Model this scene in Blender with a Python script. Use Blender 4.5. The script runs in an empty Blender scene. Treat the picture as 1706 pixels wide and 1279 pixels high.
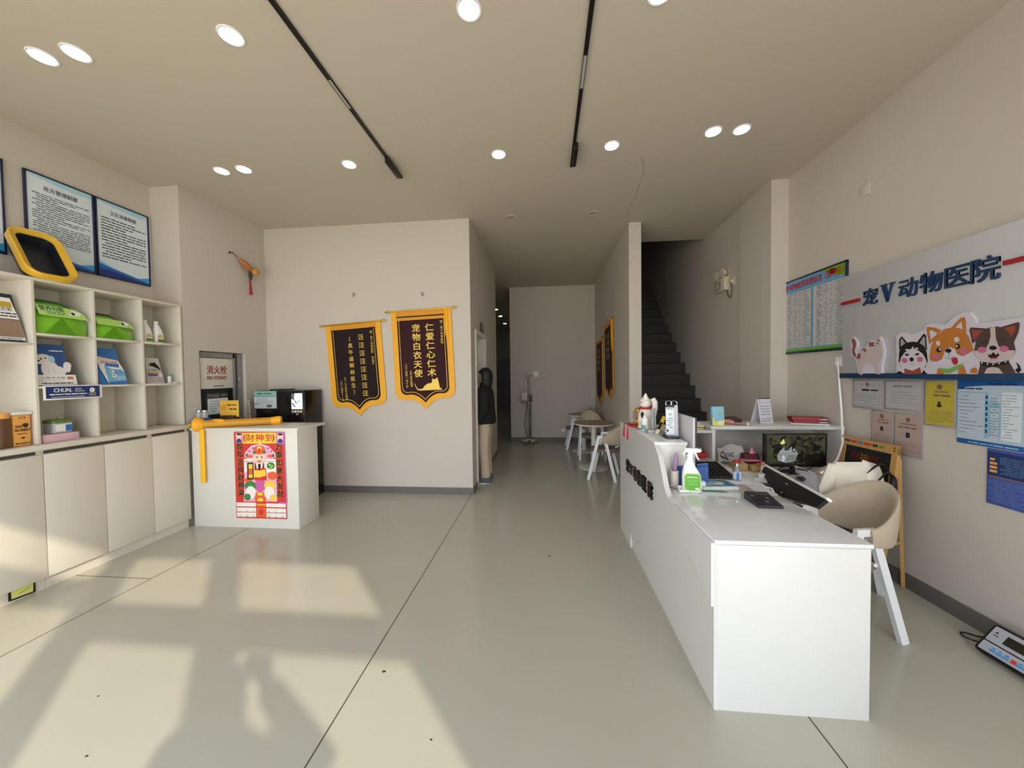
import bpy, bmesh, math, random
from mathutils import Vector, Matrix
random.seed(7)
PI = math.pi
C = bpy.context.scene.collection

# ---------------------------------------------------------------- camera, sky, sun, exposure
def rad(d): return math.radians(d)
scn = bpy.context.scene
scn.view_settings.view_transform = 'Standard'
scn.view_settings.look = 'None'
scn.view_settings.gamma = 1.0
scn.view_settings.use_curve_mapping = False
scn.view_settings.exposure = 0.07

cam_data = bpy.data.cameras.new('camera')
cam = bpy.data.objects.new('camera', cam_data)
C.objects.link(cam)
cam_data.sensor_fit = 'HORIZONTAL'
cam_data.sensor_width = 36.0
cam_data.lens = 590.0 / 1706.0 * 36.0
cam_data.clip_start = 0.02
cam_data.clip_end = 200
yaw, pitch, roll = rad(5.36), rad(1.484), rad(0.732)
f_ = Vector((-math.sin(yaw)*math.cos(pitch), math.cos(yaw)*math.cos(pitch), -math.sin(pitch)))
r_ = Vector((math.cos(yaw), math.sin(yaw), 0))
d_ = f_.cross(r_)
r2 = math.cos(roll)*r_ + math.sin(roll)*d_
d2 = -math.sin(roll)*r_ + math.cos(roll)*d_
mw = Matrix(((r2.x, -d2.x, -f_.x, 0), (r2.y, -d2.y, -f_.y, 0), (r2.z, -d2.z, -f_.z, 1.55), (0, 0, 0, 1)))
cam.matrix_world = mw
scn.camera = cam

world = bpy.data.worlds.new('world')
scn.world = world
world.use_nodes = True
wn = world.node_tree.nodes
wl = world.node_tree.links
bg = wn['Background']
# hazy bright sky above the horizon, pale sunlit street below it
tcw = wn.new('ShaderNodeTexCoord')
sep = wn.new('ShaderNodeSeparateXYZ')
wl.new(tcw.outputs['Generated'], sep.inputs['Vector'])
ramp = wn.new('ShaderNodeValToRGB')
mr = wn.new('ShaderNodeMapRange')
mr.inputs['From Min'].default_value = -1.0
mr.inputs['From Max'].default_value = 1.0
wl.new(sep.outputs['Z'], mr.inputs['Value'])
wl.new(mr.outputs['Result'], ramp.inputs['Fac'])
er = ramp.color_ramp
er.elements[0].position = 0.30; er.elements[0].color = (1.0, 0.93, 0.82, 1)
er.elements[1].position = 1.0; er.elements[1].color = (0.55, 0.68, 0.9, 1)
for pos, col in ((0.47, (1.0, 0.93, 0.82, 1)), (0.505, (0.95, 1.0, 1.08, 1)), (0.62, (0.95, 1.0, 1.08, 1))):
    e = er.elements.new(pos); e.color = col
wl.new(ramp.outputs['Color'], bg.inputs['Color'])
bg.inputs['Strength'].default_value = 4.3
scn.cycles.max_bounces = 16
scn.cycles.diffuse_bounces = 8
scn.cycles.sample_clamp_indirect = 8.0

sun_data = bpy.data.lights.new('sun', 'SUN')
sun = bpy.data.objects.new('sun', sun_data)
C.objects.link(sun)
sun_data.energy = 3.0
sun_data.color = (1.0, 0.86, 0.66)
sun_data.angle = rad(1.0)
sun.location = (4, -6, 8)
sun.rotation_euler = Vector((-0.67, 0.74, -0.633)).to_track_quat('-Z', 'Y').to_euler()

# daylight portal: the glazed front of the shop (gives no light of its own, only guides the sky sampling)
pd = bpy.data.lights.new('daylight_portal', 'AREA')
pd.shape = 'RECTANGLE'
pd.size = 5.7
pd.size_y = 2.95
po = bpy.data.objects.new('daylight_portal', pd)
C.objects.link(po)
po.location = (-1.25, -0.72, 1.475)
po.rotation_euler = (rad(90), 0, 0)
pd.cycles.is_portal = True

# ---------------------------------------------------------------- materials
def lin(c):
    c = c / 255.0
    return c/12.92 if c <= 0.04045 else ((c+0.055)/1.055)**2.4
def rgb(*c):
    return (lin(c[0]), lin(c[1]), lin(c[2]), 1.0)
MATS = {}
def M(name, col=None, rough=0.5, var=0.05, scale=14.0, bump=0.0, metal=0.0, emit=0.0, alpha=None, trans=0.0, spec=0.5, coat=0.0, stretch=None):
    """A procedural Principled material: colour (sRGB 0-255) with a little noise in colour and, if asked, bump."""
    if name in MATS: return MATS[name]
    m = bpy.data.materials.new(name)
    m.use_nodes = True
    nt = m.node_tree
    b = nt.nodes['Principled BSDF']
    b.inputs['Roughness'].default_value = rough
    b.inputs['Metallic'].default_value = metal
    b.inputs['Specular IOR Level'].default_value = spec
    if coat: b.inputs['Coat Weight'].default_value = coat
    c = rgb(*col)
    if trans:
        b.inputs['Transmission Weight'].default_value = trans
    tc = nt.nodes.new('ShaderNodeTexCoord')
    no = nt.nodes.new('ShaderNodeTexNoise')
    no.inputs['Scale'].default_value = scale
    no.inputs['Detail'].default_value = 4
    if stretch:
        mp = nt.nodes.new('ShaderNodeMapping')
        mp.inputs['Scale'].default_value = stretch
        nt.links.new(tc.outputs['Object'], mp.inputs['Vector'])
        nt.links.new(mp.outputs['Vector'], no.inputs['Vector'])
    else:
        nt.links.new(tc.outputs['Object'], no.inputs['Vector'])
    mx = nt.nodes.new('ShaderNodeMix')
    mx.data_type = 'RGBA'
    k = 1 - var
    mx.inputs[6].default_value = (c[0]*k, c[1]*k, c[2]*k, 1)
    k = 1 + var
    mx.inputs[7].default_value = (min(1, c[0]*k), min(1, c[1]*k), min(1, c[2]*k), 1)
    nt.links.new(no.outputs['Fac'], mx.inputs[0])
    nt.links.new(mx.outputs[2], b.inputs['Base Color'])
    if emit:
        nt.links.new(mx.outputs[2], b.inputs['Emission Color'])
        b.inputs['Emission Strength'].default_value = emit
    if bump:
        bp = nt.nodes.new('ShaderNodeBump')
        bp.inputs['Strength'].default_value = bump
        bp.inputs['Distance'].default_value = 0.01
        nt.links.new(no.outputs['Fac'], bp.inputs['Height'])
        nt.links.new(bp.outputs['Normal'], b.inputs['Normal'])
    if alpha is not None:
        b.inputs['Alpha'].default_value = alpha
    MATS[name] = m
    return m

M('wall_paint', (199, 192, 182), 0.75, 0.015, 3, 0.02)
M('ceiling_paint', (194, 185, 168), 0.85, 0.015, 2)
M('skirting_grey', (106, 102, 100), 0.4, 0.06, 20, spec=0.4)
M('white_laminate', (216, 216, 213), 0.35, 0.015, 10, 0.0)
M('grain_laminate', (216, 211, 197), 0.42, 0.04, 10, 0.03, stretch=(8, 8, 0.6))
M('white_gloss', (222, 224, 226), 0.1, 0.01, 6, coat=0.3)
M('gap_dark', (70, 68, 62), 0.7)
M('black_plastic', (20, 20, 22), 0.35, 0.1, 30)
M('black_matte', (14, 13, 14), 0.7, 0.1, 30)
M('white_plastic', (238, 238, 236), 0.35, 0.02, 20)
M('white_metal', (232, 234, 238), 0.35, 0.02, 20)
M('chrome', (205, 205, 208), 0.2, 0.02, 20, metal=1.0)
M('gold', (214, 170, 60), 0.3, 0.08, 40, metal=0.85)
M('gold_print', (226, 192, 84), 0.45, 0.12, 60, metal=0.2)
M('navy', (30, 58, 92), 0.45, 0.05, 30)
M('ink', (40, 42, 50), 0.6)
M('ink_soft', (120, 122, 128), 0.6)
M('paper', (236, 236, 232), 0.7, 0.02, 30)
M('lens_lit', (255, 255, 255), 0.4, 0.0, 5, emit=28.0)
M('lens_off', (178, 168, 155), 0.4)

# ---------------------------------------------------------------- mesh builder
class B:
    """Collects shapes (in world or local metres) and links them as ONE mesh object."""
    def __init__(s, mat='white_plastic'):
        s.v = []; s.f = []; s.m = []; s.mats = []; s.cur = mat
    def mi(s, mat=None):
        mat = mat or s.cur
        if mat not in s.mats: s.mats.append(mat)
        return s.mats.index(mat)
    def add(s, verts, faces, mat=None):
        o = len(s.v); k = s.mi(mat)
        s.v.extend(Vector(p) for p in verts)
        for f in faces:
            s.f.append([i+o for i in f]); s.m.append(k)
        return s
    def box(s, x0, x1, y0, y1, z0, z1, bev=0.0, mat=None, M4=None):
        x0, x1 = min(x0, x1), max(x0, x1); y0, y1 = min(y0, y1), max(y0, y1); z0, z1 = min(z0, z1), max(z0, z1)
        P = [(x0,y0,z0),(x1,y0,z0),(x1,y1,z0),(x0,y1,z0),(x0,y0,z1),(x1,y0,z1),(x1,y1,z1),(x0,y1,z1)]
        F = [(3,2,1,0),(4,5,6,7),(0,1,5,4),(1,2,6,5),(2,3,7,6),(3,0,4,7)]
        if bev:
            bev = min(bev, 0.45*min(x1-x0, y1-y0, z1-z0))
            bm = bmesh.new()
            vs = [bm.verts.new(p) for p in P]
            for f in F: bm.faces.new([vs[i] for i in f])
            bmesh.ops.bevel(bm, geom=bm.edges[:], offset=bev, segments=2, profile=0.5, affect='EDGES')
            bm.verts.index_update()
            P = [tuple(v.co) for v in bm.verts]; F = [[v.index for v in f.verts] for f in bm.faces]
            bm.free()
        if M4 is not None: P = [M4 @ Vector(p) for p in P]
        return s.add(P, F, mat)
    def tube(s, pts, r, n=10, mat=None, cap=True, flat=1.0):
        pts = [Vector(p) for p in pts]
        rs = r if isinstance(r, (list, tuple)) else [r]*len(pts)
        V = []; F = []
        up = None
        for i, p in enumerate(pts):
            t = (pts[min(i+1, len(pts)-1)] - pts[max(i-1, 0)])
            if t.length < 1e-9: t = Vector((0, 0, 1))
            t.normalize()
            if up is None:
                a = Vector((0, 0, 1)) if abs(t.z) < 0.9 else Vector((0, 1, 0))
                up = (a - t*a.dot(t)).normalized()
            else:
                up = up - t*up.dot(t)
                if up.length < 1e-6: up = t.orthogonal()
                up.normalize()
            sd = t.cross(up)
            for k in range(n):
                a = 2*PI*k/n
                V.append(p + sd*math.cos(a)*rs[i] + up*math.sin(a)*rs[i]*flat)
        for i in range(len(pts)-1):
            for k in range(n):
                F.append((i*n+k, i*n+(k+1) % n, (i+1)*n+(k+1) % n, (i+1)*n+k))
        if cap:
            F.append(tuple(range(n-1, -1, -1))); F.append(tuple((len(pts)-1)*n+k for k in range(n)))
        return s.add(V, F, mat)
    def lathe(s, prof, c=(0, 0, 0), n=24, mat=None, sx=1.0, sy=1.0, M4=None):
        c = Vector(c); V = []; F = []
        for r, z in prof:
            for k in range(n):
                a = 2*PI*k/n
                V.append(c + Vector((math.cos(a)*r*sx, math.sin(a)*r*sy, z)))
        m = len(prof)
        for i in range(m-1):
            for k in range(n):
                F.append((i*n+k, i*n+(k+1) % n, (i+1)*n+(k+1) % n, (i+1)*n+k))
        F.append(tuple(range(n-1, -1, -1))); F.append(tuple((m-1)*n+k for k in range(n)))
        if M4 is not None: V = [M4 @ v for v in V]
        return s.add(V, F, mat)
    def ball(s, c, rx, ry=None, rz=None, n=16, m=10, mat=None, M4=None):
        ry = ry or rx; rz = rz or rx
        prof = [(math.sin(PI*i/m), -math.cos(PI*i/m)) for i in range(m+1)]
        prof[0] = (0.001, -1); prof[-1] = (0.001, 1)
        V = []; F = []
        for r, z in prof:
            for k in range(n):
                a = 2*PI*k/n
                V.append(Vector((math.cos(a)*r*rx, math.sin(a)*r*ry, z*rz)))
        for i in range(m):
            for k in range(n):
                F.append((i*n+k, i*n+(k+1) % n, (i+1)*n+(k+1) % n, (i+1)*n+k))
        c = Vector(c)
        V = [(M4 @ v if M4 is not None else v) + c for v in V]
        return s.add(V, F, mat)
    def prism(s, poly, depth, fr, lay=0.0, mat=None):
        """2-D outline (a, b) in frame fr, extruded by depth along the frame's normal, starting at lay."""
        o, u, v, n = fr
        if sum(poly[i][0]*poly[(i+1) % len(poly)][1] - poly[(i+1) % len(poly)][0]*poly[i][1] for i in range(len(poly))) < 0:
            poly = poly[::-1]
        k = len(poly)
        V = [o + u*a + v*b + n*lay for a, b in poly] + [o + u*a + v*b + n*(lay+depth) for a, b in poly]
        F = [tuple(range(k-1, -1, -1)), tuple(range(k, 2*k))]
        for i in range(k):
            j = (i+1) % k
            F.append((i, j, k+j, k+i))
        return s.add(V, F, mat)
    # flat print on a surface: thin layers, 0.5 mm apart
    def art(s, poly, fr, lay=1, mat=None):
        o, u, v, n = fr
        if sum(poly[i][0]*poly[(i+1) % len(poly)][1] - poly[(i+1) % len(poly)][0]*poly[i][1] for i in range(len(poly))) < 0:
            poly = poly[::-1]
        return s.add([o + u*a + v*b + n*(0.0006*lay) for a, b in poly], [tuple(range(len(poly)))], mat)
    def rect(s, a0, a1, b0, b1, fr, lay=1, mat=None):
        return s.art([(a0, b0), (a1, b0), (a1, b1), (a0, b1)], fr, lay, mat)
    def disc(s, a, b, ra, rb, fr, lay=1, mat=None, n=22, rot=0.0):
        cr, sr = math.cos(rot), math.sin(rot)
        return s.art([(a + ra*math.cos(2*PI*k/n)*cr - rb*math.sin(2*PI*k/n)*sr, b + ra*math.cos(2*PI*k/n)*sr + rb*math.sin(2*PI*k/n)*cr) for k in range(n)], fr, lay, mat)
    def frame_rect(s, a0, a1, b0, b1, w, fr, lay=1, mat=None):
        s.rect(a0, a1, b0, b0+w, fr, lay, mat); s.rect(a0, a1, b1-w, b1, fr, lay, mat)
        s.rect(a0, a0+w, b0+w, b1-w, fr, lay, mat); s.rect(a1-w, a1, b0+w, b1-w, fr, lay, mat)
        return s
    def line(s, pts, w, fr, lay=1, mat=None):
        for (a0, b0), (a1, b1) in zip(pts[:-1], pts[1:]):
            L = math.hypot(a1-a0, b1-b0) or 1e-9
            da, db = -(b1-b0)/L*w/2, (a1-a0)/L*w/2
            s.art([(a0+da, b0+db), (a0-da, b0-db), (a1-da, b1-db), (a1+da, b1+db)], fr, lay, mat)
        return s
    def dashes(s, a0, a1, b0, b1, rows, fr, lay=2, mat='ink_soft', fill=0.5, seed=1, cw=None, full=0.55):
        """rows of unreadably small print: little marks of the size of characters"""
        rn = random.Random(seed)
        p = (b1-b0)/rows; h = p*fill; cw = cw or h*0.9
        for i in range(rows):
            b = b1 - (i+0.5)*p
            e = a1 if rn.random() < full else a0 + (a1-a0)*(0.35+0.6*rn.random())
            a = a0 + (cw*2 if rn.random() < 0.4 else 0)
            while a < e - cw:
                k = rn.randint(2, 6)
                w = min(cw*k, e-a)
                s.rect(a, a+w*0.93, b-h/2*rn.uniform(.75, 1), b+h/2*rn.uniform(.75, 1), fr, lay, mat)
                a += w + cw*0.25
        return s
    def text(s, t, a, b, size, fr, lay=2, mat='ink', align='C', w=None, bold=0.0, depth=0.0, shear=0.0):
        if bold > 0.001:        # heavier strokes: the same writing laid a hair apart
            k = bold*size*0.5
            for i, (da, db) in enumerate(((-k, -k), (k, -k), (-k, k), (k, k))): s.text(t, a+da, b+db, size, fr, lay+0.35*i, mat, align, w, 0.0, depth + (0.0003*i if depth else 0), shear)
            return s
        V, F, x0, x1 = glyphs(t, 0.0, shear)
        sx = (w/(x1-x0)) if w else size
        off = {'C': (x0+x1)/2, 'L': x0, 'R': x1}[align]
        o, u, v, n = fr
        if depth:
            P = []; k = len(V)
            for d in (0.0006*lay, 0.0006*lay + depth):
                P += [o + u*(a + (x-off)*sx) + v*(b + (y-CJK_MID)*size) + n*d for x, y in V]
            edges = {}
            for f in F:
                for i in range(len(f)):
                    e = (f[i], f[(i+1) % len(f)])
                    edges[e] = 1
            Q = [tuple(i+k for i in f) for f in F]
            Q += [(e0, e1, e1+k, e0+k) for (e0, e1) in edges if (e1, e0) not in edges]
            return s.add(P, Q, mat)
        return s.add([o + u*(a + (x-off)*sx) + v*(b + (y-CJK_MID)*size) + n*(0.0006*lay) for x, y in V], F, mat)
    def vtext(s, t, a, b_top, size, fr, lay=2, mat='ink', pitch=1.15, bold=0.0, wide=1.0):
        for i, ch in enumerate(t):
            if ch == ' ': continue
            V, F, x0, x1 = glyphs(ch, 0.0, 0.0)
            s.text(ch, a, b_top - size*(0.5 + i*pitch), size, fr, lay, mat, 'C', (x1-x0)*size*wide, bold)
        return s
    def build(s, name, parent=None, smooth=True, angle=35, local=False, kind=None):
        me = bpy.data.meshes.new(name)
        off = Vector((0, 0, 0)); p = parent
        while p is not None and not local:
            off += p.location; p = p.parent
        me.from_pydata([tuple(v - off) for v in s.v], [], s.f)
        for k in s.mats: me.materials.append(MATS[k])
        me.polygons.foreach_set('material_index', s.m)
        if smooth:
            me.polygons.foreach_set('use_smooth', [True]*len(me.polygons))
            me.set_sharp_from_angle(angle=rad(angle))
        me.update()
        o = bpy.data.objects.new(name, me)
        C.objects.link(o)
        if parent is not None: o.parent = parent
        if kind: o['kind'] = kind
        return o

GL = {}
def glyphs(t, bold=0.0, shear=0.0):
    key = (t, bold, shear)
    if key in GL: return GL[key]
    cu = bpy.data.curves.new('writing', 'FONT')
    cu.body = t; cu.size = 1.0; cu.offset = bold; cu.shear = shear; cu.resolution_u = 3
    cu.fill_mode = 'FRONT'
    ob = bpy.data.objects.new('writing', cu)
    C.objects.link(ob)
    dg = bpy.context.evaluated_depsgraph_get()
    me = bpy.data.meshes.new_from_object(ob.evaluated_get(dg))
    V = [(v.co.x, v.co.y) for v in me.vertices]
    F = []
    for p in me.polygons:
        f = tuple(p.vertices)
        ar = sum(V[f[i]][0]*V[f[(i+1) % len(f)]][1] - V[f[(i+1) % len(f)]][0]*V[f[i]][1] for i in range(len(f)))
        F.append(f if ar > 0 else f[::-1])
    bpy.data.objects.remove(ob); bpy.data.curves.remove(cu); bpy.data.meshes.remove(me)
    xs = [p[0] for p in V] or [0, 1]
    GL[key] = (V, F, min(xs), max(xs))
    return GL[key]
CJK_MID = 0.36
_v = glyphs('国')[0]
CJK_MID = (min(p[1] for p in _v) + max(p[1] for p in _v))/2

def fr(o, u, v):
    u = Vector(u).normalized(); v = Vector(v).normalized()
    return (Vector(o), u, v, u.cross(v).normalized())
X, Y, Z = Vector((1, 0, 0)), Vector((0, 1, 0)), Vector((0, 0, 1))

def tag(o, label, cat, group=None, kind=None):
    o['label'] = label; o['category'] = cat
    if group: o['group'] = group
    if kind: o['kind'] = kind
    return o
def thing(name, label, cat, loc=(0, 0, 0), rz=0.0, group=None):
    o = bpy.data.objects.new(name, None)
    C.objects.link(o)
    o.empty_display_size = 0.05
    o.location = loc; o.rotation_euler = (0, 0, rz)
    return tag(o, label, cat, group)
def struct(name, b, parent=None, smooth=False):
    o = b.build(name, parent, smooth)
    if parent is None: o['kind'] = 'structure'
    return o
def dup(root, loc, rz=None, label=None, group=None):
    r = root.copy(); C.objects.link(r); r.location = loc
    if rz is not None: r.rotation_euler = (0, 0, rz)
    if label: r['label'] = label
    if group: r['group'] = group
    for ch in list(root.children):
        c = ch.copy(); C.objects.link(c); c.parent = r
        for g in list(ch.children):
            d = g.copy(); C.objects.link(d); d.parent = c
    return r
def skin_mesh(name, nodes, edges, mat, root, parent=None, sub=2):
    """a body grown over connected joints: nodes {key: (position, radius or (rx, ry))}"""
    keys = list(nodes)
    me = bpy.data.meshes.new(name)
    me.from_pydata([nodes[k][0] for k in keys], [(keys.index(a), keys.index(b)) for a, b in edges], [])
    ob = bpy.data.objects.new(name, me)
    C.objects.link(ob)
    ob.modifiers.new('skin', 'SKIN')
    ob.modifiers['skin'].use_smooth_shade = True
    sv = me.skin_vertices[0].data
    for i, k in enumerate(keys):
        r = nodes[k][1]
        sv[i].radius = r if isinstance(r, tuple) else (r, r)
        sv[i].use_root = (k == root)
    ss = ob.modifiers.new('sub', 'SUBSURF'); ss.levels = sub; ss.render_levels = sub
    dg = bpy.context.evaluated_depsgraph_get()
    m2 = bpy.data.meshes.new_from_object(ob.evaluated_get(dg))
    bpy.data.objects.remove(ob)
    m2.name = name
    m2.materials.clear(); m2.materials.append(MATS[mat])
    m2.polygons.foreach_set('use_smooth', [True]*len(m2.polygons))
    m2.polygons.foreach_set('material_index', [0]*len(m2.polygons))
    o = bpy.data.objects.new(name, m2)
    C.objects.link(o)
    if parent is not None:
        o.parent = parent
    return o

# ================================================================ THE SETTING
H = 3.555
b = B('floor_epoxy')
M('floor_epoxy', (183, 181, 167), 0.21, 0.05, 1.3, 0.0, spec=0.45)
M('joint_dark', (70, 66, 56), 0.8)
b.box(-4.2, 2.65, -0.7, 16.1, -0.1, 0.0)
floor = struct('floor', b)
j = B('joint_dark')
for x in (-3.07, -0.967, 1.16):
    j.box(x-0.003, x+0.003, -0.6, 4.5 if x < -0.9 else 8, 0.0, 0.0006)
j.box(-4.1, -3.07, 2.437, 2.443, 0.0, 0.0006)
j.build('joint_line', floor, False)
# small scuffs on the floor
j = B('ink')
for x, y, r in ((-0.86, 1.75, .011), (-0.5, 1.43, .006), (-0.95, 2.62, .006), (0.02, 3.0, .012), (-2.2, 1.5, .006), (-1.9, 1.25, .007), (-0.3, 2.9, .005)):
    j.lathe([(r, 0.0), (r*.8, 0.0012)], (x, y, 0), 8, sx=1.0, sy=.7)
j.build('scuff', floor, False)

b = B('ceiling_paint')
b.box(-4.2, 1.29, -0.7, 16.1, H, H+0.1)
b.box(1.29, 2.65, -0.7, 5.64, H, H+0.1)
b.box(1.13, 2.65, 5.6, 10.1, 6.0, 6.1)
ceil = struct('ceiling', b)
M('crack', (120, 108, 92), 0.9)
cr = B('crack')
pts = [(0.62, 3.42), (.88, 3.40), (0.906, 3.437), (.96, 3.55), (1.005, 3.725), (1.02, 3.95), (1.041, 4.149), (1.03, 4.4), (1.035, 4.595), (1.143, 4.872)]
cr.line(pts[1:], 0.004, fr((0, 0, H-0.0002), X, -Y), 1) if False else None
cfr = (Vector((0, 0, H)), X, Y, Vector((0, 0, -1)))
for (a0, b0), (a1, b1) in zip(pts[1:-1], pts[2:]):
    L = math.hypot(a1-a0, b1-b0); da, db = -(b1-b0)/L*.002, (a1-a0)/L*.002
    cr.add([(a0+da, b0+db, H-.0006), (a1+da, b1+db, H-.0006), (a1-da, b1-db, H-.0006), (a0-da, b0-db, H-.0006)], [(0, 1, 2, 3)])
cr.build('crack', ceil, False)

W = 'wall_paint'
b = B(W); b.box(-4.2, -4.1, -0.6, 3.385, 0, H); struct('wall_left', b)
b = B(W)
b.box(-4.2, -3.77, 3.385, 3.55, 0, H)
b.box(-3.9, -3.77, 4.15, 4.51, 0, H); b.box(-3.9, -3.77, 3.55, 4.15, 1.86, H); b.box(-3.9, -3.77, 3.55, 4.15, 0, 0.93)
b.box(-4.2, -3.9, 3.55, 4.51, 0, H)
struct('wall_hydrant', b)
b = B(W); b.box(-3.9, -0.95, 4.51, 4.62, 0, H); struct('wall_back', b)
b = B(W)
b.box(-1.05, -0.95, 4.62, 4.82, 0, H); b.box(-1.05, -0.95, 5.58, 6.9, 0, H); b.box(-1.05, -0.95, 4.82, 5.58, 2.15, H)
b.box(-2.5, -1.05, 6.8, 6.9, 0, H)
struct('wall_hall_left', b)
b = B(W); b.box(-2.6, -2.5, 4.62, 16.0, 0, H); struct('wall_side_room', b)
b = B(W); b.box(-0.80, 1.13, 8.17, 8.27, 0, H); b.box(-0.80, -0.7, 8.27, 16.0, 0, H); struct('wall_hall_end', b)
b = B(W); b.box(-2.6, -0.7, 16.0, 16.1, 0, H); struct('wall_corridor_end', b)
b = B(W); b.box(1.13, 1.29, 4.9, 10.0, 0, 6.0); struct('wall_partition', b)
b = B(W); b.box(2.55, 2.65, -0.6, 4.0, 0, H); struct('wall_right', b)
b = B(W); b.box(2.38, 2.65, 4.0, 4.6, 0, H); struct('trim_1', b)
b = B(W); b.box(2.405, 2.65, 4.6, 10.0, 0, 6.0); struct('wall_stairwell', b)
M('shaft_shade_paint', (62, 58, 54), 0.9, 0.1, 4)  # shade of the unlit stairwell put into a darker wall colour
b = B('shaft_shade_paint'); b.box(1.29, 2.405, 10.0, 10.1, 0, 6.0); b.box(1.29, 2.65, 5.54, 5.64, H+.1, 6.0); b.box(1.29, 1.296, 5.3, 10.0, 0.9, 6.0); struct('wall_stairwell_end', b)  # last box: added dark sheet, unseen, that cuts bounced light in the shaft

# shop front behind the camera: glazed bays between posts, a lintel and door-head bars
b = B(W)
b.box(-4.2, 2.65, -0.72, -0.6, 2.94, H)
b.box(1.54, 1.64, -0.72, -0.6, 0, 2.94); b.box(2.5, 2.65, -0.72, -0.6, 0, 2.94)
b.box(-4.2, -4.0, -0.72, -0.6, 0, 2.94)
struct('wall_front', b)
M('front_frame', (70, 72, 76), 0.4)
b = B('front_frame')
b.box(-0.71, -0.51, -0.70, -0.62, 0, 2.94); b.box(0.25, 0.45, -0.70, -0.62, 0, 2.94)
b.box(-0.51, 0.25, -0.70, -0.62, 2.15, 2.38); b.box(0.45, 1.54, -0.70, -0.62, 2.15, 2.38)
b.box(-4.0, -0.71, -0.70, -0.62, 2.36, 2.58)
b.box(-2.5, -2.42, -0.70, -0.62, 0, 2.94)
struct('window_1', b)
# added translucent bay, out of view, spreading daylight as fill on the right wall
fm = bpy.data.materials.new('fill_diffuser'); fm.use_nodes = True
fn = fm.node_tree.nodes; fn.remove(fn['Principled BSDF'])
tb = fn.new('ShaderNodeBsdfTranslucent'); tb.inputs['Color'].default_value = (0.78, 0.78, 0.78, 1)
fno = fn.new('ShaderNodeTexNoise'); fno.inputs['Scale'].default_value = 200
fm.node_tree.links.new(tb.outputs['BSDF'], fn['Material Output'].inputs['Surface'])
MATS['fill_diffuser'] = fm
b = B('fill_diffuser'); b.add([(1.64, -.66, 0), (2.5, -.66, 0), (2.5, -.66, 2.94), (1.64, -.66, 2.94)], [(0, 1, 2, 3)]); struct('fill_bay', b)
M('pavement', (176, 170, 160), 0.85, 0.08, 3)
b = B('pavement'); b.box(-4.2, 2.65, -1.6, -0.72, -0.12, -0.02); struct('pavement', b)

# skirting
S = 'skirting_grey'
def base(name, *boxes):
    b = B(S)
    for q in boxes: b.box(*q, bev=0.002)
    struct(name, b)
base('baseboard_back', (-3.77, -0.94, 4.495, 4.51, 0, 0.085))
base('baseboard_hall_left', (-0.95, -0.937, 4.51, 4.78, 0, .085), (-0.95, -0.937, 5.62, 6.9, 0, .085))
base('baseboard_hall_end', (-0.8, 1.13, 8.157, 8.17, 0, .1), (-.812, -.8, 8.17, 15.9, 0, .1))
base('baseboard_partition', (1.117, 1.13, 4.9, 8.17, 0, .1))
base('baseboard_right', (2.537, 2.55, -0.6, 3.58, 0, .105))

# the doorway of the side room and the door at the end of the dark corridor
M('door_white', (214, 208, 200), 0.4)
b = B('door_white')
b.box(-1.07, -0.93, 4.78, 4.84, 0, 2.18, bev=.004); b.box(-1.07, -0.93, 5.56, 5.62, 0, 2.18, bev=.004); b.box(-1.07, -0.93, 4.84, 5.56, 2.12, 2.18, bev=.004)
d1 = struct('door_1', b)
M('door_grey', (150, 150, 150), 0.45)
M('frosted', (150, 160, 158), 0.3)
b = B('door_white'); b.box(-1.52, -1.06, 5.50, 5.54, 0.01, 2.1, bev=.004); lf = b.build('door_leaf', d1)
b = B('frosted'); b.box(-1.45, -1.12, 5.493, 5.50, 1.25, 2.0, bev=.002); b.build('door_pane', lf)
b = B('door_grey')
b.box(-2.45, -0.86, 15.95, 16.0, 2.18, 2.26, bev=.01); b.box(-2.45, -0.9, 15.93, 15.99, 0.1, 2.16, bev=.01)
d2 = struct('door_2', b)
b = B('black_plastic'); b.box(-1.33, -1.17, 15.88, 15.94, .98, 1.34, bev=.01); b.box(-1.6, -1.25, 15.84, 15.88, 1.14, 1.19, bev=.01); b.build('door_handle', d2)

# stairs
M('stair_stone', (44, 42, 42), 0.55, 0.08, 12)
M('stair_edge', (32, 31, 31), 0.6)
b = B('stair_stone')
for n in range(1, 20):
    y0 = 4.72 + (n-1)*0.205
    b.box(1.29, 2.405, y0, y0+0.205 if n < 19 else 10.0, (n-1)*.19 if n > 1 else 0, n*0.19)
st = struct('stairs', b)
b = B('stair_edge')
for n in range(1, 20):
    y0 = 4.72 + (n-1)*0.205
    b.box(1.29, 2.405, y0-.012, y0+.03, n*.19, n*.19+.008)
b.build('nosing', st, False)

# ================================================================ LEFT SIDE: bookcase, cabinets and what stands there
# ---- low cabinet units under one continuous ledge
GL_ = 'grain_laminate'
def cabinet(y0, y1, splits, label):
    t = thing('low_cabinet', label, 'cabinet', (-3.9, (y0+y1)/2, 0), group='low cabinets under the bookcase')
    b = B(GL_)
    b.box(-4.08, -3.735, y0+.001, y1-.001, 0.0, 0.083)            # plinth
    b.box(-4.08, -3.722, y0+.001, y1-.001, 0.083, 1.035)
    b.build('body', t)
    g = B('gap_dark'); g.box(-3.722, -3.719, y0+.012, y1-.03, 1.008, 1.03); g.build('finger_gap', t)
    e = [y0] + splits + [y1]
    for a, c in zip(e[:-1], e[1:]):
        d = B(GL_); d.box(-3.722, -3.703, a+.0025, c-.0025, 0.09, 1.004, bev=.0015); d.build('door', t)
    return t
cabinet(1.54, 2.27, [1.905], 'white low cabinet nearest the shop front, yellow sign tucked under its door')
cabinet(2.27, 2.998, [2.634], 'white two-door low cabinet below the blue shelf strip and the empty middle cell')
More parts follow.
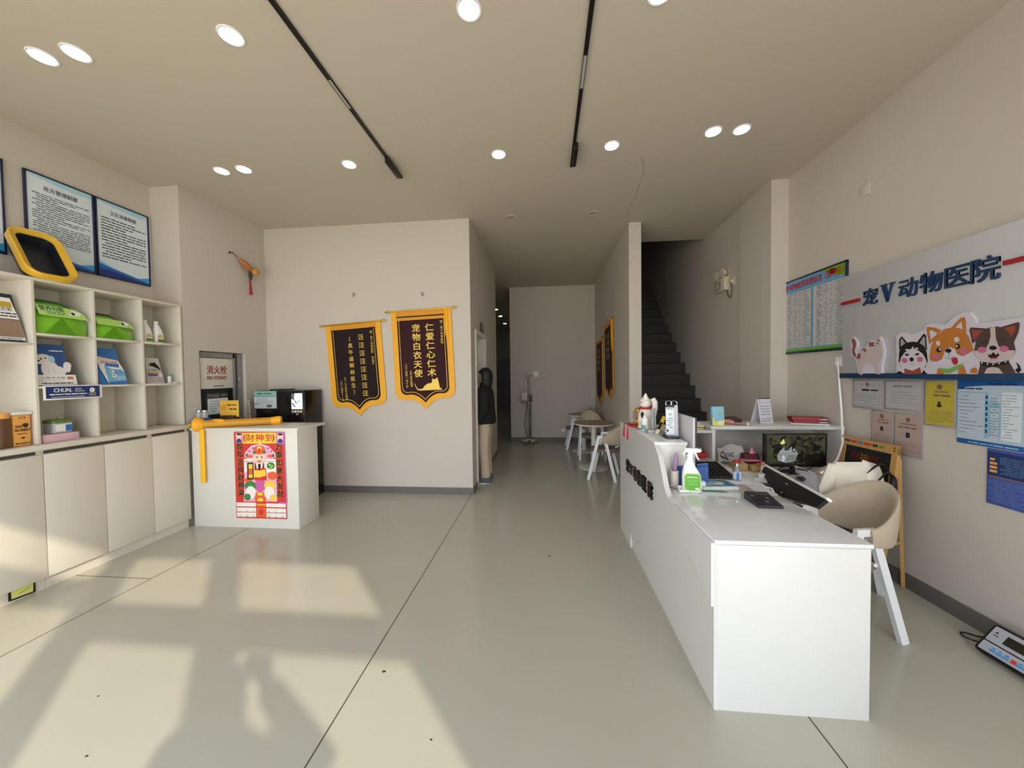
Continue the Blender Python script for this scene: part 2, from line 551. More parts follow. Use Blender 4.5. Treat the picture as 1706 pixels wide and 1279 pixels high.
cabinet(2.998, 3.345, [], 'narrow one-door white cabinet beside the counter with the red calendar')
b = B(GL_); b.box(-4.09, -3.695, 1.5, 3.37, 1.037, 1.075, bev=.003)
tag(b.build('ledge_top'), 'long white ledge board running over the low cabinets', 'worktop')

# ---- open bookcase
t = thing('bookcase', 'tall white open bookcase of square cells standing on the cabinet ledge', 'bookcase', (-3.93, 2.6, 1.076))
zs = [1.09, 1.50, 1.90, 2.305]
ys = [1.42, 2.293, 2.648, 3.004, 3.36]
b = B(GL_); b.box(-4.09, -4.078, 1.42, 3.372, 1.076, 2.32); b.build('back_panel', t)
for i, y in enumerate(ys):
    b = B(GL_)
    b.box(-4.078, -3.765, y-.009, y+.009, 1.077, 2.296, bev=.001)
    b.build('side_panel' if i in (0, 4) else 'divider', t)
b = B(GL_); b.box(-4.078, -3.763, 1.41, 3.371, 2.296, 2.318, bev=.001); b.build('top_board', t)
for z in (1.50, 1.90):
    for a, c in zip(ys[1:-1], ys[2:]):
        b = B(GL_); b.box(-4.078, -3.766, a+.009, c-.009, z-.009, z+.009, bev=.001); b.build('shelf', t)
b = B(GL_); b.box(-4.078, -3.766, 1.43, 2.284, 1.815, 1.83, bev=.001); b.build('shelf', t)

# ---- framed rule boards on the wall above
M('board_white', (214, 226, 232), 0.35, 0.01)
M('board_tint', (168, 212, 226), 0.35, 0.02)
M('wave_sky', (58, 160, 208), 0.35); M('wave_mid', (22, 96, 176), 0.35); M('wave_deep', (16, 44, 120), 0.35)
M('frame_navy', (24, 34, 70), 0.35)
M('title_navy', (34, 40, 96), 0.5)
def rule_board(y0, y1, z0, z1, title, label, seed, rows):
    t = thing('rule_board', label, 'notice board', (-4.1, (y0+y1)/2, z0), group='framed rule boards on the left wall')
    b = B('frame_navy')
    for q in ((y0, y1, z0, z0+.012), (y0, y1, z1-.012, z1), (y0, y0+.012, z0, z1), (y1-.012, y1, z0, z1)):
        b.box(-4.1, -4.078, *q, bev=.002)
    b.build('frame', t)
    b = B('board_white'); b.box(-4.1, -4.086, y0+.01, y1-.01, z0+.01, z1-.01)
    f = fr((-4.086, y0+.012, z0+.012), Y, Z)
    w, h = y1-y0-.024, z1-z0-.024
    n = 24
    def wave(fn): return [(w*i/n, fn(i/n)*h) for i in range(n+1)] + [(w, 0), (0, 0)]
    b.art([(0, h)] + [(w*i/n, h*(.985-.045*math.sin(i/n*2.2))) for i in range(n+1)] + [(w, h)], f, 1, 'board_tint')
    b.art(wave(lambda s: .20 - .17*math.sin(min(1, s*1.25)*PI/2)**1.5 + .075*max(0, s-.6)), f, 1, 'board_tint')
    b.art(wave(lambda s: .17 - .135*math.sin(min(1, s*1.3)*PI/2)**1.3 + .17*max(0, s-.62)), f, 2, 'wave_sky')
    b.art(wave(lambda s: .135*(1-s)**.8 + .012), f, 3, 'wave_mid')
    b.art(wave(lambda s: .10*(1-s)**1.1*(0.4+.6*math.sin(s*3+.6)) + .008), f, 4, 'wave_deep')
    if title: b.text(title, w*.5, h*.865, .042, f, 2, 'title_navy', 'C', w*.52, 0.014)
    b.dashes(w*.07, w*.95, h*.24, h*.80, rows, f, 2, 'ink', .42, seed, .0125)
    b.build('printed_sheet', t)
rule_board(2.468, 2.903, 2.515, 3.235, '处方管理制度', 'framed rule board with dense text partly behind the yellow tray', 3, 22)
rule_board(2.913, 3.352, 2.515, 3.235, '卫生消毒制度', 'framed rule board nearest the corner, title over widely spaced text', 5, 15)
rule_board(1.93, 2.36, 2.515, 3.235, '', 'framed rule board cut off by the left picture edge', 9, 18)

# ---- litter tray standing on its edge
M('tray_yellow', (222, 178, 52), 0.35, 0.04); M('tray_black', (30, 36, 44), 0.3, 0.1)
t = thing('litter_tray', 'yellow rimmed black cat litter tray leaning above the bookcase', 'litter tray', (-3.86, 2.40, 2.318))
up = Vector((-0.57, 0.10, 0.81)).normalized()         # stands on its short end, leaning back on the boards
ax = Vector((0.0, 1.0, 0.20)); ax = (ax - up*ax.dot(up)).normalized()
nn = ax.cross(up).normalized()
def rrect(w, h, r, n=6):
    P = []
    for cx, cy, a0 in ((w/2-r, h/2-r, 0), (-w/2+r, h/2-r, 90), (-w/2+r, -h/2+r, 180), (w/2-r, -h/2+r, 270)):
        for i in range(n+1):
            a = rad(a0 + 90*i/n); P.append((cx+r*math.cos(a), cy+r*math.sin(a)))
    return P
cen = Vector((-3.862, 2.425, 2.536))
def loft(b, secs, mat=None, capA=False, capB=False):
    V = []; F = []; n = len(secs[0])
    for s_ in secs: V += s_
    for i in range(len(secs)-1):
        for k in range(n): F.append((i*n+k, i*n+(k+1) % n, (i+1)*n+(k+1) % n, (i+1)*n+k))
    if capA: F.append(tuple(range(n-1, -1, -1)))
    if capB: F.append(tuple((len(secs)-1)*n+k for k in range(n)))
    b.add(V, F, mat)
def ring(w, h, r, d): return [cen + ax*a + up*c - nn*d for a, c in rrect(w, h, r)]
b = B('tray_yellow')
loft(b, [ring(.275, .475, .085, .05), ring(.28, .48, .09, .0), ring(.268, .468, .085, -.008), ring(.20, .40, .055, .012), ring(.195, .395, .055, .03)])
b.build('rim', t)
b = B('tray_black')
loft(b, [ring(.197, .397, .055, .02), ring(.17, .36, .05, .10)], capB=True)
b.build('tray_well', t)
b = B('tray_black'); loft(b, [ring(.268, .455, .085, .045), ring(.225, .37, .07, .115)], capB=True); b.build('shell', t)

# ---- pouches of pet food
def pouch(b, y0, y1, z0, z1, xb, d, mat, top=0.25, lean=0.0, narrow=0.0, sq=5, topmat=None, cut=None, ztop=None):
    """stand-up pouch facing +x: bottom depth d, thin sealed edge at the top; ztop(s) gives the top line across the width"""
    n = 32; secs = []; cy = (y0+y1)/2
    for i in range(11):
        s = i/10
        dd = d*(1-s) + .008
        w = (y1-y0)*(1-narrow*s)*(0.97 + .03*math.sin(PI*min(1, s*1.1)))
        P = []
        for k in range(n):
            a = 2*PI*k/n; ca, sa = math.cos(a), math.sin(a)
            px = abs(ca)**(2/sq)*math.copysign(1, ca)*dd/2; py = abs(sa)**(2/sq)*math.copysign(1, sa)*w/2
            f = (py/((y1-y0)/2)+1)/2
            zz = z0 + (z1-z0)*s
            if ztop: zz = z0 + (ztop(f)-z0)*s
            P.append(Vector((xb + d/2 + px*1.0 - (d/2)*(.0) - lean*s, cy+py, zz)))
        secs.append(P)
    loft(b, secs, mat, True, True)
M('bag_green', (122, 186, 42), 0.3, 0.12, 9); M('bag_lime', (178, 220, 112), 0.3, 0.05); M('bag_dkgreen', (32, 92, 52), 0.35, 0.08)
M('bag_mid_green', (86, 150, 24), 0.3, 0.1, 9)
M('bag_olive', (52, 48, 32), 0.4)
def green_bag(y0, y1, z0, z1, zr, label, capmat, txt):
    t = thing('litter_bag', label, 'bag', (-3.93, (y0+y1)/2, z0), group='green bags on the top shelf')
    b = B('bag_green')
    h = z1-z0; d = .20; x1 = -3.80
    # wedge: full front, roof sloping back, right end cut off lower
    prof = [(x1-d, z0), (x1, z0), (x1+.004, z0+h*.35), (x1-.004, z0+h*.55), (x1-.06, z0+h*.93), (x1-.085, z1), (x1-.10, z1), (x1-.13, z0+h*.9), (x1-d, z0+h*.5)]
    secs = []
    for i in range(9):
        s = i/8
        k = 1.0 if s < .6 else 1 - (s-.6)/.4*zr
        q = .03*math.sin(PI*s)
        secs.append([Vector((px + (q if px > x1-.05 else 0), y0+(y1-y0)*s, z0+(pz-z0)*(k if pz > z0+h*.5 else 1))) for px, pz in prof])
    loft(b, secs, None, True, True)
    b.build('bag_body', t)
    f = fr((x1+.036, y0, z0), Y, Z)
    w = y1-y0
    p = B('bag_lime')
    u2 = Vector((-.056, 0, h*.40)); f2 = (Vector((x1+.032, y0, z0+h*.55)), Y, u2.normalized(), Y.cross(u2.normalized()))
    hh = h*.36
    p.art([(0.0, 0), (w*.98, -.012), (w*.93, hh*.55*(1-zr*.6)), (w*.80, hh*(1-zr*.5)), (w*.02, hh)], f2, 1)
    if txt:
        p.text(txt, w*.30, hh*.68, .05, f2, 2, 'bag_dkgreen', 'C', w*.48, .02)
        p.dashes(w*.08, w*.55, hh*.1, hh*.42, 2, f2, 2, 'bag_dkgreen', .5, 4, .012, 1)
    p.art([(w*.60, hh*.25), (w*.70, hh*.75), (w*.9, hh*.6), (w*.8, hh*.2)], f2, 2, 'paper')
    p.disc(w*.70, hh*.42, .012, .014, f2, 3, 'black_matte')
    p.art([(w*.08, -h*.55), (w*.42, -.01), (w*.68, -h*.55)], fr((x1+.0365, y0, z0+h*.55), Y, Z), 1, 'bag_mid_green')
    p.build('print', t)
    p = B(capmat)
    pr = [(x1-.078, z1-.03), (x1-.07, z1-.022), (x1-.082, z1+.012), (x1-.105, z1+.012), (x1-.11, z1-.03)]
    loft(p, [[Vector((px, yy, z0+(pz-z0)*kk)) for px, pz in pr] for yy, kk in ((y0+.005, 1.02), (y0+w*.6, 1.0), (y0+w*.88, 1-zr*.75))], None, True, True)
    p.build('sealed_top', t)
    return t
green_bag(2.325, 2.615, 1.910, 2.165, .18, 'bright green bag with dark green top and Chinese title on the top shelf', 'bag_dkgreen', '营养均衡')
green_bag(2.672, 2.945, 1.910, 2.12, .35, 'green bag with dark brown top in the middle cell of the top shelf', 'bag_olive', '')

M('bag_blue', (44, 84, 146), 0.35, 0.06); M('bag_navy', (30, 52, 110), 0.4); M('fur_white', (232, 228, 224), 0.7, 0.04, 30); M('orange_tag', (208, 120, 52), 0.5)
t = thing('food_bag', 'blue dog food bag printed with a fluffy white dog', 'bag', (-3.88, 2.44, 1.512), group='pet food bags on the middle shelf')
b = B('bag_blue'); pouch(b, 2.325, 2.545, 1.512, 1.835, -3.95, .13, None, narrow=.18); b.build('bag_body', t)
uv = Vector((-.065, 0, .323)).normalized(); f = (Vector((-3.812, 2.328, 1.515)), Y, uv, Y.cross(uv))
b = B('fur_white')
b.disc(.085, .125, .05, .075, f, 1); b.disc(.115, .11, .06, .045, f, 1.5); b.disc(.06, .205, .048, .042, f, 2); b.disc(.038, .192, .03, .026, f, 3); b.disc(.105, .205, .018, .03, f, 2.5, 'board_tint'); b.disc(.185, .145, .022, .042, f, 2); b.disc(.195, .16, .018, .026, f, 2.2); b.line([(.075, .15), (.07, .09)], .003, f, 2.5, 'board_tint'); b.line([(.10, .14), (.11, .09)], .003, f, 2.5, 'board_tint')
b.disc(.045, .208, .006, .006, f, 4, 'black_matte'); b.disc(.072, .214, .005, .006, f, 4, 'black_matte'); b.disc(.03, .192, .008, .006, f, 5, 'black_matte')
b.rect(0, .225, 0.0, .082, f, 5, 'paper'); b.text('小型犬犬粮', .09, .058, .018, f, 6, 'ink', 'C', .14); b.rect(.172, .208, .045, .066, f, 6, 'orange_tag'); b.line([(.0, .038), (.15, .038)], .002, f, 6, 'orange_tag')
b.dashes(.02, .20, .005, .025, 1, f, 6, 'ink', .5, 2, .006, 1)
b.dashes(.1, .18, .265, .285, 1, f, 2, 'paper', .5, 2, .006, 1); b.text('L.', .02, .275, .03, f, 2, 'paper', 'C')
b.build('print', t)

b = B('paper'); b.box(-3.757, -3.752, 2.318, 2.672, 1.402, 1.512, bev=.001)
f = fr((-3.752, 2.33, 1.41), Y, Z)
b.rect(0, .325, 0.003, .094, f, 1, 'bag_navy')
b.text('CHUN.', .096, .066, .042, f, 2, 'paper', 'C', .105, .03); b.text('舒悦犬', .188, .073, .016, f, 2, 'paper', 'C', .04); b.text('营养好味道', .196, .055, .014, f, 2, 'paper', 'C', .06)
b.dashes(.02, .24, .024, .042, 1, f, 2, 'paper', .5, 3, .008, 1); b.dashes(.03, .23, .008, .018, 1, f, 2, 'paper', .4, 8, .004, .6)
b.disc(.275, .06, .017, .02, f, 2, 'paper'); b.rect(.252, .30, .012, .04, f, 2, 'ink_soft'); b.disc(.272, .063, .004, .004, f, 3, 'ink')
tag(b.build('shelf_strip'), 'dark blue printed strip hung on the front edge of a shelf', 'sign')

M('bag_royal', (48, 118, 190), 0.35, 0.08); M('bag_cyan', (116, 178, 214), 0.35, 0.05); M('crown_red', (196, 52, 46), 0.45)
t = thing('food_bag', 'white and blue food bag with a red crown logo', 'bag', (-3.88, 2.81, 1.51), group='pet food bags on the middle shelf')
b = B('bag_royal'); pouch(b, 2.70, 2.90, 1.51, 1.83, -3.96, .15, None, narrow=.22); b.build('bag_body', t)
uv = Vector((-.075, 0, .32)).normalized(); f = (Vector((-3.802, 2.70, 1.513)), Y, uv, Y.cross(uv))
b = B('paper')
b.art([(.012, .24), (.02, .15), (.06, .0), (.2, .0), (.195, .12), (.165, .215), (.03, .25)], f, 1)
b.art([(.06, .0), (.2, .0), (.195, .12), (.10, .14), (.055, .17)], f, 2, 'bag_cyan'); b.art([(.06, .0), (.2, .0), (.198, .03), (.06, .02)], f, 3, 'bag_royal')
b.art([(.06, .165), (.16, .15), (.165, .185), (.065, .19)], f, 3, 'bag_royal')
for k in range(5): b.line([(.055+k*.012, .218), (.047+k*.016, .236)], .003, f, 4, 'crown_red'); b.disc(.047+k*.016, .238, .003, .003, f, 5, 'crown_red', 8)
b.text('ROYAL CANIN', .095, .204, .02, f, 4, 'crown_red', 'C', .12, .02); b.line([(.03, .192), (.165, .194)], .003, f, 4, 'crown_red')
b.disc(.10, .115, .016, .016, f, 4, 'fur_white'); b.disc(.11, .075, .02, .018, f, 4, 'fur_white'); b.disc(.095, .118, .006, .006, f, 5, 'ink'); b.disc(.108, .078, .007, .005, f, 5, 'ink')
b.dashes(.125, .185, .09, .14, 3, f, 4, 'bag_royal', .4, 6, .006); b.dashes(.12, .19, .035, .07, 3, f, 4, 'paper', .4, 7, .006)
b.build('print', t)

M('bag_grey', (206, 204, 202), 0.4, 0.05); M('stripe_gold', (196, 160, 50), 0.45); M('stripe_purple', (116, 72, 132), 0.45)
t = thing('food_bag', 'pale grey food bag with gold and purple stripes and a dark cat print', 'bag', (-3.88, 3.17, 1.51), group='pet food bags on the middle shelf')
b = B('bag_grey'); pouch(b, 3.095, 3.255, 1.51, 1.762, -3.95, .12, None, narrow=.25); b.build('bag_body', t)
uv = Vector((-.06, 0, .252)).normalized(); f = (Vector((-3.822, 3.095, 1.513)), Y, uv, Y.cross(uv))
b = B('ink')
b.art([(.03, .18), (.05, .205), (.09, .21), (.12, .165), (.13, .12), (.10, .15), (.06, .17)], f, 1, 'black_matte'); b.text('n Vet', .05, .135, .03, f, 2, 'ink', 'C', .08, .02)
b.rect(.004, .10, .098, .112, f, 1, 'stripe_gold'); b.rect(.004, .09, .07, .096, f, 1, 'stripe_purple'); b.disc(.115, .082, .018, .02, f, 2, 'fur_white')
b.dashes(.01, .13, .01, .06, 3, f, 1, 'ink_soft', .35, 3, .006)
b.build('print', t)

# ---- white bottles on the top shelf
M('label_green', (96, 140, 60), 0.4); M('label_cream', (226, 218, 190), 0.4)
def trigger_less_bottle(y, label):
    t = thing('bottle', label, 'bottle', (-3.84, y, 1.91), group='white bottles on the top shelf')
    b = B('white_plastic')
    secs = []
    for w, d, z, dy in ((.064, .05, .0, 0), (.07, .055, .01, 0), (.07, .055, .095, 0), (.06, .05, .125, -.004), (.034, .034, .175, -.014), (.026, .026, .185, -.016), (.03, .03, .188, -.016), (.03, .03, .212, -.016), (.012, .012, .214, -.016)):
        secs.append([Vector((-3.84+a, y+dy+c, 1.911+z)) for c, a in rrect(w, d, min(w, d)*.35, 4)][::-1])
    loft(b, secs, None, True, True); b.build('bottle_body', t)
    f = fr((-3.812, y-.03, 1.92), Y, Z)
    p = B('label_cream'); p.rect(.002, .058, .0, .075, f, 1); p.rect(.002, .058, .0, .028, f, 2, 'label_green'); p.rect(.002, .058, .045, .052, f, 2, 'stripe_gold'); p.dashes(.01, .05, .055, .073, 2, f, 2, 'ink_soft', .5, 2, .005)
    p.build('bottle_label', t)
trigger_less_bottle(3.10, 'white bottle with green label, left one of the two on the top shelf')
trigger_less_bottle(3.20, 'white bottle with green label nearer the corner on the top shelf')

# ---- small things in the cells
M('cap_teal', (70, 160, 132), 0.4)
t = thing('medicine_bottle', 'tiny white bottle with a teal cap beside the grey food bag', 'bottle', (-3.83, 3.283, 1.51))
b = B('white_plastic'); b.lathe([(.012, 0), (.0145, .004), (.0145, .066), (.012, .07)], (-3.83, 3.283, 1.51), 16); b.build('bottle_body', t)
b = B('cap_teal'); b.lathe([(.013, .07), (.0135, .085), (.012, .088)], (-3.83, 3.283, 1.51), 16); b.build('cap', t)
for i, (yy, c) in enumerate(((3.31, 'paper'), (3.335, 'board_tint'))):
    b = B(c); b.box(-3.83, -3.79, yy-.011, yy+.011, 1.51, 1.522, bev=.003)
    tag(b.build('blister_box'), ('small white flat packet lying right of the teal capped bottle', 'small pale blue flat packet at the end of the middle shelf')[i], 'packet')
M('pink_card', (226, 184, 196), 0.6)
b = B('pink_card'); b.box(-3.92, -3.785, 2.325, 2.535, 1.077, 1.135, bev=.003); tag(b.build('pink_box'), 'flat pink box at the bottom of the cell under the blue strip', 'box')
M('clear_tub', (176, 182, 186), 0.15, 0.05); M('lid_green', (96, 122, 52), 0.4)
t = thing('plastic_tub', 'clear tub with an olive green lid standing on the pink box', 'tub', (-3.855, 2.455, 1.135))
b = B('clear_tub'); loft(b, [[Vector((-3.855+c, 2.455+a, 1.136+z)) for a, c in rrect(w, w*.85, .02)] for w, z in ((.105, 0), (.115, .004), (.12, .08))], None, True, True); b.build('tub_body', t)
b = B('lid_green'); loft(b, [[Vector((-3.855+c, 2.455+a, 1.136+z)) for a, c in rrect(w, w*.86, .02)] for w, z in ((.125, .08), (.127, .10), (.11, .108))], None, True, True); b.build('lid', t)
b = B('paper'); f = fr((-3.803, 2.405, 1.145), Y, Z); b.rect(.0, .06, .005, .06, f, 1); b.rect(.06, .1, .005, .06, f, 1, 'bag_royal'); b.rect(0, .1, .055, .062, f, 2); b.build('tub_label', t)
M('wire_grey', (60, 60, 62), 0.5)
b = B('white_plastic'); b.box(-4.078, -4.07, 2.60, 2.635, 1.19, 1.25, bev=.003); b.box(-4.07, -4.065, 2.607, 2.628, 1.2, 1.215, mat='ink'); tag(b.build('wall_hook_pad'), 'tiny white adhesive holder on the back of the lowest left cell', 'holder')

M('canister_orange', (232, 168, 84), 0.45, 0.04); M('print_brown', (58, 34, 24), 0.6)
t = thing('treat_canister', 'orange square treat canister with white lid on the ledge', 'canister', (-3.84, 2.235, 1.077))
b = B('canister_orange'); b.box(-3.90, -3.79, 2.178, 2.270, 1.077, 1.305, bev=.012); b.build('canister_body', t)
b = B('white_plastic'); b.box(-3.905, -3.785, 2.172, 2.276, 1.305, 1.325, bev=.006); b.build('lid', t)
f = fr((-3.7895, 2.178, 1.077), Y, Z)
b = B('print_brown'); b.frame_rect(.03, .062, .20, .214, .003, f, 1); b.text('RAW', .03, .145, .026, f, 1, 'print_brown', 'C', .036, .03); b.text('NUTRIENT', .047, .118, .026, f, 1, 'print_brown', 'C', .078, .035); b.disc(.062, .155, .016, .011, f, 1); b.disc(.062, .145, .012, .012, f, 2)
b.disc(.047, .06, .011, .006, f, 1); b.dashes(.01, .085, .012, .03, 1, f, 1, 'print_brown', .5, 3, .006, 1); b.dashes(.02, .07, .085, .097, 1, f, 1, 'print_brown', .5, 3, .005, 1)
b.build('print', t)
M('brown_jar', (98, 68, 44), 0.3, 0.1)
t = thing('brown_jar', 'brown treat jar with tan lid cut by the left edge', 'jar', (-3.82, 2.14, 1.077))
b = B('brown_jar'); b.lathe([(.045, 0), (.05, .006), (.05, .2), (.042, .21)], (-3.82, 2.13, 1.077), 24); b.build('jar_body', t)
b = B('canister_orange'); b.lathe([(.046, .21), (.048, .216), (.048, .245), (.044, .25)], (-3.82, 2.13, 1.077), 24); b.build('lid', t)

M('bag_charcoal', (40, 42, 52), 0.4, 0.1); M('bag_brownish', (150, 124, 106), 0.5, 0.2, 6)
t = thing('food_bag', 'charcoal and white food bag high in the left cell by the picture edge', 'bag', (-3.85, 2.17, 1.83))
b = B('bag_charcoal'); pouch(b, 2.075, 2.285, 1.831, 2.18, -3.93, .12, None, narrow=.32); b.build('bag_body', t)
uv = Vector((-.06, 0, .349)).normalized(); f = (Vector((-3.802, 2.08, 1.835)), Y, uv, Y.cross(uv))
b = B('paper'); b.art([(.0, .165), (.178, .165), (.15, .32), (.03, .32)], f, 1); b.art([(.0, .03), (.195, .03), (.18, .16), (.0, .16)], f, 1, 'bag_brownish'); b.rect(0, .19, .012, .032, f, 2)
b.art([(.02, .25), (.155, .25), (.15, .29), (.02, .29)], f, 2, 'stripe_gold'); b.text('卫生', .12, .235, .025, f, 3, 'ink', 'C', .06, .02); b.dashes(.02, .17, .175, .215, 2, f, 2, 'ink', .5, 4, .008, 1); b.dashes(.03, .18, .017, .027, 1, f, 3, 'ink', .6, 4, .006, 1)
b.build('print', t)
b = B('paper'); b.box(-3.90, -3.896, 2.12, 2.172, 1.62, 1.72); b.box(-4.078, -3.90, 2.14, 2.15, 1.665, 1.675)
tag(b.build('price_card'), 'small white card on an arm inside the left cell, at the left edge', 'card')
M('sign_lime', (214, 220, 120), 0.5)
b = B('black_matte'); b.prism([(2.085, .018), (2.205, .008), (2.213, .013), (2.213, .098), (2.085, .098)], .008, (Vector((-3.734, 0, 0)), Y, Z, X)); f = (Vector((-3.726, 0, 0)), Y, Z, X); b.art([(2.095, .028), (2.2, .02), (2.203, .09), (2.095, .09)], f, 1, 'sign_lime'); b.line([(2.13, .045), (2.19, .06)], .004, f, 2, 'label_green')
tag(b.build('floor_sign'), 'lime yellow sign with black edge slipped under the cabinet door', 'sign')

# ================================================================ LEFT COUNTER, hydrant niche, water dispenser
M('counter_white', (220, 218, 208), 0.4, 0.01)
t = thing('side_counter', 'white box counter with the red calendar hung on its front', 'counter', (-3.11, 3.52, 0))
b = B('counter_white'); b.box(-3.69, -2.515, 3.362, 3.68, 0.0, 1.012, bev=.002); b.build('body', t)
b = B('counter_white'); b.box(-3.70, -2.50, 3.352, 3.80, 1.012, 1.036, bev=.002); b.build('top_board', t)
